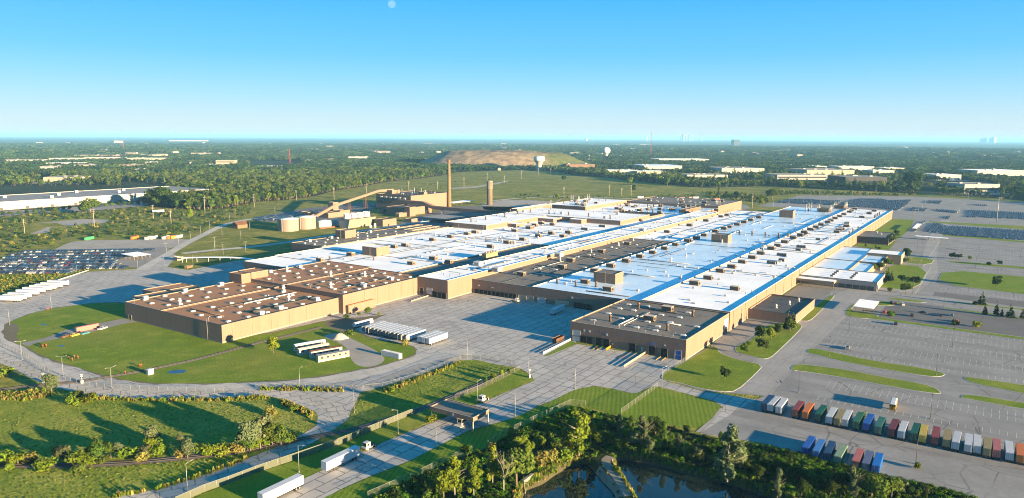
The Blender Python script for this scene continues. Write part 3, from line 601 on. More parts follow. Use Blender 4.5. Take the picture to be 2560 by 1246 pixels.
def scatter_roof(th, x0, x1, y0, y1, z, n, avoid=(), mix=(ME_VENT, ME_VENT, ME_SKY, ME_PIPE, ME_STUB, ME_FAN), seed=1):
    r = random.Random(seed); k = 0; used = list(avoid); tries = 0
    while k < n and tries < n*30:
        tries += 1; x = r.uniform(x0+2, x1-2); y = r.uniform(y0+2, y1-2)
        if any(abs(x-a) < 7 and abs(y-b) < 6 for a, b in used): continue
        used.append((x, y)); me = r.choice(mix); inst(me, me.name, th, x, y, z, r.choice((0, R_(90))), (r.uniform(.85, 1.1),)*3); k += 1
def used_of(th, me): return [(o.location.x+th.location.x+2.5, o.location.y+th.location.y+2.5) for o in th.children if o.type == 'MESH' and o.data in (ME_UNIT,)]
def penthouse(th, x0, x1, y0, y1, z, h, roof='roof_grey', wall='wall_tan', ladder=True, name='penthouse'):
    m = MB(); ring(m, x0, x1, y0, y1, z-.05, z+h, .3, 0, z+h-.5); p = m.build(name, M[wall], th, True)
    def sub(mb, nm, mt): 
        mb.v = [(a-th.location.x, b-th.location.y, c) for a, b, c in mb.v]; return mb.build(nm, M[mt], p)
    m = MB(); m.box(x0+.31, x1-.31, y0+.31, y1-.31, z+h-.5, z+h-.35); sub(m, 'roof', roof)
    m = MB(); ring(m, x0-.05, x1+.05, y0-.05, y1+.05, z+h+.005, z+h+.12, .4); sub(m, 'coping', 'coping_light')
    if ladder:
        m = MB(); yy = y0+(y1-y0)*.45
        for o in (-.3, .3): m.box(x0-.30, x0-.22, yy+o-.04, yy+o+.04, z, z+h+.9)
        for i in range(int(h/.35)): m.box(x0-.28, x0-.24, yy-.3, yy+.3, z+.2+i*.35, z+.25+i*.35)
        sub(m, 'ladder', 'coping_light')
    return p
def opening(th, t, rect, x, kind='dock', frame=True):
    """a door in a wall that faces -x; rect is (left, top, right, bottom) on the survey picture"""
    y1, zt = WX(t, rect[0], rect[1], x); y0, zt2 = WX(t, rect[2], rect[1], x); yb, zb = WX(t, (rect[0]+rect[2])/2, rect[3], x)
    zt = WX(t, (rect[0]+rect[2])/2, rect[1], x)[1]; zb = max(.05, zb)
    if zb < .9: zb = .05
    l = th.location; mats = dict(dock='dark_opening', grey='door_grey', tan='door_tan', blue='blue_paint', dark='dark_opening')  # dock panels carry the shade inside open docks as near-black colour
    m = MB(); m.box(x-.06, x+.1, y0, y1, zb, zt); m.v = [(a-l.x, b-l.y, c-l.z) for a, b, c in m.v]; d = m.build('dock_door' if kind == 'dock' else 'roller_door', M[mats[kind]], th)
    if kind in ('grey', 'tan', 'blue'):
        m = MB(); m.box(x-.09, x-.06, y0+.05, y1-.05, zb+(zt-zb)*.45, zb+(zt-zb)*.55)
        m.v = [(a-l.x, b-l.y, c-l.z) for a, b, c in m.v]; m.build('door_panel', M['unit_grey'], d)
    m = MB(); w = .28; dp = .7 if kind == 'dock' else .16
    m.box(x-dp, x-.065, y0-w, y0, zb, zt+w); m.box(x-dp, x-.065, y1, y1+w, zb, zt+w); m.box(x-dp, x-.065, y0, y1, zt, zt+w)
    m.v = [(a-l.x, b-l.y, c-l.z) for a, b, c in m.v]; m.build('door_frame', M['dark_metal'] if kind == 'dock' else M['coping_light'], d)
    return d
def plate(th, t, rect, x, mat='white_paint', name='sign_plate'):
    y1, zt = WX(t, rect[0], rect[1], x); y0, zb = WX(t, rect[2], rect[3], x); l = th.location
    m = MB(); m.box(x-.09, x-.03, y0, y1, min(zb, zt), max(zb, zt)); m.v = [(a-l.x, b-l.y, c-l.z) for a, b, c in m.v]; return m.build(name, M[mat], th)

JX = [554, 682, 794, 918, 1042]
# --- front dock building
fb = thing('dock_building', 'brown dock building with dark flat roof at the near right corner of the factory', 'building', (347.5, 125.6, 0))
hall(fb, 347.5, 417.4, 125.6, 192.5, 10.3, 'roof_grey', cop='coping_light', par=.55)
put(fb, ME_SKY, 'X', [(1015,570),(1385,405),(1510,350),(1230,474),(1410,545),(1770,375),(1580,432),(1775,590),(1965,494),(2220,530),(2095,600),(1620,668),(1915,655),(1885,712),(2340,463),(2460,660),(2270,780)], 10.3, R_(90))
put(fb, ME_STUB, 'X', [(1255,578),(1650,400),(2050,708),(2405,510)], 10.3, 0, 1.15); put(fb, ME_UNIT, 'X', [(1858,586),(2102,452)], 10.3); put(fb, ME_PIPE, 'X', [(1310,705),(1795,330),(2505,515),(1980,785)], 10.3)
for r in ((845,785,925,888),(930,788,1008,893),(1065,805,1142,922),(1165,825,1250,935),(1525,885,1612,992),(1797,925,1885,1022),(1965,955,2055,1058)): opening(fb, 'X', r, 347.5)
opening(fb, 'X', (735,705,838,860), 347.5, 'grey'); opening(fb, 'X', (2160,985,2245,1100), 347.5, 'blue'); opening(fb, 'X', (1690,945,1712,1005), 347.5, 'tan')
for r in ((885,688,906,722),(957,698,980,732),(1200,745,1222,780),(1280,880,1298,905),(2004,900,2028,922)): plate(fb, 'X', r, 347.5)
for r in ((1822,873,1868,908),(1105,712,1120,728),(1385,762,1405,777),(1572,795,1588,808),(2198,900,2215,916),(1200,735,1222,745)): plate(fb, 'X', r, 347.5, 'blue_sign')
def wall_sign(th, y, rects):
    l = th.location
    for (x0, x1, z0, z1, mt) in rects:
        m = MB(); m.box(x0-l.x, x1-l.x, y-.12-l.y, y-.04-l.y, z0, z1); m.build('wall_sign', M[mt], th)
_a = WY('T3', 1942, 800, 125.6); _b = WY('T3', 1985, 880, 125.6)
wall_sign(fb, 125.6, [(_a[0], _a[0]+7.5, 3.0, 8.6, 'white_paint')])
for i, xx in enumerate((358, 376, 395, 408)): inst(ME_MAST, 'floodlight', fb, 348.3, 133+i*15, 10.4)
# --- white halls on the right
h1 = thing('assembly_hall', 'longest white roofed hall along the sunlit tan wall of the factory', 'factory hall', (417.6, 125.2, 0))
hall(h1, 417.6, 1161.6, 125.2, 181, 10.9, 'roof_white', cop='coping_white', par=.75, joints=[('x', x) for x in JX])
h2 = thing('assembly_hall', 'pale roofed middle hall between the two lines of brown roof boxes', 'factory hall', (417.6, 181.1, 0))
hall(h2, 417.6, 1150, 181.1, 262, 10.2, 'roof_pale', cop='coping_white', par=.35, joints=[('x', x) for x in JX])
h3 = thing('assembly_hall', 'long hall with dark grey roof in front and white roof behind, beside the high hall', 'factory hall', (417.6, 262.1, 0))
hall(h3, 417.6, 686, 262.1, 313.3, 9.6, 'roof_grey', cop='coping_light', par=.5, joints=[('y', 289), ('x', 554)])
hall(h3, 686.1, 1050, 262.1, 313.3, 9.6, 'roof_white', cop='coping_light', par=.4, joints=[('x', 794), ('x', 918), ('y', 289)])
U1 = [(1000,1240),(1265,1128),(1505,985),(1735,900),(1938,800),(2140,710),(2310,625),(2520,520)]
put(h1, ME_UNIT, 'h', U1, 10.9); put(h1, ME_UNIT, 'T3', [(2072,543)], 10.9)
put(h1, ME_UNIT, 'e', [(760,1165),(885,1105),(1030,1035),(1195,950),(1330,888),(1415,842),(1540,782),(1645,737),(1750,683),(1875,628),(1940,595),(2025,552),(2110,510),(2195,470),(2305,420),(2345,395),(2415,360),(2065,828),(2110,795),(2160,770),(2255,712)], 10.9)
put(h1, ME_UNIT, 'g', [(1842,240),(1745,292),(1600,370)], 10.9)
for p in ((1165,205),(830,200)):
    pass
for t, p in (('T4', (85,300)), ('T4', (170,228)), ('T4', (345,152))): x, y = W(t, p[0], p[1], 10.9); inst(ME_COOL, 'cooling_unit', h1, x, y, 10.9)
for t, p in (('T4', (150,275)), ('T4', (300,178)), ('T4', (480,80)), ('i', (1120,120)), ('h', (2540,815))): x, y = W(t, p[0], p[1], 10.9); inst(ME_COOL, 'cooling_unit', h1, x, y, 10.9, 0, (1.3, .55, .9))
put(h1, ME_STUB, 'g', [(1300,700),(1375,645),(1480,600),(1805,360),(1835,340),(1870,322),(1905,305)], 10.9, 0, 1.2)
scatter_roof(h1, 422, 1150, 128, 179, 10.9, 62, used_of(h1, ME_UNIT), (ME_SKY, ME_SKY, ME_VENT, ME_VENT, ME_PIPE), 21)
put(h2, ME_UNIT, 'T3', [(693,480),(908,552),(785,380),(928,332),(1068,286),(1193,243),(1308,206),(1418,168),(1517,132),(1643,96)], 10.2)
put(h2, ME_UNIT, 'h', [(830,368),(1010,318),(1165,255),(1390,180),(1560,122),(1668,84),(1812,34)], 10.2); put(h2, ME_UNIT, 'e', [(495,535),(335,585),(205,630),(70,678)], 10.2)
x, y = W('T3', 945, 482, 10.2); penthouse(h2, x, x+13, y, y+17, 10.2, 7.2)
penthouse(h2, 709, 721, 218.5, 235, 10.2, 7.5); penthouse(h2, 986, 999, 221, 238, 10.2, 9)
put(h2, ME_STUB, 'T3', [(413,470),(583,497),(770,505)], 10.2, 0, 1.2); put(h2, ME_FAN, 'h', [(455,750),(755,645),(655,1100),(1475,375)], 10.2, 0, .8); put(h2, ME_STUB, 'e', [(65,850),(320,870),(585,890),(850,910),(1040,915)], 10.2, 0, 1.4)
scatter_roof(h2, 424, 1130, 184, 256, 10.2, 60, used_of(h2, ME_UNIT), (ME_SKY, ME_SKY, ME_VENT, ME_PIPE), 22)
put(h3, ME_UNIT, 'T3', [(105,407),(478,342),(557,280),(837,195),(1077,123)], 9.6); put(h3, ME_UNIT, 'd', [(1060,825),(1510,695),(1835,600),(2130,515),(2250,485),(2035,385)], 9.6)
put(h3, ME_FAN, 'T3', [(440,268),(725,190),(975,122),(1110,82)], 9.6, 0, .8); put(h3, ME_SKY, 'T3', [(70,320),(250,342),(400,350),(410,412),(600,232),(665,330),(815,285),(1080,205),(1300,135),(705,215)], 9.6, R_(90))
scatter_roof(h3, 560, 1040, 265, 311, 9.6, 24, used_of(h3, ME_UNIT), (ME_VENT, ME_SKY, ME_PIPE), 23)
for r in ((90,228,190,310),(490,288,592,348),(600,298,680,350)): opening(h2 if r[0] > 300 else h3, 'X', r, 417.6, 'tan')
opening(h3, 'X', (248,252,352,330), 417.6, 'grey')
for r in ((765,318,838,393),(850,337,915,408),(930,348,1000,428)): opening(h2, 'X', r, 417.6)
for k in range(10): opening(h3, 'l', (1510+k*84, 668+k*11, 1580+k*84, 768+k*13), 417.6)
opening(h3, 'l', (2372,788,2505,868), 417.6, 'tan')
for r in ((1565,575,1597,606),(1825,626,1848,645),(1852,630,1872,648)): plate(h3, 'l', r, 417.6)
plate(h2, 'X', (716,232,736,262), 417.6); plate(h2, 'X', (840,222,856,236), 417.6, 'blue_sign')
# --- high central hall
ch = thing('high_hall', 'narrow high white roofed hall running back through the middle of the factory', 'factory hall', (389.5, 313.5, 0))
hall(ch, 389.5, 972, 313.5, 340.5, 12.9, 'roof_white', cop='coping_white', par=.5, joints=[('x', x) for x in (432, 500, 556, 620, 684, 748, 812, 880)])
scatter_roof(ch, 395, 965, 316, 339, 12.9, 46, (), (ME_SKY, ME_VENT, ME_VENT, ME_PIPE), 24)
for r in ((655,712,745,838),(757,735,835,850),(847,747,925,868)): opening(ch, 'l', r, 389.5)
opening(ch, 'l', (400,642,462,755), 389.5, 'dark'); opening(ch, 'l', (540,648,645,768), 389.5, 'grey')
for t, p in (('l', (1060,150)), ('l', (1960,330)), ('T3', (440,235)), ('d', (560,800))): x, y = W(t, p[0], p[1], 12.9); y = min(y, 330); inst(ME_AIR, 'air_handler', ch, x, y, 12.9, 0, (1.6, 1.8, 1.2))
# --- west hall and its wings
ws = thing('west_hall', 'low white roofed hall crowded with brown roof boxes beyond the brown warehouse roof', 'factory hall', (368, 340.6, 0))
hall(ws, 368, 401, 447.2, 508.5, 10.3, 'roof_white', cop='coping_white', par=.4)
hall(ws, 401.1, 590, 340.7, 372, 9.9, 'roof_grey', cop='coping_light', par=.3, joints=[('x', 470)])
hall(ws, 401.1, 590, 372.1, 512.8, 10.3, 'roof_white', cop='coping_white', par=.4, joints=[('x', 455), ('x', 522), ('y', 440)])
hall(ws, 590.1, 777, 340.7, 466.8, 10.3, 'roof_white', cop='coping_white', par=.4, joints=[('x', 660), ('y', 440), ('x', 725)])
hall(ws, 590.1, 648, 466.9, 512.8, 10.3, 'roof_white', cop='coping_white', par=.4)
put(ws, ME_UNIT, 'b', [(250,1150),(695,1055),(1005,1120),(675,672),(1032,606),(1365,546),(1522,516),(120,777),(1838,807),(2172,726),(2480,662),(2317,486)], 10.3)
put(ws, ME_UNIT, 'c', [(403,806),(688,750),(728,735),(800,690),(932,655),(1155,677),(1132,855),(1477,842),(880,910),(568,980),(255,1045),(1362,917)], 10.3); put(ws, ME_UNIT, 'j', [(1620,605),(2232,492)], 10.3); put(ws, ME_UNIT, 'a', [(1272,1131),(2142,971),(2352,936)], 10.3)
put(ws, ME_FAN, 'b', [(250,640),(705,550),(1330,605),(1935,665),(2290,705),(840,1040),(1880,815),(1640,515)], 10.3, 0, .8); put(ws, ME_FAN, 'c', [(410,905),(665,1000),(840,940),(375,1045)], 10.3, 0, .8)
x, y = W('a', 1770, 1131, 10.3); penthouse(ws, x, x+16, y, y+17, 10.3, 7.4, 'roof_white')
for t, p in (('c', (1830,770)), ('c', (2180,712))): x, y = W(t, p[0], p[1], 10.3); inst(ME_COOL, 'cooling_unit', ws, x, y, 10.3)
scatter_roof(ws, 404, 770, 378, 464, 10.3, 40, used_of(ws, ME_UNIT), (ME_VENT, ME_VENT, ME_SKY, ME_STUB, ME_PIPE), 25); scatter_roof(ws, 404, 640, 468, 508, 10.3, 14, used_of(ws, ME_UNIT), (ME_VENT, ME_SKY, ME_PIPE), 26)
# long dust collector on the dark strip: hoppers, walkway, fans
dc = MB(); x, y = W('b', 1170, 990, 9.9); l = ws.location; y = 352
dcx = x
dc.box(x, x+17, y, y+4.2, 12.2, 15.6, 0); dc.box(x-.3, x+17.3, y-.9, y, 12.0, 12.2, 1); 
for i in range(6): dc.frus(x+.2+i*2.8, x+2.8+i*2.8, y+.4, y+3.8, 10.6, 12.2, 0, 0, 0)
for i in range(7): dc.box(x+i*2.8, x+.2+i*2.8, y-.8, y-.6, 9.9, 12.0, 1); dc.box(x+i*2.8, x+.2+i*2.8, y+4, y+4.2, 9.9, 12.2, 1)
d0 = dc.build('dust_collector', [M['louvre'], M['steel']], ws, True)
for i in range(4):
    m = MB(); m.rev([(1.1,15.6),(1.1,16.6),(.8,16.8)], x+3-l.x+i*3.6, y+2.1-l.y, 10); m.build('fan', M['tank_buff'], d0)
m = MB(); m.box(x+2-l.x, x+14-l.x, y-3.6-l.y, y-1.2-l.y, 9.9, 11.6); m.build('duct', M['unit_brown'], d0)
gw = thing('grey_wing', 'lower wing with grey gravel roof on the far left of the factory', 'factory hall', (455, 513, 0))
hall(gw, 455, 640, 513, 556, 11.4, 'roof_grey', cop='coping_light', par=.3, joints=[('y', 527)])
x, y = W('a', 1140, 775, 11.4); penthouse(gw, x, x+15, y, y+13.5, 11.4, 7.6)
put(gw, ME_VENT, 'a', [(335,878),(525,900),(560,842),(740,862),(780,805),(970,830),(990,775),(730,928),(965,890),(1385,765),(1390,715),(1390,662),(1390,828),(1580,738),(1580,792),(1780,705),(1785,758),(1945,680),(2160,700),(2140,642),(1570,680),(2350,665)], 11.4)
put(gw, ME_AIR, 'a', [(425,845),(860,775),(1640,660),(2190,570)], 11.4, 0, .8)
m = MB(); px, py = 588, 528     # pipe rack on the wing's far end
for i in range(9): m.tube((px+i*5, 516, 12.4), (px+i*5, 550, 12.4), .22); m.box(px+i*5-.1, px+i*5+.1, 520, 520.2, 11.4, 12.4); m.box(px+i*5-.1, px+i*5+.1, 544, 544.2, 11.4, 12.4)
for yy in (520, 531, 544): m.tube((px-2, yy, 12.9), (px+44, yy, 12.9), .3)
m.build('pipe_rack', M['coping_light'], gw, True)
# --- brown warehouse
lb = thing('warehouse', 'brown roofed warehouse with a tall blank sunlit wall at the left front of the factory', 'warehouse', (233.5, 345.2, 0))
hall(lb, 233.5, 318, 345.2, 403, 9.8, 'roof_brown', cop='coping_dark', par=.35); hall(lb, 233.5, 318, 403.1, 442.5, 10.1, 'roof_brown', cop='coping_light', par=.35)
hall(lb, 318.1, 397, 341.2, 397, 12.0, 'roof_brown', cop='coping_dark', par=.35); hall(lb, 318.1, 401, 397.1, 447.1, 12.2, 'roof_brown', cop='coping_light', par=.3)
hall(lb, 249, 292, 442.6, 461, 8.6, 'roof_brown', cop='coping_light', par=.3); hall(lb, 264, 292, 461.1, 476, 8.6, 'roof_brown', cop='coping_light', par=.3)
penthouse(lb, 318.2, 332.5, 432.5, 447.2, 12.2, 4.6, 'roof_brown'); penthouse(lb, 310.5, 318, 433, 447, 10.0, 6.6, 'roof_brown', ladder=False)
m = MB(); m.box(320, 344, 338.4, 341.1, 0, 5.2, 0); m.box(320.4, 343.6, 338.8, 341.1, 5.2, 5.4, 1); m.build('canopy', [M['wall_tan'], M['roof_brown']], lb, True)
for i in range(6):
    for jj in range(8):
        x = 241+i*13.0+(jj % 2)*3; y = 350+jj*12.6
        if x < 314 and y < 440 and abs(y-403) > 3 and not (x > 306 and y > 430): inst(ME_SKY, 'skylight', lb, x, y, 9.8 if y < 403 else 10.1, 0, (.9, .9, 1))
for i in range(6):
    for jj in range(8):
        x = 325+i*12.6+(jj % 2)*3; y = 347+jj*12.6
        if x < 396 and y < 444 and abs(y-397) > 3 and not (x < 334 and y > 430): inst(ME_SKY, 'skylight', lb, x, y, 12.0 if y < 397 else 12.2, 0, (.9, .9, 1))
for t, p, z in (('k', (1200,655), 10.1), ('j', (870,1195), 9.8), ('j', (1815,890), 12.0), ('j', (2495,895), 12.), ('j', (1815,1120), 12.), ('j', (940,800), 12.2), ('T2', (300,630), 9.8), ('T2', (250,540), 9.8)): x, y = W(t, p[0], p[1], z); inst(ME_FAN, 'exhaust_fan', lb, x, y, z, 0, (1.1,)*3)
for t, p, z in (('k', (1310,412), 10.1), ('k', (515,560), 10.1), ('k', (2035,280), 10.1), ('j', (620,830), 12.2), ('j', (1210,725), 12.2), ('j', (2500,1115), 12.), ('T2', (565,635), 9.8), ('T2', (230,715), 9.8), ('T2', (55,765), 9.8), ('T2', (995,505), 12), ('T2', (1250,445), 12)): x, y = W(t, p[0], p[1], z); inst(ME_AIR, 'air_handler', lb, x-1, y, z, 0, (.8,)*3)
opening(lb, 'k', (180,868,230,972), 233.5, 'dark')
for x, y, z in ((234.3, 433, 10.5), (234.3, 358, 10.2), (318.9, 410, 12.5), (318.9, 372, 12.4)): inst(ME_MAST, 'floodlight', lb, x, y, z)
m = MB(); m.tube((233.2, 358, 0), (233.2, 358, 12), .09); m.build('conduit', M['galv'], lb, True)
# --- high halls at the back
bh = thing('paint_hall', 'tall white roofed hall in the back left of the factory with a dark gable', 'factory hall', (648.1, 366.5, 0))
hall(bh, 648.1, 776, 467, 525, 15.6, 'roof_white', cop='coping_white', par=.3, base=False); hall(bh, 777.1, 862, 366.5, 525, 15.6, 'roof_white', cop='coping_white', par=.3, base=False)
for (x0, x1, y0, y1, h) in ((690, 706, 455, 466.9, 14), (756, 777, 445, 466.9, 14.4), (764, 777, 411, 427, 15)): hall(bh, x0, x1, y0, y1, h, 'roof_white', cop='coping_white', par=.2, base=False)
hall(bh, 798, 888, 525.1, 534, 18.6, 'roof_white', cop='coping_white', par=.2, base=False)
put(bh, ME_STUB, 'b', [(1420,285),(1710,240),(2095,178),(2350,130)], 15.6, 0, 1.3); put(bh, ME_STUB, 'c', [(180,490),(435,455),(280,410),(630,290),(685,408),(1060,440),(1450,470),(1850,495),(2280,540)], 15.6, 0, 1.4)
scatter_roof(bh, 655, 770, 470, 522, 15.6, 9, (), (ME_VENT, ME_PIPE), 27); scatter_roof(bh, 780, 858, 372, 520, 15.6, 14, (), (ME_VENT, ME_PIPE, ME_AIR), 28)
x, y = W('c', 935, 235, 15.6); inst(ME_TALL, 'tall_stack', bh, 842, 500, 15.6, 0, (1.6, 1.6, 1.7))
m = MB()
for yy in (470.5, 505): 
    for o in (-.3, .3): m.box(647.75, 647.83, yy+o-.04, yy+o+.04, 10.3, 16.5)
    for i in range(16): m.box(647.78, 647.82, yy-.3, yy+.3, 10.5+i*.36, 10.55+i*.36)
m.build('ladder', M['coping_light'], bh, True)
pw = thing('process_wing', 'low wing of dark light wells and clustered roof boxes at the factory back', 'factory hall', (862.1, 340.7, 0))
hall(pw, 777.1, 862, 340.7, 366.4, 10.3, 'roof_white', cop='coping_white', par=.3); hall(pw, 862.1, 1049, 432.5, 478, 11, 'roof_white', cop='coping_white', par=.3); hall(pw, 911.5, 1049, 340.7, 432.4, 10.3, 'roof_pale', cop='coping_white', par=.3)
for k in range(3): hall(pw, 862.1+k*16.4, 878.3+k*16.4, 366.5, 432.3, 11.2, 'near_black', cop='coping_light', par=2.0, base=False)  # shade down in the open pits is put into near-black roof colour
hall(pw, 862.1, 911.4, 340.7, 366.4, 10.3, 'roof_pale', cop='coping_white', par=.3)
put(pw, ME_UNIT, 'd', [(240,265),(270,265),(370,325),(820,240),(920,300),(905,365),(500,395),(900,430),(410,555),(510,595),(690,540),(1130,375),(1165,370),(1385,330),(1620,290),(290,205)], 10.3)
put(pw, ME_STUB, 'd', [(85,305),(135,365),(630,310),(700,345),(755,310),(735,410),(500,400),(190,290),(880,300),(160,450),(290,450),(95,430)], 10.3, 0, 1.5)
x0, y0 = W('d', 1390, 425, 10.3); penthouse(pw, x0, x0+60, y0, y0+9, 10.3, 4.5, 'roof_grey', 'wall_brick', False, 'boiler_house')
for i in range(9): inst(ME_TALL, 'tall_stack', pw, x0+5+i*6.5, y0+2+(i % 3)*2.6, 14.6, 0, (1.2, 1.2, .8))
scatter_roof(pw, 915, 1045, 345, 474, 11.0, 26, (), (ME_UNIT, ME_STUB, ME_VENT, ME_VENT, ME_SKY), 29)
bw = thing('back_hall', 'white roofed hall with several thin steel stacks at the very back of the factory', 'factory hall', (900, 478.2, 0))
hall(bw, 900, 1035, 478.2, 542, 16.5, 'roof_white', cop='coping_white', par=.3)
for i, (px_, py_) in enumerate(((1495,190),(1535,200),(1570,210),(1640,215),(1665,225),(1818,180),(1855,175))): x, y = W('c', px_, py_, 16.5); inst(ME_TALL, 'tall_stack', bw, x, y, 16.5, 0, (1.3, 1.3, 1.25))
scatter_roof(bw, 905, 1030, 482, 538, 16.5, 22, (), (ME_VENT, ME_SKY, ME_UNIT, ME_STUB), 30)
bg_ = thing('back_hall', 'grey roofed hall closing the far end of the factory by the parked trailers', 'factory hall', (1050, 340, 0))
hall(bg_, 1050, 1165, 340, 487, 13.6, 'roof_grey', cop='coping_light', par=.4)
put(bg_, ME_UNIT, 'd', [(1350,230),(1800,235),(1780,285),(690,180),(1980,190),(2135,200)], 13.6); scatter_roof(bg_, 1055, 1160, 345, 480, 13.6, 30, (), (ME_VENT, ME_SKY, ME_STUB, ME_VENT), 31)
for i in range(4): x, y = W('d', 2000+i*25, 250, 13.6); inst(ME_TALL, 'tall_stack', bg_, x, y, 13.6, 0, (1.2, 1.2, .9))
for (t, px_, py_, dx, dy) in (('e', 1850, 405, 16, 14), ('e', 2150, 340, 22, 12)):    # boiler houses with stacks on the far end of the long hall
    x0, y0 = W(t, px_, py_, 10.9); penthouse(h1, x0, x0+dx, y0, y0+dy, 10.9, 4.6, 'roof_dark', 'wall_brick', False, 'boiler_house')
    for i in range(5): inst(ME_TALL, 'tall_stack', h1, x0-2+i*5, y0-1.5+(i % 2)*(dy+3), 10.9, 0, (1.4, 1.4, 1.2))
x0, y0 = W('e', 1390, 400, 10.9)
for i in range(6): inst(ME_TALL, 'tall_stack', h2, x0+i*9, y0+(i % 2)*2, 10.2, 0, (1.5, 1.5, 1.3))
x0, y0 = W('h', 2300, 545, 10.9)
for i in range(3): inst(ME_TALL, 'tall_stack', h1, x0+i*3, y0+i, 10.9, 0, (1.2, 1.2, .6))
x0, y0 = W('e', 2260, 670, 10.9); penthouse(h1, x0, x0+7, y0, y0+6, 10.9, 3.4, 'roof_grey', 'unit_grey', False, 'cooling_house')
# --- pipe runs and ducts across the roofs
def pipes(th, x0, x1, y0, y1, z, n, seed):
    r = random.Random(seed)
    for i in range(n):
        m = MB(); d = r.choice((.14, .2, .35)); 
        if r.random() < .6: y = r.uniform(y0+3, y1-3); a = r.uniform(x0+3, x1-40); L = min(x1-3-a, r.uniform(18, 70)); m.tube((a, y, z+.45), (a+L, y, z+.45), d, n=6); k = int(L/6); sup = [(a+q*6, y) for q in range(k)]
        else: x = r.uniform(x0+3, x1-3); a = r.uniform(y0+2, y0+(y1-y0)*.4); L = r.uniform(10, y1-a-2); m.tube((x, a, z+.45), (x, a+L, z+.45), d, n=6); k = int(L/6); sup = [(x, a+q*6) for q in range(k)]
        for (u, v) in sup: m.box(u-.2, u+.2, v-.2, v+.2, z, z+.4)
        m.build('roof_pipe', M[r.choice(('galv', 'seam_dark', 'unit_brown', 'white_paint'))], th, True)
pipes(h1, 420, 1150, 127, 179, 10.9, 16, 51); pipes(h2, 420, 1140, 184, 258, 10.2, 18, 52); pipes(h3, 420, 1040, 264, 311, 9.6, 12, 53); pipes(ws, 404, 640, 376, 508, 10.3, 12, 54); pipes(ws, 592, 775, 345, 464, 10.3, 8, 55); pipes(ch, 395, 965, 316, 338, 12.9, 8, 56); pipes(fb, 350, 415, 128, 190, 10.3, 5, 57); pipes(pw, 915, 1045, 345, 428, 10.3, 9, 58); pipes(lb, 236, 316, 348, 400, 9.8, 4, 59); pipes(lb, 322, 394, 346, 394, 12.0, 4, 60)
# --- downpipes and lamps on the long walls
for x in range(424, 1160, 24): m = MB(); m.box(x, x+.25, 125.0, 125.18, 0, 11.4); m.build('downpipe', M['wall_tan_pale'], h1, True)
for x in range(240, 318, 13): m = MB(); m.box(x, x+.22, 345.0, 345.18, 0, 9.9); m.build('downpipe', M['wall_tan_pale'], lb, True)
for x in range(325, 397, 12): m = MB(); m.box(x, x+.22, 341.0, 341.18, 0, 12.1); m.build('downpipe', M['wall_tan_pale'], lb, True)
# --- low annexes on the sunlit side
ra = thing('annex', 'small dark roofed annex with its own sunlit end wall against the long tan wall', 'building', (455, 96.6, 0))
hall(ra, 455, 508.5, 96.6, 125.0, 5.4, 'roof_dark', cop='coping_dark', par=.9); put(ra, ME_FAN, 'i', [(960,1045),(1410,915),(1225,975)], 5.4, 0, .7)
of = thing('office_building', 'low white roofed office block with grey ribbed fascia in front of the lawns', 'office', (592.5, 70, 0))
hall(of, 592.5, 636, 70, 125, 6.5, 'roof_white', 'wall_grey', cop='coping_dark', par=.35); hall(of, 636.1, 690, 97, 125, 6.3, 'roof_pale', 'wall_tan_pale', cop='coping_dark', par=.35); hall(of, 636.1, 690, 84, 96.9, 5.4, 'roof_pale', 'wall_tan_pale', cop='coping_light', par=.3)
hall(of, 690.1, 779, 97, 125, 6.3, 'roof_pale', 'wall_tan_pale', cop='coping_light', par=.35); hall(of, 690.1, 733, 80, 96.9, 6.3, 'roof_pale', 'wall_tan_pale', cop='coping_light', par=.35); hall(of, 733.1, 760, 69, 96.9, 8.4, 'roof_white', 'wall_tan_pale', cop='coping_light', par=.3)
m = MB(); m.box(583, 592.4, 98, 124.9, 4.0, 5.6, 0); m.box(583.3, 592.2, 98.3, 124.7, 5.6, 5.7, 1)
for yy in (98.4, 106, 114, 122): m.box(583.2, 583.6, yy, yy+.4, 0, 4.0, 0)
m.build('entrance_canopy', [M['wall_tan_pale'], M['roof_white']], of, True)
for i in range(5): 
    m = MB(); m.box(592.38, 592.49, 72+i*5.0, 76.3+i*5.0, .4, 3.4); m.build('window', M['dark_glass'], of, True)
for i in range(8): inst(ME_COOL, 'cooling_unit', of, 600+(i % 4)*8, 88+(i//4)*14, 6.5, 0, (.5, .25, .5))
bb = thing('black_annex', 'black walled low annex with grey roof between two lawns by the tan wall', 'building', (862, 94.5, 0))
hall(bb, 862, 918, 94.5, 125, 7.2, 'roof_grey', 'near_black', cop='coping_dark', par=.4); put(bb, ME_AIR, 'g', [(1870,670),(1950,700)], 7.2, 0, .7)
# link gallery roof on the left: long white covered walkway with its little booth
cv = thing('covered_walkway', 'long white roofed covered walkway curving to the left end of the factory', 'walkway', (371, 601, 0)); path = chaikin([(371,601),(385,587),(397,571),(402,552),(401,530),(395,509)], 2, False); m = MB(); w = MB()
for i in range(len(path)-1):
    a, b = Vector((*path[i], 4.2)), Vector((*path[i+1], 4.2)); m.bar(a, b, 4.4, .35); 
    if i % 2 == 0: w.box(a.x-.15, a.x+.15, a.y-.15, a.y+.15, 0, 4.0)
m.build('roof', M['roof_white'], cv, True); w.build('post', M['white_paint'], cv, True)
bo = thing('guard_booth', 'small cream guard booth at the end of the white covered walkway', 'booth', (373, 612, 0)); hall(bo, 373, 379, 612, 618, 3.0, 'roof_white', 'wall_cream', 'coping_light', .1)
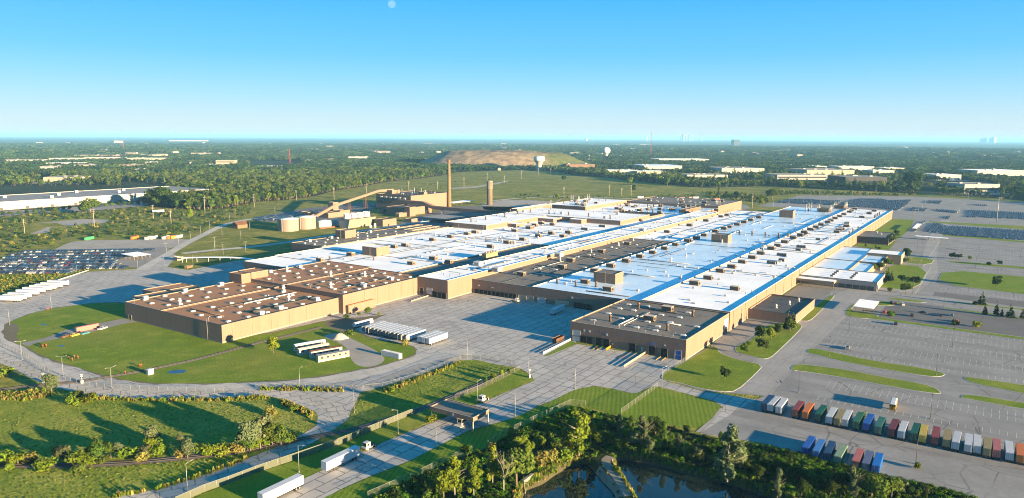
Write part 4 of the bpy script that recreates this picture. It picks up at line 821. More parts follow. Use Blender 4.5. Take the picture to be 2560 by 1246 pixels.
# ------------------------------------------------------------------ power plant behind the factory
pp = thing('boiler_house', 'big brown boiler house with roof vents in front of the tall tapering stack', 'power plant', (837, 744, 0))
hall(pp, 837, 925, 744, 816, 22.3, 'roof_dark', cop='coping_dark', par=.6, base=False)
hall(pp, 782, 836.9, 703, 743.9, 10.5, 'roof_dark', cop='coping_dark', par=.4, base=False); hall(pp, 776, 788, 692, 702.9, 13, 'roof_dark', cop='coping_dark', par=.3, base=False)
penthouse(pp, 868, 876, 744.2, 756, 22.3, 4.5, 'roof_dark', ladder=False); penthouse(pp, 856, 874, 800, 812, 22.3, 5.5, 'roof_dark', ladder=False)
for i in range(6): 
    m = MB(); yy = 754+i*9.6; m.box(835.4, 836.9, yy, yy+4.2, 17.2, 18.8); m.frus(834.6, 836.9, yy-.2, yy+4.4, 18.8, 19.4, .3, .2, 0); m.build('louvre_hood', M['white_paint'], pp, True)
for i in range(3):
    m = MB(); m.box(836.8, 836.94, 782+i*10, 790+i*10, 9, 12.5); m.build('window', M['dark_glass'], pp, True)
scatter_roof(pp, 842, 922, 748, 796, 22.3, 22, (), (ME_FAN, ME_STUB, ME_VENT, ME_TALL), 41)
ga = thing('pipe_gallery', 'long dark enclosed gallery on legs sloping from the boiler house to the factory', 'gallery', (825, 752, 0)); m = MB()
prof = [(758, 17.5), (708, 17.0), (688, 11.6), (526, 10.9)]
for (y0, z0), (y1, z1) in zip(prof, prof[1:]):
    m.add([(821.5,y0,z0-4.6),(828.5,y0,z0-4.6),(828.5,y1,z1-4.6),(821.5,y1,z1-4.6),(821.5,y0,z0),(828.5,y0,z0),(828.5,y1,z1),(821.5,y1,z1)], [(3,2,1,0),(4,7,6,5)[::-1],(0,1,5,4)[::-1],(1,2,6,5)[::-1],(2,3,7,6)[::-1],(3,0,4,7)[::-1]])
m.build('tunnel', M['wall_tan'], ga, True)
for i, yy in enumerate((735, 700, 672, 640, 608, 576, 545)):
    zz = 12 if yy > 705 else (8.5 if yy > 690 else 6.5); m = MB(); m.tube((822.2, yy, 0), (822.2, yy, zz), .35); m.tube((827.8, yy, 0), (827.8, yy, zz), .35); m.box(821.9, 828.1, yy-.2, yy+.2, zz-.5, zz); m.build('leg', M['steel'], ga, True)
st = thing('smokestack', 'tall tapering yellow brick smokestack at the corner of the boiler house', 'smokestack', (926.5, 741, 0)); m = MB()
m.rev([(3.4,0),(2.9,26),(2.85,26.2),(2.1,72),(2.35,73),(2.35,75.5),(1.7,75.5),(1.6,60)], n=24, cap=False); m.build('shaft', M['brick_stack'], st)
for zz in (27, 50, 71): m = MB(); r = 3.5-zz*.019; m.rev([(r,zz),(r+.25,zz),(r+.25,zz+.5),(r,zz+.5)], n=20, cap=False); m.build('band', M['rust'], st)
m = MB(); m.bar((-2.9,-1.6,3),(-1.9,-.95,72),.5,.2); m.build('ladder', M['galv'], st)
wt = thing('water_tank', 'cream cylindrical standpipe tank with a wider upper half beside the factory', 'water tank', (990, 706, 0)); m = MB()
m.rev([(4.7,0),(4.7,26.8),(5.4,27.2),(5.4,28.0),(5.0,28.2),(5.0,39.2)], n=32); m.build('shaft', M['tower_cream'], wt); m = MB(); m.rev([(5.5,39.2),(5.5,39.9),(.5,40.6)], n=32); m.build('roof', M['galv'], wt)
m = MB(); m.bar((-4.9,-1.4,1),(-5.2,-1.4,40),.4,.15); m.build('ladder', M['galv'], wt)
def tank(x, y, r, h, lab, mat='tank_buff'):
    t = thing('storage_tank', lab, 'tank', (x, y, 0)); m = MB(); m.rev([(r,0),(r,h)], n=40, cap=False); m.build('shell', M[mat], t); m = MB(); m.rev([(r+.1,h),(r+.1,h+.3),(.2,h+1.2)], n=40); m.build('roof', M['white_paint'], t)
    m = MB(); m.bar((-r-.1,-r*.3,.5),(-r-.1,-r*.3,h),.5,.15); m.build('ladder', M['galv'], t); return t
tank(574, 705, 12.2, 14.3, 'nearer of two big pale buff storage tanks left of the cooling tower'); tank(600, 704, 11.8, 14.6, 'farther of two big pale buff storage tanks left of the cooling tower'); tank(625, 700, 10, 7.5, 'low wide white tank between buff tanks and cooling tower', 'white_paint'); tank(648, 699, 7.5, 7.0, 'small low white tank tucked behind the cooling tower', 'white_paint')
m = MB(); m.prism(chaikin([(612,684),(640,684),(662,690),(662,693),(638,688),(606,688)], 1), 0, 1.2); cb = tag(m.build('tank_bund', M['clay']), 'low orange clay bund wall in front of the white tanks', 'bund wall')
ct = thing('cooling_tower', 'louvred greenish cooling tower topped by four white fan stacks', 'cooling tower', (628, 658, 0)); m = MB()
x0, x1, y0, y1, h = 0, 45, 0, 20, 11; m.add([(x0,y0+3.2,0),(x1,y0+3.2,0),(x1,y1-3.2,0),(x0,y1-3.2,0),(x0,y0,h),(x1,y0,h),(x1,y1,h),(x0,y1,h)], [(0,3,2,1),(4,5,6,7),(0,1,5,4),(1,2,6,5),(2,3,7,6),(3,0,4,7)]); m.build('body', M['unit_grey'], ct)
m = MB()
for i in range(11): z = .4+i*.98; f = 3.2*(1-z/h); m.bar((.2, f-.2, z), (45, f-.2, z), .7, .42)
for i in range(10): m.bar((i*5, 3.0, .1), (i*5, -.15, 11), .25, .25)
m.build('louvre_panel', M['louvre'], ct); m = MB(); m.box(-.6, 45.6, -.8, 20.8, 11.01, 11.3)
for i in range(24): m.box(-.6+i*2, -.5+i*2, -.8, -.7, 11.3, 12.3)
m.box(-.6, 45.6, -.8, -.72, 12.2, 12.3); m.build('deck', M['wood'], ct)
for i in range(4): m = MB(); m.rev([(4.7,11.3),(4.4,12.5),(4.3,14.6),(4.6,17.2),(4.75,17.4),(4.3,17.3),(4.0,14)], 6+i*11, 10, 26, cap=False); m.rev([(.3,14),(4.0,14.2)], 6+i*11, 10, 26, cap=False); m.build('fan_stack', M['white_paint'], ct)
ph = thing('pump_house', 'square brown pump house at the right end of the cooling tower', 'building', (667, 640, 0)); hall(ph, 667, 692, 640, 655, 8.2, 'roof_dark', cop='coping_dark', par=.4)
m = MB(); m.box(676, 678.5, 639.85, 639.97, .1, 2.8); m.build('door', M['dark_opening'], ph, True)
for i, (xx, yy, r, h) in enumerate(((655,642,1.5,5),(650,645,1.6,3.4))): t = thing('small_tank', ('taller' if i == 0 else 'shorter') + ' of two small pale tanks beside the pump house', 'tank', (xx, yy, 0)); m = MB(); m.rev([(r,0),(r,h),(.3,h+.5)], n=16); m.build('shell', M['white_paint'], t)
cr = thing('crusher_house', 'stepped brown crusher house under the conveyor behind the cooling tower', 'building', (694, 768, 0)); hall(cr, 694, 715.9, 768, 782, 6.5, 'roof_dark', par=.3, base=False); hall(cr, 716, 735, 769, 782, 8.0, 'roof_dark', par=.3, base=False); hall(cr, 716, 726, 782.1, 792, 19, 'roof_dark', par=.3, base=False)
sb = thing('coal_hut', 'small square brown hut at the low end of the conveyor', 'building', (683, 797, 0)); hall(sb, 683, 695, 797, 811, 7, 'roof_dark', par=.3, base=False)
for (x0, y0, dx, dy, h, lab) in ((786,752,26,9,5.5,'low tan shed by the foot of the boiler house'),(760,698,16,7,5,'small tan shed with orange pipes below the gallery'),(724,643,12,12,4,'grey low shed beside the shaded plant road')): t = thing('plant_shed', lab, 'shed', (x0, y0, 0)); hall(t, x0, x0+dx, y0, y0+dy, h, 'roof_dark', par=.3, base=False)
cn = thing('coal_conveyor', 'tan inclined coal conveyor climbing on trestles to the boiler house roof', 'conveyor', (671, 767, 0)); path = [(655,763,1.5),(720,783,15),(842,817,27),(868,809,27.5)]
for a, b in zip(path, path[1:]): m = MB(); m.bar(a, b, 3.6, 3.6); m.build('tunnel', M['wall_tan'], cn, True)
for f in (.30, .68):
    a = Vector(path[1]); b = Vector(path[2]); c = a.lerp(b, f); m = MB(); zt = c.z-1.8; s = 2.4
    cs = [(c.x-s, c.y-s), (c.x+s, c.y-s), (c.x+s, c.y+s), (c.x-s, c.y+s)]
    for i in range(4):
        p = cs[i]; q = cs[(i+1) % 4]; tp = (c.x+(p[0]-c.x)*.5, c.y+(p[1]-c.y)*.5); tq = (c.x+(q[0]-c.x)*.5, c.y+(q[1]-c.y)*.5); m.tube((*p, 0), (*tp, zt), .28, n=4)
        for k in range(5):
            g0 = k/5; g1 = (k+1)/5; P0 = Vector((*p, 0)).lerp(Vector((*tp, zt)), g0); Q1 = Vector((*q, 0)).lerp(Vector((*tq, zt)), g1); Q0 = Vector((*q, 0)).lerp(Vector((*tq, zt)), g0); m.tube(P0, Q1, .12, n=4); m.tube(P0, Q0, .12, n=4)
    m.build('trestle', M['rust'], cn, True)
def shelter(lab, x0, x1, y0, y1, h, nx, ny, roof='roof_white', slope=.3, cat='shelter', name='open_shelter'):
    t = thing(name, lab, cat, (x0, y0, 0)); m = MB(); m.add([(0,0,h),(x1-x0,0,h),(x1-x0,y1-y0,h+slope),(0,y1-y0,h+slope),(0,0,h+.3),(x1-x0,0,h+.3),(x1-x0,y1-y0,h+slope+.3),(0,y1-y0,h+slope+.3)], [(0,3,2,1),(4,5,6,7),(0,1,5,4),(1,2,6,5),(2,3,7,6),(3,0,4,7)]); m.build('roof', M[roof], t)
    for i in range(nx):
        for j in range(ny): m = MB(); x = .6+i*(x1-x0-1.2)/max(1,nx-1); y = .6+j*(y1-y0-1.2)/max(1,ny-1); m.box(x-.12, x+.12, y-.12, y+.12, 0, h+.02); m.build('post', M['galv'], t)
    return t
shelter('wide flat canopy on posts beside the shaded plant road', 744, 786, 600, 642, 5.0, 5, 5, 'roof_light_grey')
x, y = W('P', 1390, 465); shelter('white flat shelter at the foot of the smokestack', x, x+55, y-8, y+8, 4.5, 6, 2)
shelter('white slatted shelter on posts in the visitor car park', 512.5, 538.5, 61.5, 73.5, 3.4, 5, 3, slope=.2); shelter('long white bus shelter in the empty far car park', 936, 943, 44, 76, 3.0, 2, 6)
x, y = W('T1', 1150, 250); shelter('white carport among the packed cars of the left lot', x, x+16, y-14, y+8, 3.6, 3, 4)
x, y = W('M4', 1475, 995); shelter('long thin covered walkway between lawn and packed right lot', x, x+62, y-1, y+4, 3.2, 8, 2, slope=.1)
ch_ = thing('gabled_shed', 'wooden gabled shed with dark roof by the service road', 'shed', (549, 768, 0)); m = MB(); m.box(0, 16, 0, 12, 0, 4.5); m.add([(0,0,4.5),(0,12,4.5),(0,6,7.8),(16,0,4.5),(16,12,4.5),(16,6,7.8)], [(0,2,1),(3,4,5)]); m.build('wall', M['wood'], ch_)
m = MB(); m.add([(-.6,-.6,4.2),(16.6,-.6,4.2),(16.6,6,7.95),(-.6,6,7.95),(-.6,12.6,4.2),(16.6,12.6,4.2)], [(0,1,2,3),(3,2,5,4)]); m.build('roof', M['rust'], ch_)
# ------------------------------------------------------------------ water towers, masts, the landfill
wt1 = thing('water_tower', 'white mushroom water tower on a fluted base at the edge of the green field', 'water tower', (2128, 1311, 0)); m = MB(); m.rev([(10.5,0),(9.2,14),(9.6,22),(13,28),(17.5,32.5)], n=32, cap=False); m.build('pedestal', M['wall_white'], wt1); m = MB(); m.rev([(17.5,32.5),(19.2,35),(19.2,44),(17.5,46.5),(9,49),(.5,49.8)], n=36); m.build('tank', M['white_paint'], wt1)
D2 = 3300; xx, yy = W('M3', 940, 262); s = 1.0; L_ = math.hypot(xx, yy); zt = None
wt2 = thing('water_tower', 'white ball shaped water tower rising from the far trees', 'water tower', (xx, yy, 0)); rr = 82/4/2*L_/FOC; cz = 112-L_*((330+183/4)-344)/FOC; m = MB(); m.rev([(rr*.32,0),(rr*.2,cz-rr*1.6),(rr*.25,cz-rr*1.3),(rr*.6,cz-rr*.86)], n=20, cap=False); m.build('pedestal', M['white_paint'], wt2)
m = MB(); m.rev([(max(.3,rr*math.sin(math.pi*i/20)), cz-rr*.86*math.cos(math.pi*i/20)) for i in range(21)], n=32, cap=False); m.build('tank', M['white_paint'], wt2)
def mast(t, x, yb, yt, lab, w=3.0):
    a, b = W(t, x, yb); L = math.hypot(a, b); o = TILE[t]; z = 112-L*((o[1]+yt/o[2])-343)/FOC; th = thing('radio_mast', lab, 'radio mast', (a, b, 0)); m = MB(); n = 14
    for i in range(n):
        z0 = z*i/n; z1 = z*(i+1)/n; ww = w*(1-.8*i/n); w2 = w*(1-.8*(i+1)/n)
        c0 = [(ww,0),(-ww/2,ww*.87),(-ww/2,-ww*.87)]; c1 = [(w2,0),(-w2/2,w2*.87),(-w2/2,-w2*.87)]
        for k in range(3): m.tube((*c0[k], z0), (*c1[k], z1), w*.09, n=4); m.tube((*c0[k], z0), (*c1[(k+1) % 3], z1), w*.06, n=3)
    m.build('lattice', M['red_paint' if w < 6 else 'galv'], th)
mast('M3', 1388, 250, -10, 'tall red lattice mast standing right of the ball water tower', 3.5); mast('M2', 340, 340, 178, 'lattice mast above the woods left of the plant'); mast('M1', 1240, 195, 90, 'thin lattice mast behind the tan roofed sheds')
bearing = lambda px: (FWD + RGT*((px-1280)/FOC)).to_2d().normalized()
def landfill():
    c = bearing(1262)*2920; rx = Vector((_r.x, _r.y)); fx = Vector((_f.x, _f.y)); m = MB(); nx, ny = 90, 60; r = random.Random(5)
    from mathutils import noise as N
    def hh(u, v):
        s = 1-min(1, max(0, (max(abs(u)**2.6+abs(v)**2.6, 0)**(1/2.6)-.5)/.5)); s = s*s*(3-2*s); p = Vector((u*6, v*6, 0)); k = 58*(1-.28*max(0, u-.1)/.9) 
        return s*(k+5*N.noise(p)+3*N.noise(p*3)) - 1
    for j in range(ny+1):
        for i in range(nx+1):
            u = -1+2*i/nx; v = -1+2*j/ny; w = c + rx*(u*400) + fx*(v*360); m.v.append((w.x, w.y, hh(u, v)))
    for j in range(ny):
        for i in range(nx): k = j*(nx+1)+i; m.f.append([k, k+1, k+nx+2, k+nx+1]); m.m.append(0); m.sm.append(True)
    return tag(m.build('landfill_hill', M['landfill']), kind='structure'), c
b = newmat('landfill'); p = b.pos(); sep = b.n('ShaderNodeSeparateXYZ', ins={0: p}); n1 = b.noise(p, .008, 4, .6); n2 = b.noise(p, .04, 4, .6)
gr_ = b.mix(b.ramp(n2, [(.4, 0.), (.6, 1.)]), (.07, .085, .02), (.12, .125, .035)); dr_ = b.mix(b.ramp(n2, [(.35, 0.), (.65, 1.)]), (.13, .095, .06), (.26, .20, .13))
side = b.n('ShaderNodeMapRange', ins={'Value': b.math('ADD', b.math('ADD', b.math('MULTIPLY', sep.outputs[0], .555), b.math('MULTIPLY', sep.outputs[1], -.832)), b.math('MULTIPLY', n1, 240.)), 'From Min': 190., 'From Max': 300., 'To Min': 0., 'To Max': 1.}).outputs[0]
low = b.n('ShaderNodeMapRange', ins={'Value': b.math('ADD', sep.outputs[2], b.math('MULTIPLY', n1, 26.)), 'From Min': 26., 'From Max': 16., 'To Min': 0., 'To Max': 1.}).outputs[0]
b.out(b.mix(b.math('MAXIMUM', side, low), dr_, gr_), .95, n2, .8, 3.0, spec=.1)
hill, HILLC = landfill()
# ------------------------------------------------------------------ buildings beyond the fields
FARB = []
def far_building(t, xl, xr, yb, yt, lab, wall='wall_white', roof='roof_white', depth=None, windows=0, cat='building', name='industrial_building', bump=True):
    A = Vector(W(t, xl, yb)); B = Vector(W(t, xr, yb)); d = (B-A); w = d.length; L = ((A+B)/2).length; o = TILE[t]; h = max(4.5, 112-L*((o[1]+yt/o[2])-343)/FOC) if False else max(4.5, L*((yb-yt)/o[2])/FOC*1.0)
    rz = math.atan2(d.y, d.x); nrm = Vector((-d.y, d.x)).normalized(); 
    if nrm.dot(A) < 0: A, B = B, A; rz += math.pi
    depth = depth or min(140, max(30, w*.6)); th = thing(name, lab, cat, (A.x, A.y, 0), rz); FARB.append((A, Vector((math.cos(rz), math.sin(rz))), w, depth)); wd_ = w
    ex = Vector((math.cos(rz), math.sin(rz))); ey = Vector((-ex.y, ex.x)); sheet('works_yard', [tuple(A+ex*u+ey*v) for u, v in ((-16,-46),(w+16,-46),(w+16,depth+6),(-16,depth+6))], .05+.01*(len(FARB) % 5), M['worn_asphalt'])
    m = MB(); ring(m, 0, wd_, 0, depth, 0, h, .5, 0, h-.6); m.build('wall', M[wall], th); m = MB(); m.box(.51, wd_-.51, .51, depth-.51, h-.6, h-.3); m.build('roof', M[roof], th)
    if windows:
        for k in range(windows): m = MB(); z = h*(k+.35)/(windows+.2); m.box(2, wd_-2, -.12, -.02, z, z+h*.28/windows); m.build('window', M['dark_glass'], th)
    if bump:
        r = random.Random(int(xl+yb))
        for k in range(3): m = MB(); x = r.uniform(.1, .85)*wd_; y = r.uniform(.2, .8)*depth; m.box(x, x+min(8, wd_*.08), y, y+6, h-.3, h+2); m.build('rooftop_unit', M['unit_grey'], th)
        k = int(wd_//14)
        for q in range(min(k, 9)): m = MB(); m.box(wd_*(q+.4)/k, wd_*(q+.4)/k+3.6, -.14, -.03, .1, min(4, h*.5)); m.build('dock_door', M['unit_dark' if q % 3 else 'door_grey'], th)
    return th
fb_ = far_building
fb_('M1', 435, 775, 506, 462, 'cream two part office works behind the yellow trees at the far left', 'wall_cream', 'roof_light_grey', 70)
fb_('M1', 730, 1225, 262, 238, 'long tan shed with blue edged roof, farthest of the left sheds', 'wall_tan_pale', 'roof_light_grey', 120); fb_('M1', 830, 1255, 290, 262, 'long white roofed shed just in front of the tan shed', 'wall_cream', 'roof_white', 90); fb_('M1', 1270, 1620, 300, 268, 'white shed continuing right of the long white roofed shed', 'wall_cream', 'roof_white', 80)
fb_('M1', 50, 415, 318, 286, 'grey white shed at the left edge behind the trees', 'wall_white', 'roof_light_grey', 70); fb_('M1', 490, 820, 296, 270, 'pale blue ended shed left of the long white sheds', 'wall_white', 'roof_white', 60); fb_('M1', 460, 790, 341, 316, 'white low works with bright roof among left trees', 'wall_white', 'roof_white', 70)
fb_('M1', 740, 1050, 366, 335, 'cream works with brown grey roof in front of white sheds', 'wall_cream', 'roof_light_grey', 70); fb_('M1', 400, 640, 386, 352, 'low grey works nearest the left tree clump', 'wall_grey', 'roof_light_grey', 50); fb_('M1', 1190, 1440, 366, 333, 'tan works with mixed roofs among the middle trees', 'wall_tan_pale', 'roof_grey', 60)
fb_('M1', 1350, 1460, 406, 376, 'small bright white shed in the trees', 'wall_white', 'roof_white', 40); fb_('M1', 1450, 1580, 331, 305, 'small white shed below the long right hand shed', 'wall_white', 'roof_white', 40); fb_('M1', 1830, 2010, 406, 378, 'blue white low shed at the edge of the woods', 'wall_white', 'roof_white', 50)
fb_('M1', 2160, 2350, 346, 290, 'pale four storey hotel block with rows of windows', 'wall_cream', 'roof_light_grey', 40, 4, 'hotel', 'hotel', False); fb_('M1', 2040, 2155, 350, 328, 'low white wing in front of the hotel', 'wall_white', 'roof_white', 40); fb_('M1', 1910, 2120, 241, 214, 'cream office block alone in the wooded plain', 'wall_cream', 'roof_light_grey', 60, 2)
fb_('M1', 1140, 1230, 110, 92, 'pale distant works near the horizon at left', 'wall_cream', 'roof_white', 120); fb_('M1', 1690, 2085, 94, 86, 'long thin white roof near the horizon', 'wall_white', 'roof_white', 150); fb_('M1', 1450, 1490, 139, 120, 'small cream domed hall far out in the woods', 'wall_cream', 'roof_white', 60)
fb_('M2', 490, 570, 305, 284, 'cream shed at the left rim of the woods', 'wall_cream', 'roof_white', 30); fb_('M2', 705, 790, 298, 274, 'cream shed in the middle rim of the woods', 'wall_cream', 'roof_light_grey', 35); fb_('M2', 925, 1120, 286, 250, 'pale blue fronted shed behind the woods', 'wall_white', 'roof_light_grey', 60); fb_('M2', 10, 270, 370, 346, 'white roofed depot with parked vans behind the woods', 'wall_white', 'roof_white', 60)
fb_('M3', 545, 830, 372, 325, 'red brick works right of the mushroom water tower', 'wall_brick', 'roof_grey', 90); fb_('M3', 1320, 1700, 392, 340, 'big pale blue warehouse beyond the field', 'wall_white', 'roof_pale', 140); fb_('M3', 960, 1240, 426, 384, 'white low works at the left end of the row beyond the field', 'wall_white', 'roof_white', 60); fb_('M3', 1250, 1540, 432, 394, 'cream low works in front of the pale blue warehouse', 'wall_cream', 'roof_white', 60)
fb_('M3', 1750, 2155, 492, 432, 'white block with dark window band near the field edge', 'wall_white', 'roof_light_grey', 60, 1); fb_('M3', 2095, 2520, 432, 368, 'large white warehouse with grey roof beyond the field', 'wall_white', 'roof_light_grey', 110); fb_('M3', 1470, 1970, 306, 274, 'long white mixed works behind the pale blue warehouse', 'wall_white', 'roof_white', 120)
fb_('M3', 2218, 2275, 138, 82, 'dark glass office tower alone near the horizon', 'near_black', 'roof_dark', 60, 0, 'office tower', 'office_tower', False); fb_('M3', 1340, 1356, 84, 52, 'pale slab tower left of the red mast', 'wall_white', 'roof_white', 60, 0, 'tower block', 'tower_block', False); fb_('M3', 740, 758, 88, 65, 'small white tower block near the horizon centre', 'wall_white', 'roof_white', 60, 0, 'tower block', 'tower_block', False)
fb_('M4', 90, 590, 508, 436, 'long dark windowed office block across the road', 'wall_grey', 'roof_light_grey', 70, 2); fb_('M4', 385, 860, 460, 388, 'large pale works with grey roof behind the dark office block', 'wall_cream', 'roof_light_grey', 110); fb_('M4', 705, 1060, 396, 352, 'white long shed behind the pale works', 'wall_white', 'roof_white', 70); fb_('M4', 770, 1185, 548, 462, 'dark glass fronted works with silver roof nearest the road', 'near_black', 'roof_light_grey', 80, 1)
fb_('M4', 1045, 1260, 446, 393, 'white cube works beside the straight road', 'wall_white', 'roof_white', 60); fb_('M4', 390, 590, 376, 346, 'small pale shed at the wood edge', 'wall_white', 'roof_white', 50); fb_('M4', 1170, 1380, 402, 366, 'tan white shed left of the tree lined road', 'wall_cream', 'roof_white', 60); fb_('M4', 1680, 1930, 482, 436, 'white low shed behind the green verge at right', 'wall_white', 'roof_white', 60)
fb_('M4', 1960, 2310, 612, 538, 'wide white showroom with grey roof across the far road', 'wall_white', 'roof_light_grey', 60, 1); fb_('M4', 2090, 2560, 458, 398, 'pale blue white plant at the right edge', 'wall_white', 'roof_white', 90); fb_('M4', 1790, 1900, 416, 388, 'small blue white shed among right hand trees', 'wall_white', 'roof_pale', 50)
for i, (t, px_, w_, yt_) in enumerate((('M3',1650,14,48),('M3',1672,20,36),('M3',1698,12,44),('M3',1730,16,40),('M3',1752,12,46),('M3',1845,12,58),('M4',2030,24,76),('M4',2062,18,70),('M4',2120,20,74),('M4',2140,34,66))):
    o = TILE[t]; dd = bearing(o[0]+px_/4)*(30000); wm = w_/4*30000/FOC; hm = 112-30000*((o[1]+yt_/4)-(346 if t == 'M3' else 350.5))/FOC; th = thing('tower_block', ('%s tower of the hazy skyline %s' % (place_ord(i if i < 6 else i-6, 6 if i < 6 else 4), 'right of the red mast' if i < 6 else 'at the far right')), 'tower block', (dd.x, dd.y, 0), YAW, 'towers of the distant skyline'); m = MB(); m.box(-wm/2, wm/2, -wm/2, wm/2, 0, hm); m.frus(-wm*.3, wm*.3, -wm*.3, wm*.3, hm, hm*1.06, wm*.1, wm*.1); m.build('tower', M['wall_grey'], th)
# ------------------------------------------------------------------ trailers, containers, trucks, cars
def wheel(m, x, y, r=.5, w=.3, mt=0, mh=None):
    n = 12; vs = []
    for s in (-w/2, w/2):
        for i in range(n): a = 2*math.pi*i/n; vs.append((x+r*math.cos(a), y+s, r+r*math.sin(a)))
    m.add(vs, [(i,(i+1)%n,n+(i+1)%n,n+i) for i in range(n)] + [tuple(range(n)), tuple(range(2*n-1,n-1,-1))], mt)
    if mh is not None:
        for s in (-w/2-.01, w/2+.01): m.add([(x+r*.55*math.cos(2*math.pi*i/8), y+s, r+r*.55*math.sin(2*math.pi*i/8)) for i in range(8)], [tuple(range(8))], mh)
def P_(th, name, mb, mats): return mb.build(name, mats if isinstance(mats, list) else M[mats], th)
def trailer(name, lab, cat, group, L=16.1, Wd=2.6, H=4.1, mat='trailer_white', open_rear=False, corr=False, gear=True):
    """box van or container trailer; rear at x = 0 facing -x, front at x = L"""
    t = thing(name, lab, cat, (0, 0, 0), 0, group); z0 = 1.15; hw = Wd/2; m = MB()
    if open_rear:
        m.add([(0,-hw,z0),(L,-hw,z0),(L,hw,z0),(0,hw,z0),(0,-hw,H),(L,-hw,H),(L,hw,H),(0,hw,H)], [(0,3,2,1),(4,5,6,7),(0,1,5,4),(1,2,6,5),(2,3,7,6)])
        m.add([(.05,-hw+.05,z0+.1),(6,-hw+.05,z0+.1),(6,hw-.05,z0+.1),(.05,hw-.05,z0+.1),(.05,-hw+.05,H-.1),(6,-hw+.05,H-.1),(6,hw-.05,H-.1),(.05,hw-.05,H-.1)], [(0,1,2,3),(7,6,5,4),(4,5,1,0),(5,6,2,1),(6,7,3,2)])
        for a, b_ in ((-hw,-hw+.12),(hw-.12,hw)): m.box(-.02, .1, a, b_, z0, H)
        m.box(-.02, .1, -hw+.12, hw-.12, H-.14, H)
    else: m.box(0, L, -hw, hw, z0, H)
    if corr:
        k = int(L/.6)
        for i in range(k): m.box(.2+i*.6, .45+i*.6, -hw-.04, -hw, z0+.15, H-.15); m.box(.2+i*.6, .45+i*.6, hw, hw+.04, z0+.15, H-.15)
    else:
        for i in range(int(L/1.25)): m.box(.6+i*1.25, .66+i*1.25, -hw-.015, -hw, z0+.1, H-.1)
        m.box(0, L, -hw-.03, -hw, H-.16, H); m.box(0, L, -hw-.03, -hw, z0, z0+.2)
    P_(t, 'box', m, [mat if not isinstance(mat, str) else M[mat]])
    m = MB()
    if open_rear:
        for s in (-1, 1): m.box(-1.25, -.02, s*(hw-.04)-.03, s*(hw-.04)+.03, z0+.08, H-.1)
        P_(t, 'rear_door', m, [M['galv']])
    else:
        for s in (-1, 1): m.box(-.05, 0, min(s*.03, s*(hw-.08)), max(s*.03, s*(hw-.08)), z0+.1, H-.12)
        P_(t, 'rear_door', m, [mat if not isinstance(mat, str) else M[mat]]); m = MB()
        for y in (-.75, -.35, .35, .75): m.box(-.09, -.05, y-.025, y+.025, z0+.15, H-.2)
        P_(t, 'lock_rod', m, 'galv')
    m = MB(); m.box(.2, L-.5, -.5, -.35, .75, z0-.01); m.box(.2, L-.5, .35, .5, .75, z0-.01); m.box(.1, .25, -1.1, 1.1, .5, .65); P_(t, 'chassis', m, 'dark_metal')
    for x in (1.6, 2.9): 
        m = MB(); wheel(m, x, -hw+.3, .5, .5, 0, 1); P_(t, 'wheel', m, [M['rubber'], M['galv']]); m = MB(); wheel(m, x, hw-.3, .5, .5, 0, 1); P_(t, 'wheel', m, [M['rubber'], M['galv']])
    m = MB(); 
    for s in (-.8, .8): m.box(L-3.6, L-3.45, s-.08, s+.08, 0, .8)
    P_(t, 'landing_gear', m, 'dark_metal'); t.color = (1,1,1,1); return register(t)
def container(name, lab, group, L=12.2, chassis=False):
    t = thing(name, lab, 'container', (0,0,0), 0, group); hw = 1.22; z0 = 1.25 if chassis else .12; H = z0+2.7; m = MB(); m.box(.06, L-.06, -hw+.03, hw-.03, z0, H)
    k = int(L/.55)
    for i in range(k):
        x = .25+i*.55; m.box(x, x+.28, -hw, -hw+.03, z0+.15, H-.15); m.box(x, x+.28, hw-.03, hw, z0+.15, H-.15); m.box(x, x+.28, -hw+.15, hw-.15, H, H+.03)
    for x in (0, L-.16):
        for y in (-hw, hw-.16): m.box(x, x+.16, y, y+.16, z0-.05, H+.06)
    P_(t, 'box', m, 'box_paint'); m = MB()
    for s in (-1, 1): m.box(-.02, .06, min(s*.03, s*(hw-.17)), max(s*.03, s*(hw-.17)), z0+.1, H-.1)
    P_(t, 'door', m, 'box_paint'); m = MB()
    for y in (-.8,-.35,.35,.8): m.box(-.07, -.02, y-.03, y+.03, z0+.1, H-.12)
    P_(t, 'lock_rod', m, 'galv')
    if chassis:
        m = MB(); m.box(.2, L-.2, -.5, -.33, .8, z0-.06); m.box(.2, L-.2, .33, .5, .8, z0-.06); m.box(-.05, .12, -1.15, 1.15, .75, 1.12); P_(t, 'chassis', m, 'dark_metal')
        for x in (1.5, 2.75): [(lambda q: (wheel(q, x, yy, .5, .5, 0, 1), P_(t, 'wheel', q, [M['rubber'], M['galv']])))(MB()) for yy in (-.95, .95)]
        m = MB()
        for s in (-.7, .7): m.box(L-3, L-2.85, s-.07, s+.07, 0, .8)
        P_(t, 'landing_gear', m, 'dark_metal')
    return register(t)
WHT=(.46,.47,.48,1); RED=(.22,.045,.035,1); MAR=(.15,.03,.028,1); ORG=(.52,.15,.025,1); GRN=(.03,.12,.055,1); DGR=(.012,.085,.042,1); TEA=(.035,.13,.095,1); TAN=(.27,.21,.085,1); YEL=(.45,.33,.05,1); BLU=(.02,.09,.34,1); SLA=(.10,.12,.20,1); NAV=(.015,.05,.12,1); LGR=(.20,.28,.17,1); PNK=(.38,.12,.10,1)
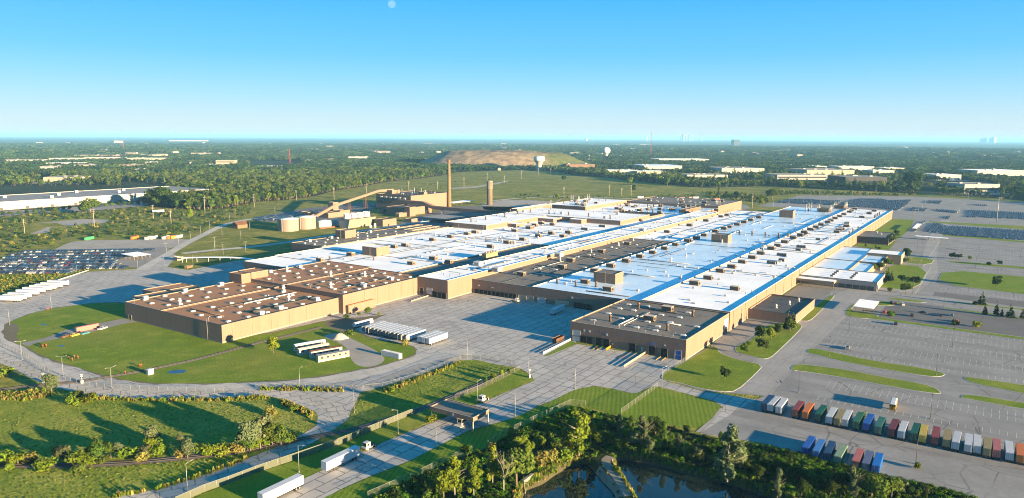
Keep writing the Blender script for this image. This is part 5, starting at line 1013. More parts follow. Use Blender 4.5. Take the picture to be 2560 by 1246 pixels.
cs = [(-14,650,NAV,'navy'),(28,683,WHT,'white'),(120,692,WHT,'white'),(290,715,RED,'red'),(375,757,ORG,'orange'),(490,795,DGR,'green'),(608,812,WHT,'white'),(693,822,TAN,'tan'),(767,835,WHT,'white'),(880,852,GRN,'grey green'),(975,885,BLU,'blue'),(1090,918,TEA,'teal'),(1225,945,MAR,'maroon'),(1325,960,WHT,'white'),(1440,1005,DGR,'dark green'),(1532,1017,YEL,'yellow'),(1655,1035,RED,'red'),(1775,1047,TAN,'tan'),(1865,1065,WHT,'white'),(1992,1095,WHT,'white'),(2080,1110,WHT,'white'),(2180,1130,TAN,'tan'),(2275,1152,PNK,'faded red'),(2405,1185,WHT,'white'),(2510,1205,ORG,'orange'),(2640,1235,MAR,'maroon'),(2740,1262,WHT,'white')]
first = None; nrow = len(cs)
cnt = {}; tot = {}
for c in cs: tot[c[3]] = tot.get(c[3], 0)+1
for i, (px_, py_, col, nm) in enumerate(cs):
    cnt[nm] = cnt.get(nm, 0)+1; x, y = W('C', px_, py_, .1)
    lab = ('%s shipping container on wheels, %s in the long row' % (nm, place_ord(cnt[nm]-1, tot[nm])+' of its colour' if tot[nm] > 1 else 'only one of its colour'))
    if first is None: first = container('container_trailer', lab, 'containers in the long row of the right car park', chassis=True); o = first; o.location = (297.8, y, 0)
    else: o = dup(first, (297.8+RU.uniform(-.5,.6), y, 0), R_(RU.uniform(-1.5,1.5)), lab)
    o.color = col
    for k in o.children: k.color = col
cg = None
for i, (x, y, col, nm) in enumerate(((264.5,50.0,BLU,'blue container with clean top, leftmost of the short row by the wood'),(263.5,46.2,(.05,.17,.42,1),'lighter blue container, second in the short row by the wood'),(264,42.6,NAV,'dark navy container, third in the short row by the wood'),(263,39.0,LGR,'pale green container in the short row by the wood'),(262.5,33.2,PNK,'faded pink container in the short row by the wood'),(262.5,30.0,SLA,'slate grey container in the short row by the wood'),(262.5,26.9,(.015,.13,.42,1),'bright blue container, last of the short row by the wood'))):
    if cg is None: cg = container('shipping_container', nm, 'containers standing along the wood'); o = cg; o.location = (x, y, 0)
    else: o = dup(cg, (x, y, 0), R_(RU.uniform(-2,2)), nm)
    o.color = col
    for k in o.children: k.color = col
def one_container(x, y, rz, col, lab, grp=None):
    o = dup(cg, (x, y, 0), rz, lab, grp); o.color = col
    if not grp and 'group' in o: del o['group']
    for k in o.children: k.color = col
    return o
one_container(267.6, 246.5, R_(90), WHT, 'lone white container standing on the gravel by the loop road'); one_container(200, 434, 0, PNK, 'pink red open topped container on the lawn path')
for x, y, rz, col, lab in ((392,813,25,(.05,.33,.12,1),'green container alone at the edge of the gravel stand'),(424,779,30,ORG,'orange container alone left of the white pair'),(431,764,30,WHT,'left of two white containers side by side on the stand'),(436,763,30,WHT,'right of two white containers side by side on the stand'),(444,753,30,WHT,'white container at the left end of four coloured ones'),(448,750.5,30,ORG,'orange container between white and yellow ones'),(452,748.5,30,YEL,'yellow container between orange and white ones'),(456.5,748,30,WHT,'white container at the right end of four coloured ones')): one_container(x, y, R_(rz), col, lab, 'containers on the gravel stand')
# dock trailers with open rear doors
td = trailer('box_trailer', 'open-doored white trailer, leftmost of eleven on the yard', 'trailer', 'trailers parked side by side on the yard', 15.6, open_rear=True); td.location = (292.5, 296.5, 0)
for i in range(1, 11): dup(td, (292.3+RU.uniform(-.5,.5), 296.5-i*3.12, 0), 0, 'open-doored white trailer, %s of eleven on the yard' % place_ord(i, 11))
tw = trailer('box_trailer', 'white closed box trailer, leftmost of the three by the open ones', 'trailer', 'three closed trailers on the yard', 15.6); tw.location = (294, 257, 0)
for i, s in ((1, 'middle'), (2, 'rightmost')): dup(tw, (293.8, 257-i*3.2, 0), 0, 'white closed box trailer, %s of the three by the open ones' % s)
x, y = W('X', 530, 445); dup(tw, (391, W('X', 640, 420)[1], 0), R_(2), 'pale blue white trailer backed up to a dock of the shaded yard')['group'] = 'trailer at the dock'
lp = [(300,880),(365,858),(432,832),(540,790),(627,757),(722,727),(795,708),(873,685),(965,655)]
for i, p in enumerate(lp): x, y = W('L', p[0], p[1]); dup(tw, (x, y, 0), R_(118), 'white box trailer, %s of the nine on the left yard' % (place_ord(i, 9)), 'trailers parked slantwise on the left yard')
a = W('B2', 630, 1005, 1.15); dup(tw, (a[0]+15.9, a[1]+1.35, 0), R_(180), 'long white trailer standing on the gate road behind the tractor unit', 'trailers waiting on the gate road'); a2 = W('B2', 430, 1118, 1.15); dup(tw, (a2[0], a2[1]+1.35, 0), R_(180), 'long white trailer nearest the viewer on the gate road', 'trailers waiting on the gate road')
x, y = W('P', 935, 765); dup(tw, (x, y, 0), R_(-5), 'pale trailer parked on the shaded plant road')['group'] = 'trailer on the plant road'
x, y = W('M1', 1525, 812); dup(tw, (x, y, 0), R_(-20), 'white trailer alone in the scrub before the woods')['group'] = 'trailer in the scrub'
for i, (px_, py_, col, nm) in enumerate(((430,118,WHT,'white'),(1090,138,WHT,'white'),(1250,135,RED,'red'),(1290,155,RED,'red'),(1450,130,RED,'red'),(1530,130,WHT,'white'),(1740,170,WHT,'white'),(1830,175,RED,'red'),(1950,165,RED,'red'))):
    x, y = W('d', px_, py_); one_container(x, y, R_(-40), col, '%s container beyond the factory back, %s of nine' % (nm, place_ord(i, 9)), 'containers behind the factory')
# gate canopy and its booth
gc = thing('gate_canopy', 'flat roofed brown gate canopy on slim columns over the entrance road', 'canopy', (213.5, 160, 0)); m = MB(); ring(m, 0, 10.5, 0, 21, 4.15, 5.85, .25, 0, 5.2); P_(gc, 'fascia', m, 'wall_tan'); m = MB(); m.box(.26, 10.24, .26, 20.74, 5.0, 5.62); P_(gc, 'roof', m, 'roof_grey')
m = MB(); ring(m, -.05, 10.55, -.05, 21.05, 5.855, 5.93, .3); P_(gc, 'coping', m, 'coping_light')
for x, y in ((.3,.3),(10.2,.3),(.3,20.7),(10.2,20.7)): m = MB(); m.box(x-.15, x+.15, y-.15, y+.15, 0, 4.98); P_(gc, 'column', m, 'unit_lid')
m = MB(); m.box(-.05, -.02, 9.3, 10.3, 4.55, 5.45); P_(gc, 'sign_plate', m, 'white_paint'); m = MB(); m.box(-.08, -.051, 9.7, 9.85, 4.7, 5.3); P_(gc, 'sign_figure', m, 'black')
gi = thing('guard_booth', 'glazed guard booth on a rounded kerb island under the gate canopy', 'booth', (216, 168, 0)); m = MB(); m.prism(chaikin([(-3.5,0),(-2.5,-1.6),(8,-1.6),(9,0),(8,2.6),(-2.5,2.6)], 2), .02, .2); P_(gi, 'island', m, 'kerb'); m = MB(); m.box(0, 4.4, -.6, 1.6, .2, 1.2, 0); m.box(.06, 4.34, -.54, 1.54, 1.2, 2.4, 1); m.box(-.2, 4.6, -.8, 1.8, 2.4, 2.65, 0); 
for x in (0, 4.3): 
    for y in (-.6, 1.5): m.box(x, x+.1, y, y+.1, 1.2, 2.4, 0)
P_(gi, 'cabin', m, [M['unit_lid'], M['dark_glass']])
# tractors
def tractor(lab):
    t = thing('terminal_tractor', lab, 'truck', (0,0,0), 0, 'white terminal tractors'); m = MB(); m.box(0, 6.0, -.45, .45, .65, 1.0, 0); m.box(.0, .25, -1.15, 1.15, .5, .95, 0); P_(t, 'frame', m, 'yellow_paint')
    m = MB(); m.add([(.35,-1.15,.9),(2.5,-1.15,.9),(2.5,.75,.9),(.35,.75,.9),(.5,-1.15,3.1),(2.5,-1.15,3.1),(2.5,.75,3.1),(.5,.75,3.1)], [(0,3,2,1),(4,5,6,7),(0,1,5,4),(1,2,6,5),(2,3,7,6),(3,0,4,7)]); m.box(.1, 1.0, -1.1, 1.1, .9, 1.5); P_(t, 'cab', m, 'white_paint')
    m = MB(); m.add([(.40,-.95,1.75),(.48,-.95,2.85),(.48,.6,2.85),(.40,.6,1.75)], [(0,1,2,3)]); m.box(.8, 1.9, -1.17, -1.14, 1.9, 2.8); m.box(2.49, 2.53, -.9, .5, 1.8, 2.8); P_(t, 'window', m, 'dark_glass'); m = MB(); m.tube((2.7,.8,.9),(2.7,.8,3.2),.09); P_(t, 'exhaust_pipe', m, 'dark_metal')
    m = MB(); m.box(4.2, 5.6, -.55, .55, 1.0, 1.2); P_(t, 'fifth_wheel', m, 'dark_metal'); m = MB(); m.box(2.7, 3.6, -1.0, -.5, .6, 1.1); P_(t, 'fuel_tank', m, 'galv')
    for x, y, w in ((1.1,-1.0,.32),(1.1,1.0,.32),(5.0,-.9,.55),(5.0,.9,.55)): m = MB(); wheel(m, x, y, .52, w, 0, 1); P_(t, 'wheel', m, [M['rubber'], M['white_paint']])
    return register(t)
tt = tractor('white terminal tractor in front of the trailer on the gate road'); x, y = W('B2', 985, 830); tt.location = (x, y+.9, 0); x, y = W('B2', 2030, 395); dup(tt, (x, y+.9, 0), R_(2), 'white terminal tractor driving beyond the gate canopy'); x, y = W('X', 5, 330); dup(tt, (409, W('X', 40, 300)[1], 0), R_(95), 'dark shaded tractor standing in front of the dock doors')
# school bus, seen from behind
sbus = thing('school_bus', 'yellow school bus with white roof alone in the empty car park', 'bus', (329.8, 29.5, 0), R_(2)); m = MB(); m.extr_y([(0,.75),(10.2,.75),(10.2,2.0),(9.1,2.05),(8.9,2.95),(0,2.95)], -1.2, 1.2); P_(sbus, 'body', m, 'yellow_paint')
m = MB(); m.add([(0,-1.2,2.955),(8.9,-1.2,2.955),(8.9,1.2,2.955),(0,1.2,2.955),(.1,-.8,3.2),(8.7,-.8,3.2),(8.7,.8,3.2),(.1,.8,3.2)], [(0,3,2,1),(4,5,6,7),(0,1,5,4),(1,2,6,5),(2,3,7,6),(3,0,4,7)]); P_(sbus, 'roof', m, 'white_paint')
for r in ((-1.05,-.5,1.9,2.75),(.5,1.05,1.9,2.75),(-.38,.38,1.85,2.8),(-.38,.38,1.1,1.7)): m = MB(); m.box(-.03, .01, r[0], r[1], r[2], r[3]); P_(sbus, 'window', m, 'dark_glass')
for s in (-1, 1):
    m = MB(); 
    for i in range(9): m.box(.5+i*.92, 1.25+i*.92, min(s*1.2, s*1.22), max(s*1.2, s*1.22), 2.0, 2.7)
    P_(sbus, 'side_window', m, 'dark_glass'); m = MB(); m.box(.1, 9.6, min(s*1.2, s*1.215), max(s*1.2, s*1.215), 1.45, 1.55); P_(sbus, 'rub_rail', m, 'black')
for x in (2.3, 8.7):
    for y in (-1.0, 1.0): m = MB(); wheel(m, x, y, .5, .3, 0, 1); P_(sbus, 'wheel', m, [M['rubber'], M['galv']])
m = MB(); m.box(-.18, 0, -1.15, 1.15, .55, .8); P_(sbus, 'bumper', m, 'black')
# cars
def car_mb(kind):
    b = MB(); g = MB(); L, Wd, H = {'sedan': (4.7,1.82,1.45), 'suv': (4.75,1.9,1.72), 'pickup': (5.7,1.98,1.85)}[kind]; h = Wd/2; z = .30; zb = {'sedan': .92, 'suv': 1.05, 'pickup': 1.1}[kind]
    b.add([(0,-h,z),(L,-h,z),(L,h,z),(0,h,z),(-.02,-h,zb*.75),(L,-h,zb*.72),(L,h,zb*.72),(-.02,h,zb*.75),(.12,-h+.08,zb),(L-.15,-h+.08,zb*.86),(L-.15,h-.08,zb*.86),(.12,h-.08,zb)],
        [(0,3,2,1),(0,1,5,4),(1,2,6,5),(2,3,7,6),(3,0,4,7),(4,5,9,8),(5,6,10,9),(6,7,11,10),(7,4,8,11),(8,9,10,11)])
    if kind == 'sedan': a = (.45,1.15,3.0,3.75)
    elif kind == 'suv': a = (.12,.4,3.05,3.75)
    else: a = (2.0,2.2,3.8,4.5)
    if kind == 'pickup': b.box(.15, 1.95, -h+.2, h-.2, zb-.02, zb+.01); 
    hw = h-.08; ht = h-.28; g.add([(a[0],-hw,zb-.04),(a[3],-hw,zb-.12),(a[3],hw,zb-.12),(a[0],hw,zb-.04),(a[1],-ht,H-.05),(a[2],-ht,H-.05),(a[2],ht,H-.05),(a[1],ht,H-.05)], [(0,1,5,4),(1,2,6,5),(2,3,7,6),(3,0,4,7),(4,5,6,7)])
    r = MB(); r.box(a[1]-.02, a[2]+.02, -ht-.02, ht+.02, H-.05, H)
    for x0, x1 in ((a[0],a[1]),(a[3],a[2])):
        for s in (-1, 1): r.bar((x0, s*hw, zb-.04), (x1, s*ht, H-.04), .07, .07)
    xm = (a[1]+a[2])/2
    for s in (-1, 1): r.bar((xm, s*(hw+.0), zb), (xm, s*ht, H-.04), .09, .05)
    w = [(L*.19, -h+.12), (L*.19, h-.12), (L*.81, -h+.12), (L*.81, h-.12)]; return b, g, r, w, L, h, zb
def car_full(kind, lab, group):
    t = thing({'sedan': 'parked_car', 'suv': 'parked_suv', 'pickup': 'pickup_truck'}[kind], lab, 'pickup' if kind == 'pickup' else 'car', (0,0,0), 0, group); b, g, r, w, L, h, zb = car_mb(kind)
    P_(t, 'body', b, 'car_paint'); P_(t, 'window', g, 'dark_glass'); P_(t, 'roof', r, 'car_paint')
    for x, y in w: m = MB(); wheel(m, x, y, .33, .24, 0, 1); P_(t, 'wheel', m, [M['rubber'], M['galv']])
    for s in (-1, 1): m = MB(); m.box(L-.03, L+.01, s*h*.68-.16, s*h*.68+.16, zb*.55, zb*.7); P_(t, 'headlight', m, 'galv'); m = MB(); m.box(-.04, 0, s*h*.75-.12, s*h*.75+.12, zb*.6, zb*.74); P_(t, 'tail_light', m, 'red_paint')
    return register(t)
VG = 'cars in the visitor car park'
cps = [(553,56,0,(.012,.012,.014,1),'sedan','black car beside the red one near the white shelter'),(551,53.5,0,(.22,.012,.015,1),'sedan','dark red car right of the black one near the white shelter'),(551,48,20,(.5,.5,.5,1),'suv','white car near the white shelter in the visitor car park'),(519,56,0,(.33,.03,.03,1),'suv','bright red car by the corner of the white shelter'),(519,40,5,(.008,.008,.01,1),'suv','black car beyond the small shrub on the grass strip'),(535,33,90,(.03,.035,.045,1),'sedan','dark grey car parked crosswise in the visitor car park'),(530,25,5,(.01,.01,.013,1),'sedan','black car left of the grey blue one in the visitor car park'),(535,19,0,(.10,.14,.20,1),'suv','grey blue car farthest right in the visitor car park'),(518,15.5,0,(.4,.05,.05,1),'sedan','red car half hidden by a round shrub'),(489,46,3,(.008,.008,.01,1),'suv','lone black car below the grass strip in the empty rows'),(415,61,4,(.16,.18,.20,1),'pickup','silver pickup alone near the curved grass island')]
protoc = {}
for x, y, rz, col, kind, lab in cps:
    if kind not in protoc: o = protoc[kind] = car_full(kind, lab, VG); o.location = (x, y, .06); o.rotation_euler = (0, 0, R_(rz))
    else: o = dup(protoc[kind], (x, y, .06), R_(rz), lab)
    o.color = col
    for k in o.children: k.color = col
for t, px_, py_, rz, col, kind, lab in (('T1',905,905,20,(.4,.4,.42,1),'pickup','white pickup beside the pink container on the lawn path'),('T1',650,965,10,(.55,.38,.03,1),'suv','yellow vehicle on the pad left of the pink container'),('T1',745,948,10,(.05,.2,.22,1),'sedan','teal car on the pad below the pink container'),('T1',560,978,15,(.10,.05,.03,1),'pickup','rusty brown truck on the pad at the lawn path'),('M2',1000+0,0,0,0,0,0))[:4]:
    x, y = W(t, px_, py_); o = dup(protoc[kind], (x, y, .1), R_(rz), lab, 'vehicles on the lawn pad'); o.color = col
    for k in o.children: k.color = col
# the packed lots: each car one mesh, colours of their own
def car_small(kind):
    b, g, r, w, L, h, zb = car_mb(kind); m = MB(); m.v = [(x-L/2, y, z) for x, y, z in b.v]; m.f = b.f; m.m = [0]*len(b.f); m.sm = [False]*len(b.f); m.add([(x-L/2, y, z) for x, y, z in g.v], g.f, 1); m.add([(x-L/2, y, z) for x, y, z in r.v], r.f, 0)
    for x, y in w: wheel(m, x-L/2, y, .33, .24, 2)
    return m
CARME = [car_small(k).mesh('car_'+k, [M['car_paint'], M['sky_glass'], M['rubber']]) for k in ('sedan', 'suv')]
PAL = [((.015,.016,.018,1),'black',18),((.03,.04,.055,1),'dark grey',22),((.02,.05,.12,1),'navy blue',30),((.42,.43,.44,1),'white',20),((.17,.18,.20,1),'silver',14),((.15,.012,.018,1),'dark red',4),((.03,.09,.2,1),'blue',10)]
_pw = [p[2] for p in PAL]
rows = [((256,674),(292,629)),((263.5,691),(330,612)),((270,709),(334,631)),((278,725),(341,649)),((284.5,740),(352,664)),((293,755),(366,672)),((303,768),(382,680)),((316,780),(399,687))]
carN = 0; VR = random.Random(17); extra = []
for ri, (A, B) in enumerate(rows):
    A = Vector(A); B = Vector(B); d = (B-A).normalized(); n = int((B-A).length/2.6); ang = math.atan2(d.y, d.x)+math.pi/2; nrm = Vector((-d.y, d.x))
    ids = []
    for li in (0, 1):
        for k in range(n):
            if VR.random() < .05: continue
            p = A + d*(k*2.6+.6) + nrm*(5.4*(1-2*li)*.5*(-1)); 
            if pip(p.x, p.y, [(x, y) for x, y in ((W('L',1745,250)),(W('L',2060,225)),(W('L',2060,330)),(W('L',1745,330)))]): continue
            ids.append((p, li))
    for q, (p, li) in enumerate(ids):
        c = VR.choices(PAL, _pw)[0]; kind = VR.randrange(2)
        if carN >= 285: extra.append((p.x, p.y, ang, c[0])); continue
        o = bpy.data.objects.new('parked_car', CARME[kind]); link(o); o.location = (p.x, p.y, .05); o.rotation_euler = (0, 0, ang+(math.pi if VR.random() < .5 else 0)); o.color = c[0]
        nn = [z for z in ids if z[1] == li]; ki = [z[0] for z in nn].index(p)
        tag(o, '%s car, %s in the %s line of packed left lot row %s' % (c[1], place_ord(ki, len(nn)).replace(' from the ', ' from '), ('near', 'far')[li], ordw(ri+1)), 'car', 'cars packed in the left lot'); carN += 1
# the many more cars of the far right lots, one object of many bodies
def fill(poly, dx, dy, ang, off, seed, gap=0.06, double=True):
    r = random.Random(seed); out = []; ca, sa = math.cos(ang), math.sin(ang); xs = [x*ca+y*sa for x, y in poly]; ys = [-x*sa+y*ca for x, y in poly]; y = min(ys)
    i = 0
    while y < max(ys):
        x = min(xs)
        while x < max(xs):
            X = x*ca-y*sa; Y = x*sa+y*ca
            if r.random() > gap and pip(X, Y, poly): out.append((X+r.uniform(-.2,.2), Y+r.uniform(-.2,.2), ang+math.pi/2+off, r.choices(PAL, _pw)[0][0]))
            x += dx
        y += dy if not double or i % 2 else dy*.72
        i += 1
    return out
lots = [[W('R', *p) for p in q] for q in ([(1165,540),(1260,432),(1345,432),(1420,462),(2560,535),(2900,560),(2900,690),(2492,655),(1700,610)], [(0,200),(30,150),(240,100),(560,98),(640,120),(780,118),(965,112),(960,128),(800,258),(600,232),(380,215),(160,205)],
   [(930,260),(985,215),(1165,225),(1200,232),(1140,270)], [(1290,242),(1400,245),(1620,262),(1600,292),(1340,268)], [(1150,150),(1190,118),(1385,128),(1365,165)], [(1740,255),(1790,250),(2560,290),(2560,380),(1880,345),(1700,350),(1760,330)], [(1790,172),(2010,180),(2005,195),(1790,184)], [(1400,360),(1440,330),(1515,338),(1490,368)], [(1000,545),(1130,400),(1165,405),(1050,540)])]
lots.append([W('e', *p) for p in ([(830,215),(1050,150),(1430,150),(1700,170),(2100,185),(2000,270),(1500,250),(1200,240)])]); lots.append([W('M2', *p) for p in [(0,860),(200,835),(520,795),(760,770),(760,790),(560,830),(200,885),(0,895)]]); lots.append([W('M2', *p) for p in [(1150,740),(1215,725),(1215,742),(1150,750)]])
far = []
for i, p in enumerate(lots): far += fill(p, 2.8, 6.6, R_(90) if i != 10 else R_(20), R_(0), 50+i, .05)
vs = []; fs = []; mi = []; mats = [bpy.data.materials.new('far_car_paint') for _ in PAL]
for mm, p in zip(mats, PAL): b = NB(nt(mm)); b.out(p[0], .3, spec=.6)
cm = MB()
for x, y, a, c in far+extra:
    k = [p[0] for p in PAL].index(c); ca, sa = math.cos(a), math.sin(a); H = 1.5; hw = .9
    pts = [(-2.3,-hw,.3),(2.3,-hw,.3),(2.3,hw,.3),(-2.3,hw,.3),(-2.2,-hw+.05,.95),(2.2,-hw+.05,.85),(2.2,hw-.05,.85),(-2.2,hw-.05,.95),(-1.8,-.75,.95),(1.3,-.75,.9),(1.3,.75,.9),(-1.8,.75,.95),(-1.3,-.6,H),(.6,-.6,H),(.6,.6,H),(-1.3,.6,H)]
    cm.add([(x+u*ca-v*sa, y+u*sa+v*ca, w+.05) for u, v, w in pts], [(0,1,5,4),(1,2,6,5),(2,3,7,6),(3,0,4,7),(4,5,6,7)], k); n = len(cm.v)-16
    for f in ((8,9,13,12),(9,10,14,13),(10,11,15,14),(11,8,12,15)): cm.f.append([n+i for i in f]); cm.m.append(len(PAL)); cm.sm.append(False)
    cm.f.append([n+i for i in (12,13,14,15)]); cm.m.append(k); cm.sm.append(False)
tag(cm.build('parked_cars', mats+[M['sky_glass']]), 'hundreds of cars packed in the far lots', 'cars', kind='stuff')
# site offices, coach, small things of the yard
for i, (x, y, a, rm, wm, lab) in enumerate(((246.5,302.0,-19,'roof_pale','wall_white','site office trailer with blue grey roof, farthest of the four'),(242.5,294.5,-16,'unit_lid','wall_white','site office trailer with tan roof, second from the back'),(243.3,286.2,-20,'rust','wall_white','site office trailer with rusty striped roof, third from the back'),(240.3,277.6,-18,'steel','wall_cream','cream site office trailer with dark roof, nearest of the four'))):
    t = thing('site_office', lab, 'office trailer', (x, y, .08), R_(a), 'site office trailers on the gravel'); m = MB(); m.box(0, 16.8, -1.6, 1.6, .5, 3.2); P_(t, 'wall', m, wm); m = MB(); m.add([(-.15,-1.7,3.2),(16.95,-1.7,3.2),(16.95,1.7,3.2),(-.15,1.7,3.2),(-.15,0,3.55),(16.95,0,3.55)], [(0,1,5,4),(2,3,4,5),(0,4,3),(1,2,5),(0,3,2,1)]); P_(t, 'roof', m, rm); m = MB(); m.box(0, 16.8, -1.5, 1.5, .0, .49); P_(t, 'skirt', m, 'white_paint')
    for k in range(5): m = MB(); m.box(1.5+k*3.2, 2.5+k*3.2, -1.63, -1.60, 1.5, 2.5); P_(t, 'window', m, 'dark_glass')
    m = MB(); m.box(-.03, 0, -.5, .4, .6, 2.6); P_(t, 'door', m, 'door_grey')
t = thing('old_coach', 'long round roofed blue white coach body parked by the open trailers', 'coach', (297.5, 310.5, 0), R_(-3)); m = MB(); m.add([], []); prof = [(-1.3,.7),(1.3,.7),(1.3,2.4),(1.0,3.0),(0,3.25),(-1.0,3.0),(-1.3,2.4)]; n = len(prof); m.add([(0,p[0],p[1]) for p in prof]+[(14,p[0],p[1]) for p in prof], [(i,(i+1)%n,n+(i+1)%n,n+i) for i in range(n)]+[tuple(range(n-1,-1,-1)),tuple(range(n,2*n))]); P_(t, 'body', m, 'trailer_white')
for k in range(7): m = MB(); m.box(1.2+k*1.8, 2.4+k*1.8, -1.33, -1.3, 1.7, 2.3); P_(t, 'window', m, 'dark_glass')
for x in (2.5, 11):
    for yy in (-1.05, 1.05): m = MB(); wheel(m, x, yy, .5, .3); P_(t, 'wheel', m, 'rubber')
x, y = W('N', 1190, 525); m = MB(); r = random.Random(3); n = 16; vs = []
for j, (rr, z) in enumerate(((4.6,0),(3.5,1.0),(2.1,2.1),(.8,2.8))):
    for i in range(n): a = 2*math.pi*i/n; q = rr*r.uniform(.72,1.25); vs.append((q*math.cos(a), q*math.sin(a), z*r.uniform(.75,1.2)))
m.add(vs, [(j*n+i, j*n+(i+1)%n, (j+1)*n+(i+1)%n, (j+1)*n+i) for j in range(3) for i in range(n)]+[tuple(3*n+i for i in range(n))], 0, True); o = tag(m.build('gravel_pile', M['gravel']), 'pale heap of gravel behind the site office trailers', 'gravel heap'); o.location = (x, y, .08)
x, y = W('T3', 420, 1005); t = thing('dump_container', 'black open waste container lit orange at one end on the yard', 'skip', (x-4, y-1.5, .04)); m = MB(); m.add([(0,0,.3),(8,0,.3),(8,2.6,.3),(0,2.6,.3),(-.4,-.1,2.6),(8.4,-.1,2.6),(8.4,2.7,2.6),(-.4,2.7,2.6)], [(0,3,2,1),(0,1,5,4),(1,2,6,5),(2,3,7,6),(3,0,4,7)]); m.box(.2, 7.8, .1, 2.5, 1.6, 1.7); P_(t, 'bin', m, 'rust'); m = MB()
for k in range(7): m.box(.3+k*1.15, .45+k*1.15, -.2, 0.02, .3, 2.5)
P_(t, 'rib', m, 'dark_metal')
x, y = W('T1', 1715, 340); t = thing('dump_container', 'brown waste container at the edge of the shaded yard', 'skip', (x, y, .04), R_(20)); m = MB(); m.add([(0,0,.2),(7,0,.2),(7,2.5,.2),(0,2.5,.2),(-.3,-.1,2.2),(7.3,-.1,2.2),(7.3,2.6,2.2),(-.3,2.6,2.2)], [(0,3,2,1),(0,1,5,4),(1,2,6,5),(2,3,7,6),(3,0,4,7)]); m.box(.2, 6.8, .1, 2.4, 1.2, 1.3); P_(t, 'bin', m, 'wood')
# ------------------------------------------------------------------ lamps, poles, fences, rails, small posts
def lamp_proto(h, arms, lab, grp, mat='concrete'):
    t = thing('street_lamp', lab, 'lamp post', (0,0,0), 0, grp); m = MB(); m.rev([(.10,.5),(.055,h)], n=7); P_(t, 'pole', m, mat); m = MB(); m.rev([(.28,0),(.28,.55)], n=8); P_(t, 'base', m, 'concrete')
    for s in arms: m = MB(); m.bar((0,0,h-.1),(s*1.9,0,h+.35),.07,.07); P_(t, 'arm', m, mat); m = MB(); m.box(min(s*1.6,s*2.4), max(s*1.6,s*2.4), -.16, .16, h+.28, h+.44); P_(t, 'lamp_head', m, 'galv')
    return register(t)
near = [('B1',1690,1190,'on the verge below the old road'),('B1',1008,258,'two armed, where the loop road bends past the box'),('B1',570,150,'beside the rail crossing'),('T1',88,852,'at the left edge of the loop road'),('T1',472,703,'on the yard side of the left lawn'),('T1',203,1174,'on the loop road left of the lawn path'),('T1',1505,308,'at the mouth of the service road'),('T1',1768,305,'before the covered walkway'),('T1',1262,332,'at the corner of the packed left lot'),('T1',703,375,'at the front of the packed left lot'),('T1',407,445,'in the scrub below the packed left lot'),('B2',395,268,'between loop road and field'),('B2',885,475,'beside the curve of the old road'),('B2',1280,668,'left of the gate road near the slatted fence'),('B2',1622,805,'right of the gate road below the canopy'),('B2',388,1015,'behind the nearest trailer'),('B2',1992,390,'beside the tractor beyond the canopy'),('T2',1935,1160,'at the edge of the wide yard'),('B3',28,508,'right of the gate road past the canopy'),('B3',568,262,'at the corner of the striped lawn'),('B3',150,155,'at the tip of the field by the crossing'),('B3',1348,255,'at the top of the fence between the lawns')]
lg1 = 'lamp posts along the plant roads'; L1 = None
for i, (t, x, y, wh) in enumerate(near):
    p = W(t, x, y); lab = ('tall pale lamp post ' + wh)
    if L1 is None: L1 = lamp_proto(9.6, (1,), lab, lg1, 'galv'); L1.location = (p[0], p[1], 0); L2 = None
    elif i == 1: L2 = lamp_proto(9.6, (1,-1), lab, lg1, 'galv'); L2.location = (p[0], p[1], 0)
    else: dup(L2 if i in (2,4,5) else L1, (p[0], p[1], 0), R_((i*67) % 360), lab)
lot_ = [('T4',745,908,'nearest the white shelter'),('T4',558,1135,'on the upper curved grass island'),('T4',1688,1055,'far out in the middle rows'),('B4',275,295,'by the left end of the containers'),('B4',1512,138,'on the right end of the upper island'),('B4',1462,532,'right of the school bus'),('B4',1330,940,'with a shrub at its foot between the container rows'),('T4',1745,850,'on the grass strip past the red car'),('T4',1835,555,'below the big green'),('T4',1900,330,'above the big green'),('T4',1930,232,'beside the thin lawn with bushes'),('T4',1365,178,'at the near edge of the far rows'),('T4',1415,112,'inside the far rows'),('T4',1322,580,'at the foot of the office lawn'),('T4',2310,250,'far right in the far rows'),('T4',1610,690,'on the thin strip behind the visitor cars')]
L3 = None
for i, (t, x, y, wh) in enumerate(lot_):
    p = W(t, x, y); lab = 'dark car park lamp post ' + wh
    if L3 is None: L3 = lamp_proto(10.2, (), lab, 'lamp posts of the right car park', 'dark_metal'); m = MB(); m.box(-.55, .55, -.2, .2, 10.2, 10.4); P_(L3, 'lamp_head', m, 'dark_metal'); register(L3); L3.location = (p[0], p[1], 0)
    else: dup(L3, (p[0], p[1], 0), R_(i*40), lab)
def _pole(h, r=.16):
    m = MB(); m.rev([(r,0),(r*.6,h)], n=6); m.bar((-1.4,0,h),(1.4,0,h),.14,.14); m.box(-1.6,-1.0,-.2,.2,h-.05,h+.12); m.box(1.0,1.6,-.2,.2,h-.05,h+.12); return m.mesh('lamp_post', [M['galv']])
MEP = _pole(11.5); farp = [(50,765),(135,745),(215,725),(290,690),(355,718),(425,655),(520,735),(515,640),(590,690),(705,735),(840,655),(950,740),(1000,665),(1310,700),(1345,700),(1540,795),(1570,740),(1625,715),(1465,855),(1500,820),(1865,890),(1890,850),(1910,830),(1965,750),(2000,685),(2330,700)]
farp = sorted(farp)
for i, (x, y) in enumerate(farp): p = W('M4', x, y); o = bpy.data.objects.new('lamp_post', MEP); link(o); o.location = (p[0], p[1], 0); o.rotation_euler = (0,0,i); tag(o, 'thin lamp post in the far right lots, %s of twenty-six' % place_ord(i, len(farp)), 'lamp post', 'lamp posts of the far right lots')
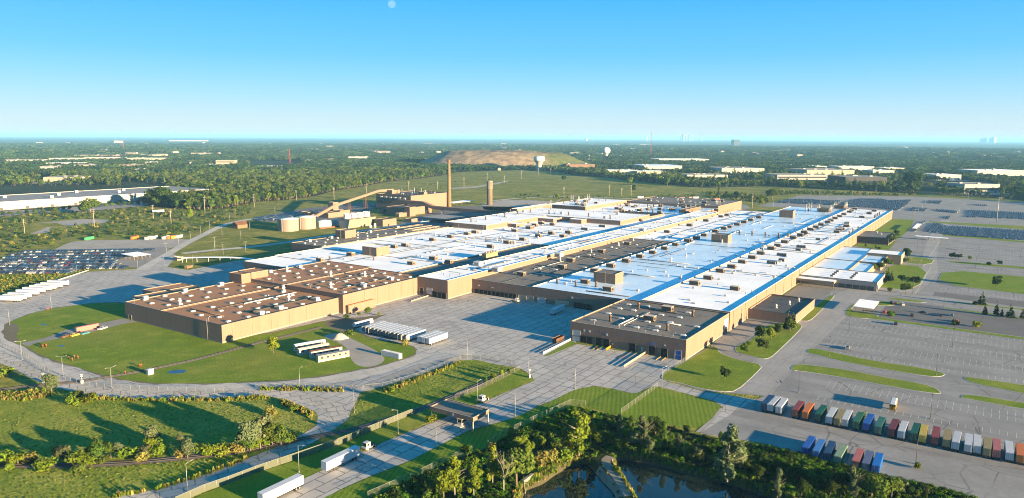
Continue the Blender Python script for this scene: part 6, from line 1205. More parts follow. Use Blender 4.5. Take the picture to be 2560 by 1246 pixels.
p = W('M4', 2285, 910); m = MB(); m.rev([(.5,0),(.25,34)], n=8); m.rev([(1.6,33.6),(1.6,34.4)], n=10); o = tag(m.build('high_mast', M['galv']), 'tallest lighting mast, rising over the packed right hand lot', 'light mast'); o.location = (p[0], p[1], 0)
leftp = sorted([('T1',1640,135),('T1',1745,80),('T1',1525,200),('T1',2045,210),('T1',2250,185),('T1',1968,180),('M1',1905,1085),('M1',2008,1030),('M1',2098,975),('M1',2150,1150),('M1',2222,1040),('M1',2410,1080),('M1',2497,985),('M1',2295,885),('M2',660,780),('M2',190,820)], key=lambda q: TILE[q[0]][0]+q[1]/TILE[q[0]][2])
MEQ = _pole(10.0)
for i, (t, x, y) in enumerate(leftp): p = W(t, x, y); o = bpy.data.objects.new('lamp_post', MEQ); link(o); o.location = (p[0], p[1], 0); o.rotation_euler = (0,0,i*1.3); tag(o, 'pale lamp post near the service road, %s of sixteen' % place_ord(i, 16), 'lamp post', 'lamp posts by the service road')
def _util(h):
    m = MB(); m.rev([(.32,0),(.18,h)], n=7); 
    for z in (h-.6, h-2.8, h-5): m.bar((0,-1.8,z),(0,1.8,z),.16,.16); m.box(-.08,.08,-1.75,-1.6,z-.5,z); m.box(-.08,.08,1.6,1.75,z-.5,z)
    return m.mesh('power_pole', [M['coping_light']])
MEU = _util(21); util = [('M1',248,1025),('M1',945,955),('M1',1535,885),('M1',1712,920),('M1',2050,808),('M1',2543,757),('M2',404,694),('M2',781,680),('M2',1104,640),('M2',1528,590),('M2',1816,580),('M2',2080,556),('M2',2312,490),('M2',2485,513),('M3',97,472),('M3',262,436),('M3',388,425),('M3',1190,660),('M3',972,640),('M3',518,660),('M3',1096,660),('M3',2402,765)]
for i, (t, x, y) in enumerate(util): p = W(t, x, y); o = bpy.data.objects.new('power_pole', MEU); link(o); o.location = (p[0], p[1], 0); o.rotation_euler = (0,0,R_(60)); o.scale = (1,1,.85+.3*((i*37) % 10)/10); tag(o, 'tall power pole of the line across the fields, %s of twenty-two' % place_ord(i, 22), 'power pole', 'power poles across the fields')
def fence(lab, pts, h=2.3, step=4.5, panel='chain_link', name='chain_link_fence', rail=True, post='galv'):
    t = thing(name, lab, 'fence', (pts[0][0], pts[0][1], 0)); ox, oy = pts[0]; P = []; acc = 0
    for (ax, ay), (bx, by) in zip(pts, pts[1:]):
        d = math.hypot(bx-ax, by-ay); k = max(1, round(d/step)); P += [(ax+(bx-ax)*i/k-ox, ay+(by-ay)*i/k-oy) for i in range(k)]
    P.append((pts[-1][0]-ox, pts[-1][1]-oy)); m = MB(); m.rev([(.05,0),(.05,h+.1)], n=5); me = m.mesh('post', [M[post]])
    for x, y in P: o = bpy.data.objects.new('post', me); link(o, t); o.location = (x, y, 0)
    if panel: m = MB(); m.add([(x,y,.05) for x,y in P]+[(x,y,h) for x,y in P], [(i,i+1,len(P)+i+1,len(P)+i) for i in range(len(P)-1)]); P_(t, 'mesh_panel', m, panel)
    if rail: 
        m = MB()
        for a, b in zip(P, P[1:]): m.bar((*a,h), (*b,h), .05, .05)
        P_(t, 'top_rail', m, post)
    return t
fence('chain link fence between loop road and old road, left part', WP('F', [(0,866),(60,892),(112,930),(150,948),(205,962),(280,973),(420,980),(560,984)])); fence('chain link fence between loop road and old road, right part', WP('F', [(640,974),(740,968),(858,975),(906,977)]))
fence('chain link fence along the upper edge of the triangular field', WP('F', [(909,975),(956,970),(1040,946),(1150,900)])); fence('chain link fence across the short yard end of the field', WP('F', [(1151,900),(1180,897),(1265,908),(1292,918)])); fence('chain link fence along the lawn beyond the gate canopy', WP('F', [(1137,1000),(1200,975),(1300,926)]))
fence('pale slatted fence along the left of the gate road', WP('F', [(1040,1036),(1023,1040),(843,1114),(640,1183),(572,1209),(511,1230),(440,1262)]), 2.5, 4, 'slatted_link', 'slatted_fence'); fence('chain link fence between gate lawn and wood, lower part', WP('F', [(920,1246),(1051,1189),(1129,1151),(1180,1130)])); fence('chain link fence between gate lawn and wood, upper part', WP('F', [(1220,1117),(1268,1086),(1285,1078),(1349,1047),(1427,1012),(1463,1015)]))
fence('chain link fence dividing the two striped lawns', WP('F', [(1553,1036),(1644,969)]), 2.3, 3.5); fence('chain link fence curving round the front lawn of the dock building', WP('F', [(1655,944),(1662,935),(1680,925),(1721,900)]), 2.3, 3.5)
def guard_rail(lab, a, b, h=.9, mat='white_paint', step=2.2, name='guard_rail', planks=2):
    t = thing(name, lab, 'railing', (a[0], a[1], 0)); n = max(2, round(math.hypot(b[0]-a[0], b[1]-a[1])/step)); m = MB(); m.box(-.08,.08,-.08,.08,0,h); me = m.mesh('post', [M[mat]])
    for i in range(n+1): o = bpy.data.objects.new('post', me); link(o, t); o.location = ((b[0]-a[0])*i/n, (b[1]-a[1])*i/n, 0)
    for k in range(planks): m = MB(); z = h-.12-k*.42; m.bar((0,0,z),(b[0]-a[0],b[1]-a[1],z),.12,.26); P_(t, 'rail', m, mat)
    return t
guard_rail('white plank railing beside the grass wedge at the docks', W('T3',285,1122), W('T3',540,995), 1.3, planks=3); guard_rail('concrete railing between the two dock bays', W('X',1448,1222), W('X',1765,1018), 1.4, 'coping_light', 2.0, planks=3); guard_rail('white guard rail at the end of the packed left lot', W('L',830,578), W('L',1250,440), .9); guard_rail('low tan wall rail of the ramp beside the high hall', W('l',225,925), W('l',640,790), 1.0, 'coping_light', 3)
for i, (t, a, b, c) in enumerate((('X',(1010,972),(1070,935),'left'),('X',(1068,978),(1120,948),'second'),('X',(1893,1115),(1970,1065),'third'),('X',(1968,1130),(2035,1080),'right hand'))): guard_rail('%s of four yellow dock guide rails before the dock doors' % c, W(t,*a), W(t,*b), .35, 'yellow_paint', 1.6, 'dock_guide', 1)
for i, (t, a, b, c) in enumerate((('X',(1375,1090),(1460,1055),'rusty ramp plate rail lying on the dock apron'),('X',(1700,1065),(1780,1040),'rusty guide rail right of the concrete railing'))): guard_rail(c, W(t,*a), W(t,*b), .35, 'rust', 1.6, 'dock_guide', 1)
guard_rail('yellow stair railing by the twin dock doors', W('X',1200,988), W('X',1262,945), 1.4, 'yellow_paint', 1.2, planks=3)
sheet('grass_wedge', WP('T3', [(300,1135),(545,1000),(600,1025),(420,1100),(320,1140)]), .12, M['lawn'])
for i, (t, x, y) in enumerate((('B1',395,205),('B1',741,212),('B3',160,160))):
    p = W(t, x, y); th = thing('crossing_signal', ('left of two white rail crossing signals on the old road', 'right of two white rail crossing signals on the old road', 'rail crossing sign at the tip of the field')[i], 'rail signal', (p[0], p[1], 0), R_(40)); m = MB(); m.rev([(.12,0),(.09,4.2)], n=7); P_(th, 'mast', m, 'white_paint')
    for a in (45, -45): m = MB(); r = R_(a); m.bar((-.1,-math.cos(r)*.75,3.8-math.sin(r)*.75),(-.1,math.cos(r)*.75,3.8+math.sin(r)*.75),.06,.24); P_(th, 'cross_arm', m, 'white_paint')
    m = MB(); m.box(-.12,-.04,-.7,-.3,2.5,2.9); m.box(-.12,-.04,.3,.7,2.5,2.9); m.bar((-.05,-.6,2.7),(-.05,.6,2.7),.06,.08); P_(th, 'lamp', m, 'black'); m = MB(); m.box(-.6,.6,-.4,.4,0,1.5); P_(th, 'cabinet', m, 'white_paint')
p = W('B1', 1352, 130); th = thing('relay_cabinet', 'white relay cabinet beside the siding on the lawn', 'cabinet', (p[0], p[1], 0)); m = MB(); m.box(-1.3,1.3,-1,1,.15,2.5); m.box(-1.4,1.4,-1.1,1.1,2.5,2.65); m.box(-1.36,1.36,-1.06,1.06,0,.15); P_(th, 'housing', m, 'white_paint'); m = MB(); m.box(-1.33,-1.3,-.5,.5,.3,2.3); P_(th, 'door', m, 'coping_light')
for i, (t, x, y, lab) in enumerate((('T1',390,1058,'cluster of orange valve posts left on the lawn'),('T1',680,1165,'cluster of orange valve posts lower on the lawn'),('T1',1282,1240,'pair of orange valve posts near the siding'),('T1',432,718,'pair of orange valve posts at the yard edge'),('B1',1128,130,'orange buffer block at the end of the siding'))):
    p = W(t, x, y); th = thing('valve_post', lab, 'valve post', (p[0], p[1], .08), 0, 'orange posts on the left lawn'); r = random.Random(i)
    for k in range((6, 6, 2, 2, 1)[i]): m = MB(); xx, yy = r.uniform(-2.4,2.4)*(i < 2)+k*.9*(i in (2,3)), r.uniform(-2.4,2.4)*(i < 2); m.rev([(.22,0),(.22,1.0),(.34,1.05),(.34,1.3),(.1,1.6)], xx, yy, 8); P_(th, 'post', m, 'rust' if k % 3 == 2 else 'orange_paint')
# culvert head wall at the pond
a = Vector(W('B3', 108, 1180, WL)); b_ = Vector(W('B3', 190, 1120, WL)); d = (b_-a).normalized(); rz = math.atan2(d.y, d.x); cu = thing('culvert', 'concrete culvert mouth with a round pipe at the pond edge', 'culvert', (a.x, a.y, WL), rz); w = max(4.0, (b_-a).length); m = MB(); c = (w/2, 1.3); n = 20
m.add([(0,0,-.8),(w,0,-.8),(w,0,3.4),(0,0,3.4)]+[(c[0]+1.25*math.cos(2*math.pi*i/n),0,c[1]+1.25*math.sin(2*math.pi*i/n)) for i in range(n)], [])
ringi = [4+i for i in range(n)]
def quad_ring():
    fs = []; corners = {0: 1, 5: 2, 10: 3, 15: 0}; cc = [2, 3, 0, 1]
    for q in range(4):
        k0 = q*n//4; seg = [ringi[(k0+i) % n] for i in range(n//4+1)]; cur = cc[q]
        for a_, b2 in zip(seg, seg[1:]): fs.append((cur, b2, a_))
        fs.append((cur, cc[(q+1) % 4], seg[-1]))
    return fs
for f in quad_ring(): m.f.append(list(f)); m.m.append(0); m.sm.append(False)
m.box(-.01, w+.01, .4, .9, -.8, 3.4); m.box(-.3, w+.3, -.1, .9, 3.4, 3.7); m.bar((w,.1,1.4),(w+2.6,-1.8,.3),.35,2.2); m.bar((0,.1,1.4),(-1.6,-1.5,.3),.35,2.2); P_(cu, 'headwall', m, 'concrete'); m = MB(); m.tube((c[0],.02,c[1]),(c[0],.39,c[1]),1.24,1.24,20); P_(cu, 'pipe', m, 'dark_opening')
# painted lines of the car parks
pl = MB()
def stalls(x0, x1, y0, y1, rowx, L=5.3, step=2.75):
    for rx in rowx:
        y = y0
        while y < y1:
            if x0 <= rx <= x1: pl.box(rx, rx+L, y-.07, y+.07, .046, .052)
            y += step
stalls(385, 500, -25, 72, [404,421,428,445,452,469,476,488], 5.3); stalls(385, 500, -200, -42, [404,421,428,445,452,469,476,488]); stalls(310, 362, -60, 60, [312,326,345,352], 5.2)
stalls(680, 930, -30, 40, list(range(690, 925, 17))); stalls(680, 930, -300, -40, list(range(690, 925, 17))); stalls(618, 640, -60, 32, [620, 630])
o = pl.build('parking_lines', M['white_line']); tag(o, kind='structure')
pv = MB(); pv.box(512, 515.5, -80, 40, .062, .066); 
ym = MB(); ym.box(373, 566, 95.6, 95.85, .066, .07); ym.box(733, 940, 51.2, 51.4, .07, .074); ym.box(600, 733, 45.2, 45.4, .07, .074); tag(ym.build('edge_line', M['road_paint']), kind='structure')
for nm, x, y, rz in (('U', 345, 90, 90), ('1', 349, 87.5, 90)):
    c = bpy.data.curves.new('road_letter', 'FONT'); c.body = nm; c.size = 4.2; c.extrude = .002; o = link(bpy.data.objects.new('road_letter', c)); xx, yy = W('C', 85 if nm == 'U' else 110, 392 if nm == 'U' else 378); o.location = (xx, yy, .072); o.rotation_euler = (0, 0, R_(-60)); c.materials.append(M['tar']); tag(o, kind='structure')
# ------------------------------------------------------------------ trees and undergrowth
def crown_mb(seed, n, shape, leaf, mt=0):
    """leaf-clump crown; shape: list of (x, y, z, r, rz) lobes"""
    r = random.Random(seed); m = MB(); tot = sum(l[3]**2 for l in shape)
    for (lx, ly, lz, lr, lrz) in shape:
        for _ in range(max(4, int(n*lr*lr/tot))):
            v = Vector((r.gauss(0,1), r.gauss(0,1), r.gauss(0,1)))
            if v.length < 1e-3: continue
            v.normalize(); k = r.uniform(.62, 1.06); p = Vector((lx+v.x*lr*k, ly+v.y*lr*k, lz+v.z*lrz*k))
            nn = (v*.9 + Vector((r.gauss(0,1), r.gauss(0,1), r.gauss(0,1)))*.55 + Vector((0,0,.25))).normalized(); a = nn.orthogonal().normalized(); b_ = nn.cross(a); t = r.uniform(0, math.pi); a, b_ = a*math.cos(t)+b_*math.sin(t), b_*math.cos(t)-a*math.sin(t)
            s = leaf*r.uniform(.6, 1.25); w = s*r.uniform(.55, .9)
            i = len(m.v); m.v += [tuple(p-a*s*.5), tuple(p+b_*w*.5+nn*s*.08), tuple(p+a*s*.5), tuple(p-b_*w*.5-nn*s*.05)]; m.f.append([i,i+1,i+2,i+3]); m.m.append(mt); m.sm.append(False)
    return m
def lobes(seed, kind):
    r = random.Random(seed); L = []
    if kind == 'round':
        for i in range(11): a = r.uniform(0, 6.28); q = r.uniform(.2, 1)*2.1; z = r.uniform(2.6, 6.6); q *= 1-.09*abs(z-4.4)**1.5; L.append((q*math.cos(a), q*math.sin(a), z, r.uniform(.9,1.6), r.uniform(.8,1.25)))
        L.append((0,0,4.6,1.9,2.0))
    elif kind == 'tall':
        for i in range(15): a = r.uniform(0, 6.28); z = r.uniform(2.2, 11); q = r.uniform(.1,1)*(1.9-.10*abs(z-5.5)**1.3); L.append((q*math.cos(a), q*math.sin(a), z, r.uniform(.55,1.15), r.uniform(.8,1.6)))
        L.append((0,0,6,1.0,3.2))
    elif kind == 'spread':
        for i in range(13): a = r.uniform(0, 6.28); q = r.uniform(.3,1)*3.0; z = r.uniform(2.4, 6.0); L.append((q*math.cos(a), q*math.sin(a), z, r.uniform(.8,1.4), r.uniform(.6,1.0)))
        L.append((0,0,4.2,2.0,1.6))
    elif kind == 'conifer':
        for i in range(13):
            z = .9+i*.58; rr = 2.0*(1-(z-.5)/8.6)
            for k in range(max(1, int(rr*3.2))): a = r.uniform(0, 6.28); L.append((rr*.6*math.cos(a), rr*.6*math.sin(a), z, max(.22, rr*.42), .36))
    elif kind == 'shrub':
        for i in range(7): a = r.uniform(0, 6.28); q = r.uniform(0,1)*1.0; L.append((q*math.cos(a), q*math.sin(a), r.uniform(.5,1.4), r.uniform(.5,.85), r.uniform(.45,.8)))
    elif kind == 'mound':
        for i in range(9): a = r.uniform(0, 6.28); q = r.uniform(0,1)*1.5; L.append((q*math.cos(a), q*math.sin(a), r.uniform(.2,.8), r.uniform(.6,1.0), r.uniform(.4,.7)))
    return L
def trunk_mb(seed, h, r0, kind, mt=0):
    r = random.Random(seed); m = MB(); m.tube((0,0,-.3), (r.uniform(-.1,.1), r.uniform(-.1,.1), h*.55), r0, r0*.62, 7, mt); 
    if kind in ('round', 'spread', 'tall', 'bare'):
        for i in range(6 if kind != 'bare' else 13):
            a = r.uniform(0, 6.28); z = h*r.uniform(.28, .6); e = Vector((math.cos(a)*h*.26, math.sin(a)*h*.26, z+h*r.uniform(.16,.36))); m.tube((0,0,z), e, r0*.42, r0*.1, 5, mt)
            if kind == 'bare':
                for k in range(4): e2 = e + Vector((r.uniform(-1,1), r.uniform(-1,1), r.uniform(.2,1.3))); m.tube(e, e2, r0*.12, r0*.04, 4, mt)
    m.tube((0,0,h*.55), (0,0,h*.92), r0*.6, r0*.12, 6, mt); return m
HGT = dict(round=7.2, tall=11.8, spread=6.8, conifer=8.4, shrub=2.0, mound=1.5, bare=8.0)
TP = {}
def tree_proto(kind, leafmat, n, leaf, nv=3):
    key = (kind, leafmat); TP[key] = []
    for v in range(nv):
        sd = hash((kind, leafmat, v)) % 9973 if False else (sum(map(ord, kind+leafmat))*7+v*31)
        cm_ = crown_mb(sd, n, lobes(sd, kind), leaf).mesh('crown', [M[leafmat]]) if kind != 'bare' else None
        tm = trunk_mb(sd+1, HGT[kind], .10 if kind in ('shrub','mound') else .2, kind).mesh('trunk', [M['pale_bark' if kind in ('tall','bare') else 'bark']]); TP[key].append((cm_, tm))
for k, mats_ in (('round', ('leaf_mid','leaf_dark','leaf_yellow','leaf_grey','leaf_dry')), ('tall', ('leaf_yellow','leaf_grey','leaf_mid')), ('spread', ('leaf_dark','leaf_mid')), ('conifer', ('leaf_conifer',)), ('shrub', ('leaf_mid','leaf_yellow','leaf_grey','leaf_dry','leaf_dark')), ('bare', ('leaf_dry',))):
    for mm in mats_: tree_proto(k, mm, dict(round=1900, tall=2500, spread=1700, conifer=1500, shrub=520, bare=0)[k], dict(round=.62, tall=.58, spread=.62, conifer=.5, shrub=.36, bare=.4)[k])
TR = random.Random(23); NT = {}
def tree(x, y, h, kind, leafmat, label, group=None, cat=None, wide=1.0, z=0):
    v = TR.choice(TP[(kind, leafmat)]); s = h/HGT[kind]; nm = {'conifer': 'conifer_tree', 'shrub': 'shrub', 'bare': 'bare_tree'}.get(kind, 'leafy_tree')
    t = thing(nm, label, cat or {'shrub': 'shrub'}.get(kind, 'tree'), (x, y, z), TR.uniform(0, 6.28), group); t.scale = (s*wide, s*wide, s)
    o = bpy.data.objects.new('trunk', v[1]); link(o, t)
    if v[0]: o = bpy.data.objects.new('crown', v[0]); link(o, t)
    return t
def tpx(t, x, yb, yt, kind, leafmat, label, group=None, wide=1.0, z=0):
    p = W(t, x, yb, z); o = TILE[t]; L = math.hypot(*p); dep = math.atan2(CAMH, L); h = (yb-yt)/o[2]*math.hypot(L, CAMH)/FOC/math.cos(dep)*(1.1 if t in ('B2','B3','B4') else 1.03)
    return tree(p[0], p[1], max(1.0, h*.97), kind, leafmat, label, group, None, wide, z)
WOOD = [('B3',600,865,505,'tall','leaf_yellow',1.25,'big sunlit yellow green cottonwood above the head of the left pool'),('B3',500,840,560,'tall','leaf_yellow',.8,'slim yellow green tree left of the big cottonwood'),('B3',710,760,520,'tall','leaf_yellow',.85,'bright leaning tree right of the big cottonwood'),('B3',960,720,520,'tall','leaf_grey',.8,'grey green tree under the foot of the lawn fence'),('B3',1080,690,530,'tall','leaf_mid',.8,'short yellow tipped tree right of the lawn fence foot'),('B3',1190,790,545,'tall','leaf_grey',1.1,'dense grey green tree below the middle of the striped lawn'),('B3',1365,790,590,'tall','leaf_mid',1.0,'taller tree below the lower corner of the striped lawn'),('B3',1290,700,540,'round','leaf_dark',1.0,'dark round tree against the striped lawn'),('B3',1570,660,600,'round','leaf_dark',1.4,'dark squat tree at the lower corner of the striped lawn'),('B3',1500,870,700,'tall','leaf_grey',1.0,'pale tree over the middle of the right pool'),('B3',1740,900,770,'round','leaf_mid',1.0,'rounded tree left of the large grey green tree'),('B3',1935,1085,690,'tall','leaf_grey',1.35,'large grey green tree with a pale trunk at the right pool'),('B3',2050,1000,830,'round','leaf_grey',1.0,'lower grey crown right of the large grey green tree'),('B3',1880,760,655,'round','leaf_mid',.8,'small tree behind the large grey green tree'),
 ('B3',140,1010,740,'tall','leaf_yellow',1.0,'yellow green tree above the culvert'),('B3',40,1150,830,'round','leaf_mid',1.0,'leafy tree at the left of the culvert'),('B3',460,900,790,'shrub','leaf_yellow',.9,'yellow shrub on the bank left of the cottonwood'),('B3',370,930,820,'shrub','leaf_dry',1.0,'orange tinted shrub on the left pool bank'),('B3',270,960,840,'shrub','leaf_dry',1.1,'dry shrub between the culvert tree and the bank'),
 ('B2',1790,1240,920,'tall','leaf_yellow',1.1,'bright lime tree leftmost of the pond wood'),('B2',1960,1246,950,'tall','leaf_yellow',1.0,'lime tree second from the left of the pond wood'),('B2',2130,1130,840,'tall','leaf_yellow',1.0,'tall pale lime tree by the bare trunk'),('B2',1690,1260,1030,'round','leaf_yellow',.9,'low lime crown at the very edge of the pond wood'),('B2',2230,1200,860,'bare','leaf_dry',.7,'bare pale trunk standing among the lime trees'),('B2',1900,880,770,'round','leaf_mid',1.2,'round bush tree by the fence gap'),('B2',2120,820,760,'shrub','leaf_dry',1.0,'dry shrub at the fence corner below the gate'),('B2',1250,1235,1180,'shrub','leaf_dark',1.2,'dark shrub by the lower fence'),('B2',1530,1255,1190,'shrub','leaf_mid',1.3,'green shrub left of the lime trees'),('B2',2290,700,620,'round','leaf_yellow',.9,'yellow bush at the end of the upper fence'),
 ('B4',80,1250,1030,'tall','leaf_grey',.9,'grey tree at the left of the lower right wood'),('B4',770,1250,1020,'tall','leaf_grey',1.0,'pale tree with bare twigs under the short container row'),('B4',930,1260,1060,'round','leaf_mid',1.2,'broad tree right of the twiggy pale tree'),('B4',1110,1255,1090,'round','leaf_mid',1.0,'sunlit tree below the cracked pavement'),('B4',1420,1265,1150,'tall','leaf_mid',.9,'last slim tree of the wood at the lower right'),('B4',300,1240,1120,'round','leaf_dark',1.2,'dark tree in the ivy under the blue containers'),('B4',560,1230,1120,'round','leaf_dark',1.2,'dark tree in the ivy under the pale green container'),('B4',200,880,820,'shrub','leaf_dark',1.2,'dark bush on the hedge by the blue containers'),('B4',840,545,470,'shrub','leaf_yellow',.6,'small yellow weed bush between two white containers'),('B4',1220,612,562,'shrub','leaf_yellow',.7,'small yellow weed bush behind the green container'),('B4',1332,982,932,'shrub','leaf_yellow',.8,'bright bush at the foot of the lamp between the rows')]
for t, x, yb, yt, k, mm, w, lab in WOOD: tpx(t, x, yb, yt, k, mm, lab, 'trees of the pond wood' if k != 'shrub' else 'shrubs of the pond wood', w, 0 if k != 'x' else 0)
r_ = random.Random(91); more = []
for (t, x0, y0, x1, y1, n, kinds, what) in (('B3',760,760,1420,830,9,('leaf_grey','leaf_yellow','leaf_mid'),'between the big cottonwood and the right pool'),('B3',1420,860,1860,960,8,('leaf_dark','leaf_mid','leaf_grey'),'along the far bank of the right pool'),('B3',2080,960,2330,1080,5,('leaf_dark','leaf_mid'),'right of the large grey green tree'),('B4',0,1010,560,1200,8,('leaf_dark','leaf_mid'),'in the ivy below the blue containers'),('B4',560,1130,1400,1260,9,('leaf_mid','leaf_dark','leaf_grey'),'below the cracked pavement at the lower right'),('B2',1480,1150,1760,1240,5,('leaf_yellow','leaf_mid'),'left of the lime trees by the lower fence'),('B3',0,760,420,880,6,('leaf_mid','leaf_yellow'),'on the bright slope left of the cottonwood')):
    P0 = sorted((x0+(x1-x0)*(i+r_.uniform(.2,.8))/n, y0+(y1-y0)*((i+.5)/n if t in ('B4',) or what.startswith('along') else r_.random())) for i in range(n))
    for i, (x, y) in enumerate(P0): tpx(t, x, y, y-r_.uniform(70,125), *(lambda c: (('tall' if c != 'leaf_dark' and r_.random() < .4 else 'round'), c))(r_.choice(kinds)), 'tree %s, %s of %s' % (what, place_ord(i, n), ('','','','','','five','six','','eight','nine')[n]), 'trees of the pond wood', r_.uniform(.95,1.3))
HEDGE = [(20,935,840,'shrub','leaf_yellow'),(70,1000,950,'shrub','leaf_yellow'),(165,935,850,'shrub','leaf_yellow'),(300,930,850,'shrub','leaf_dry'),(400,995,900,'shrub','leaf_yellow'),(515,900,800,'round','leaf_dry'),(565,925,790,'round','leaf_grey'),(650,945,845,'shrub','leaf_mid'),(745,950,845,'shrub','leaf_yellow'),(700,1020,950,'shrub','leaf_mid'),(800,900,800,'round','leaf_mid'),(875,900,740,'round','leaf_mid'),(940,920,860,'shrub','leaf_mid'),(1000,890,755,'round','leaf_mid'),(1090,890,775,'round','leaf_grey'),(1160,890,790,'shrub','leaf_yellow'),(1260,920,835,'shrub','leaf_dry'),(1300,880,780,'round','leaf_grey'),(1362,840,720,'round','leaf_yellow'),(1368,770,620,'round','leaf_grey'),(1430,850,750,'shrub','leaf_yellow'),(1625,760,680,'round','leaf_grey'),(1690,890,740,'round','leaf_grey'),(1640,880,800,'shrub','leaf_dry'),(1862,865,765,'shrub','leaf_yellow'),(1990,855,772,'shrub','leaf_yellow'),(2090,840,770,'shrub','leaf_dry'),(2200,830,660,'round','leaf_mid'),(2255,820,580,'round','leaf_grey'),(2150,830,740,'shrub','leaf_dry')]
for i, (x, yb, yt, k, mm) in enumerate(HEDGE): tpx('B1', x, yb, yt, k, mm, '%s bush in the row along the dark railway, %s of thirty' % ({'leaf_yellow':'yellow green','leaf_dry':'dry olive','leaf_grey':'silver grey','leaf_mid':'green','leaf_dark':'dark'}[mm], place_ord(i, 30)), 'bushes along the dark railway', 1.15)
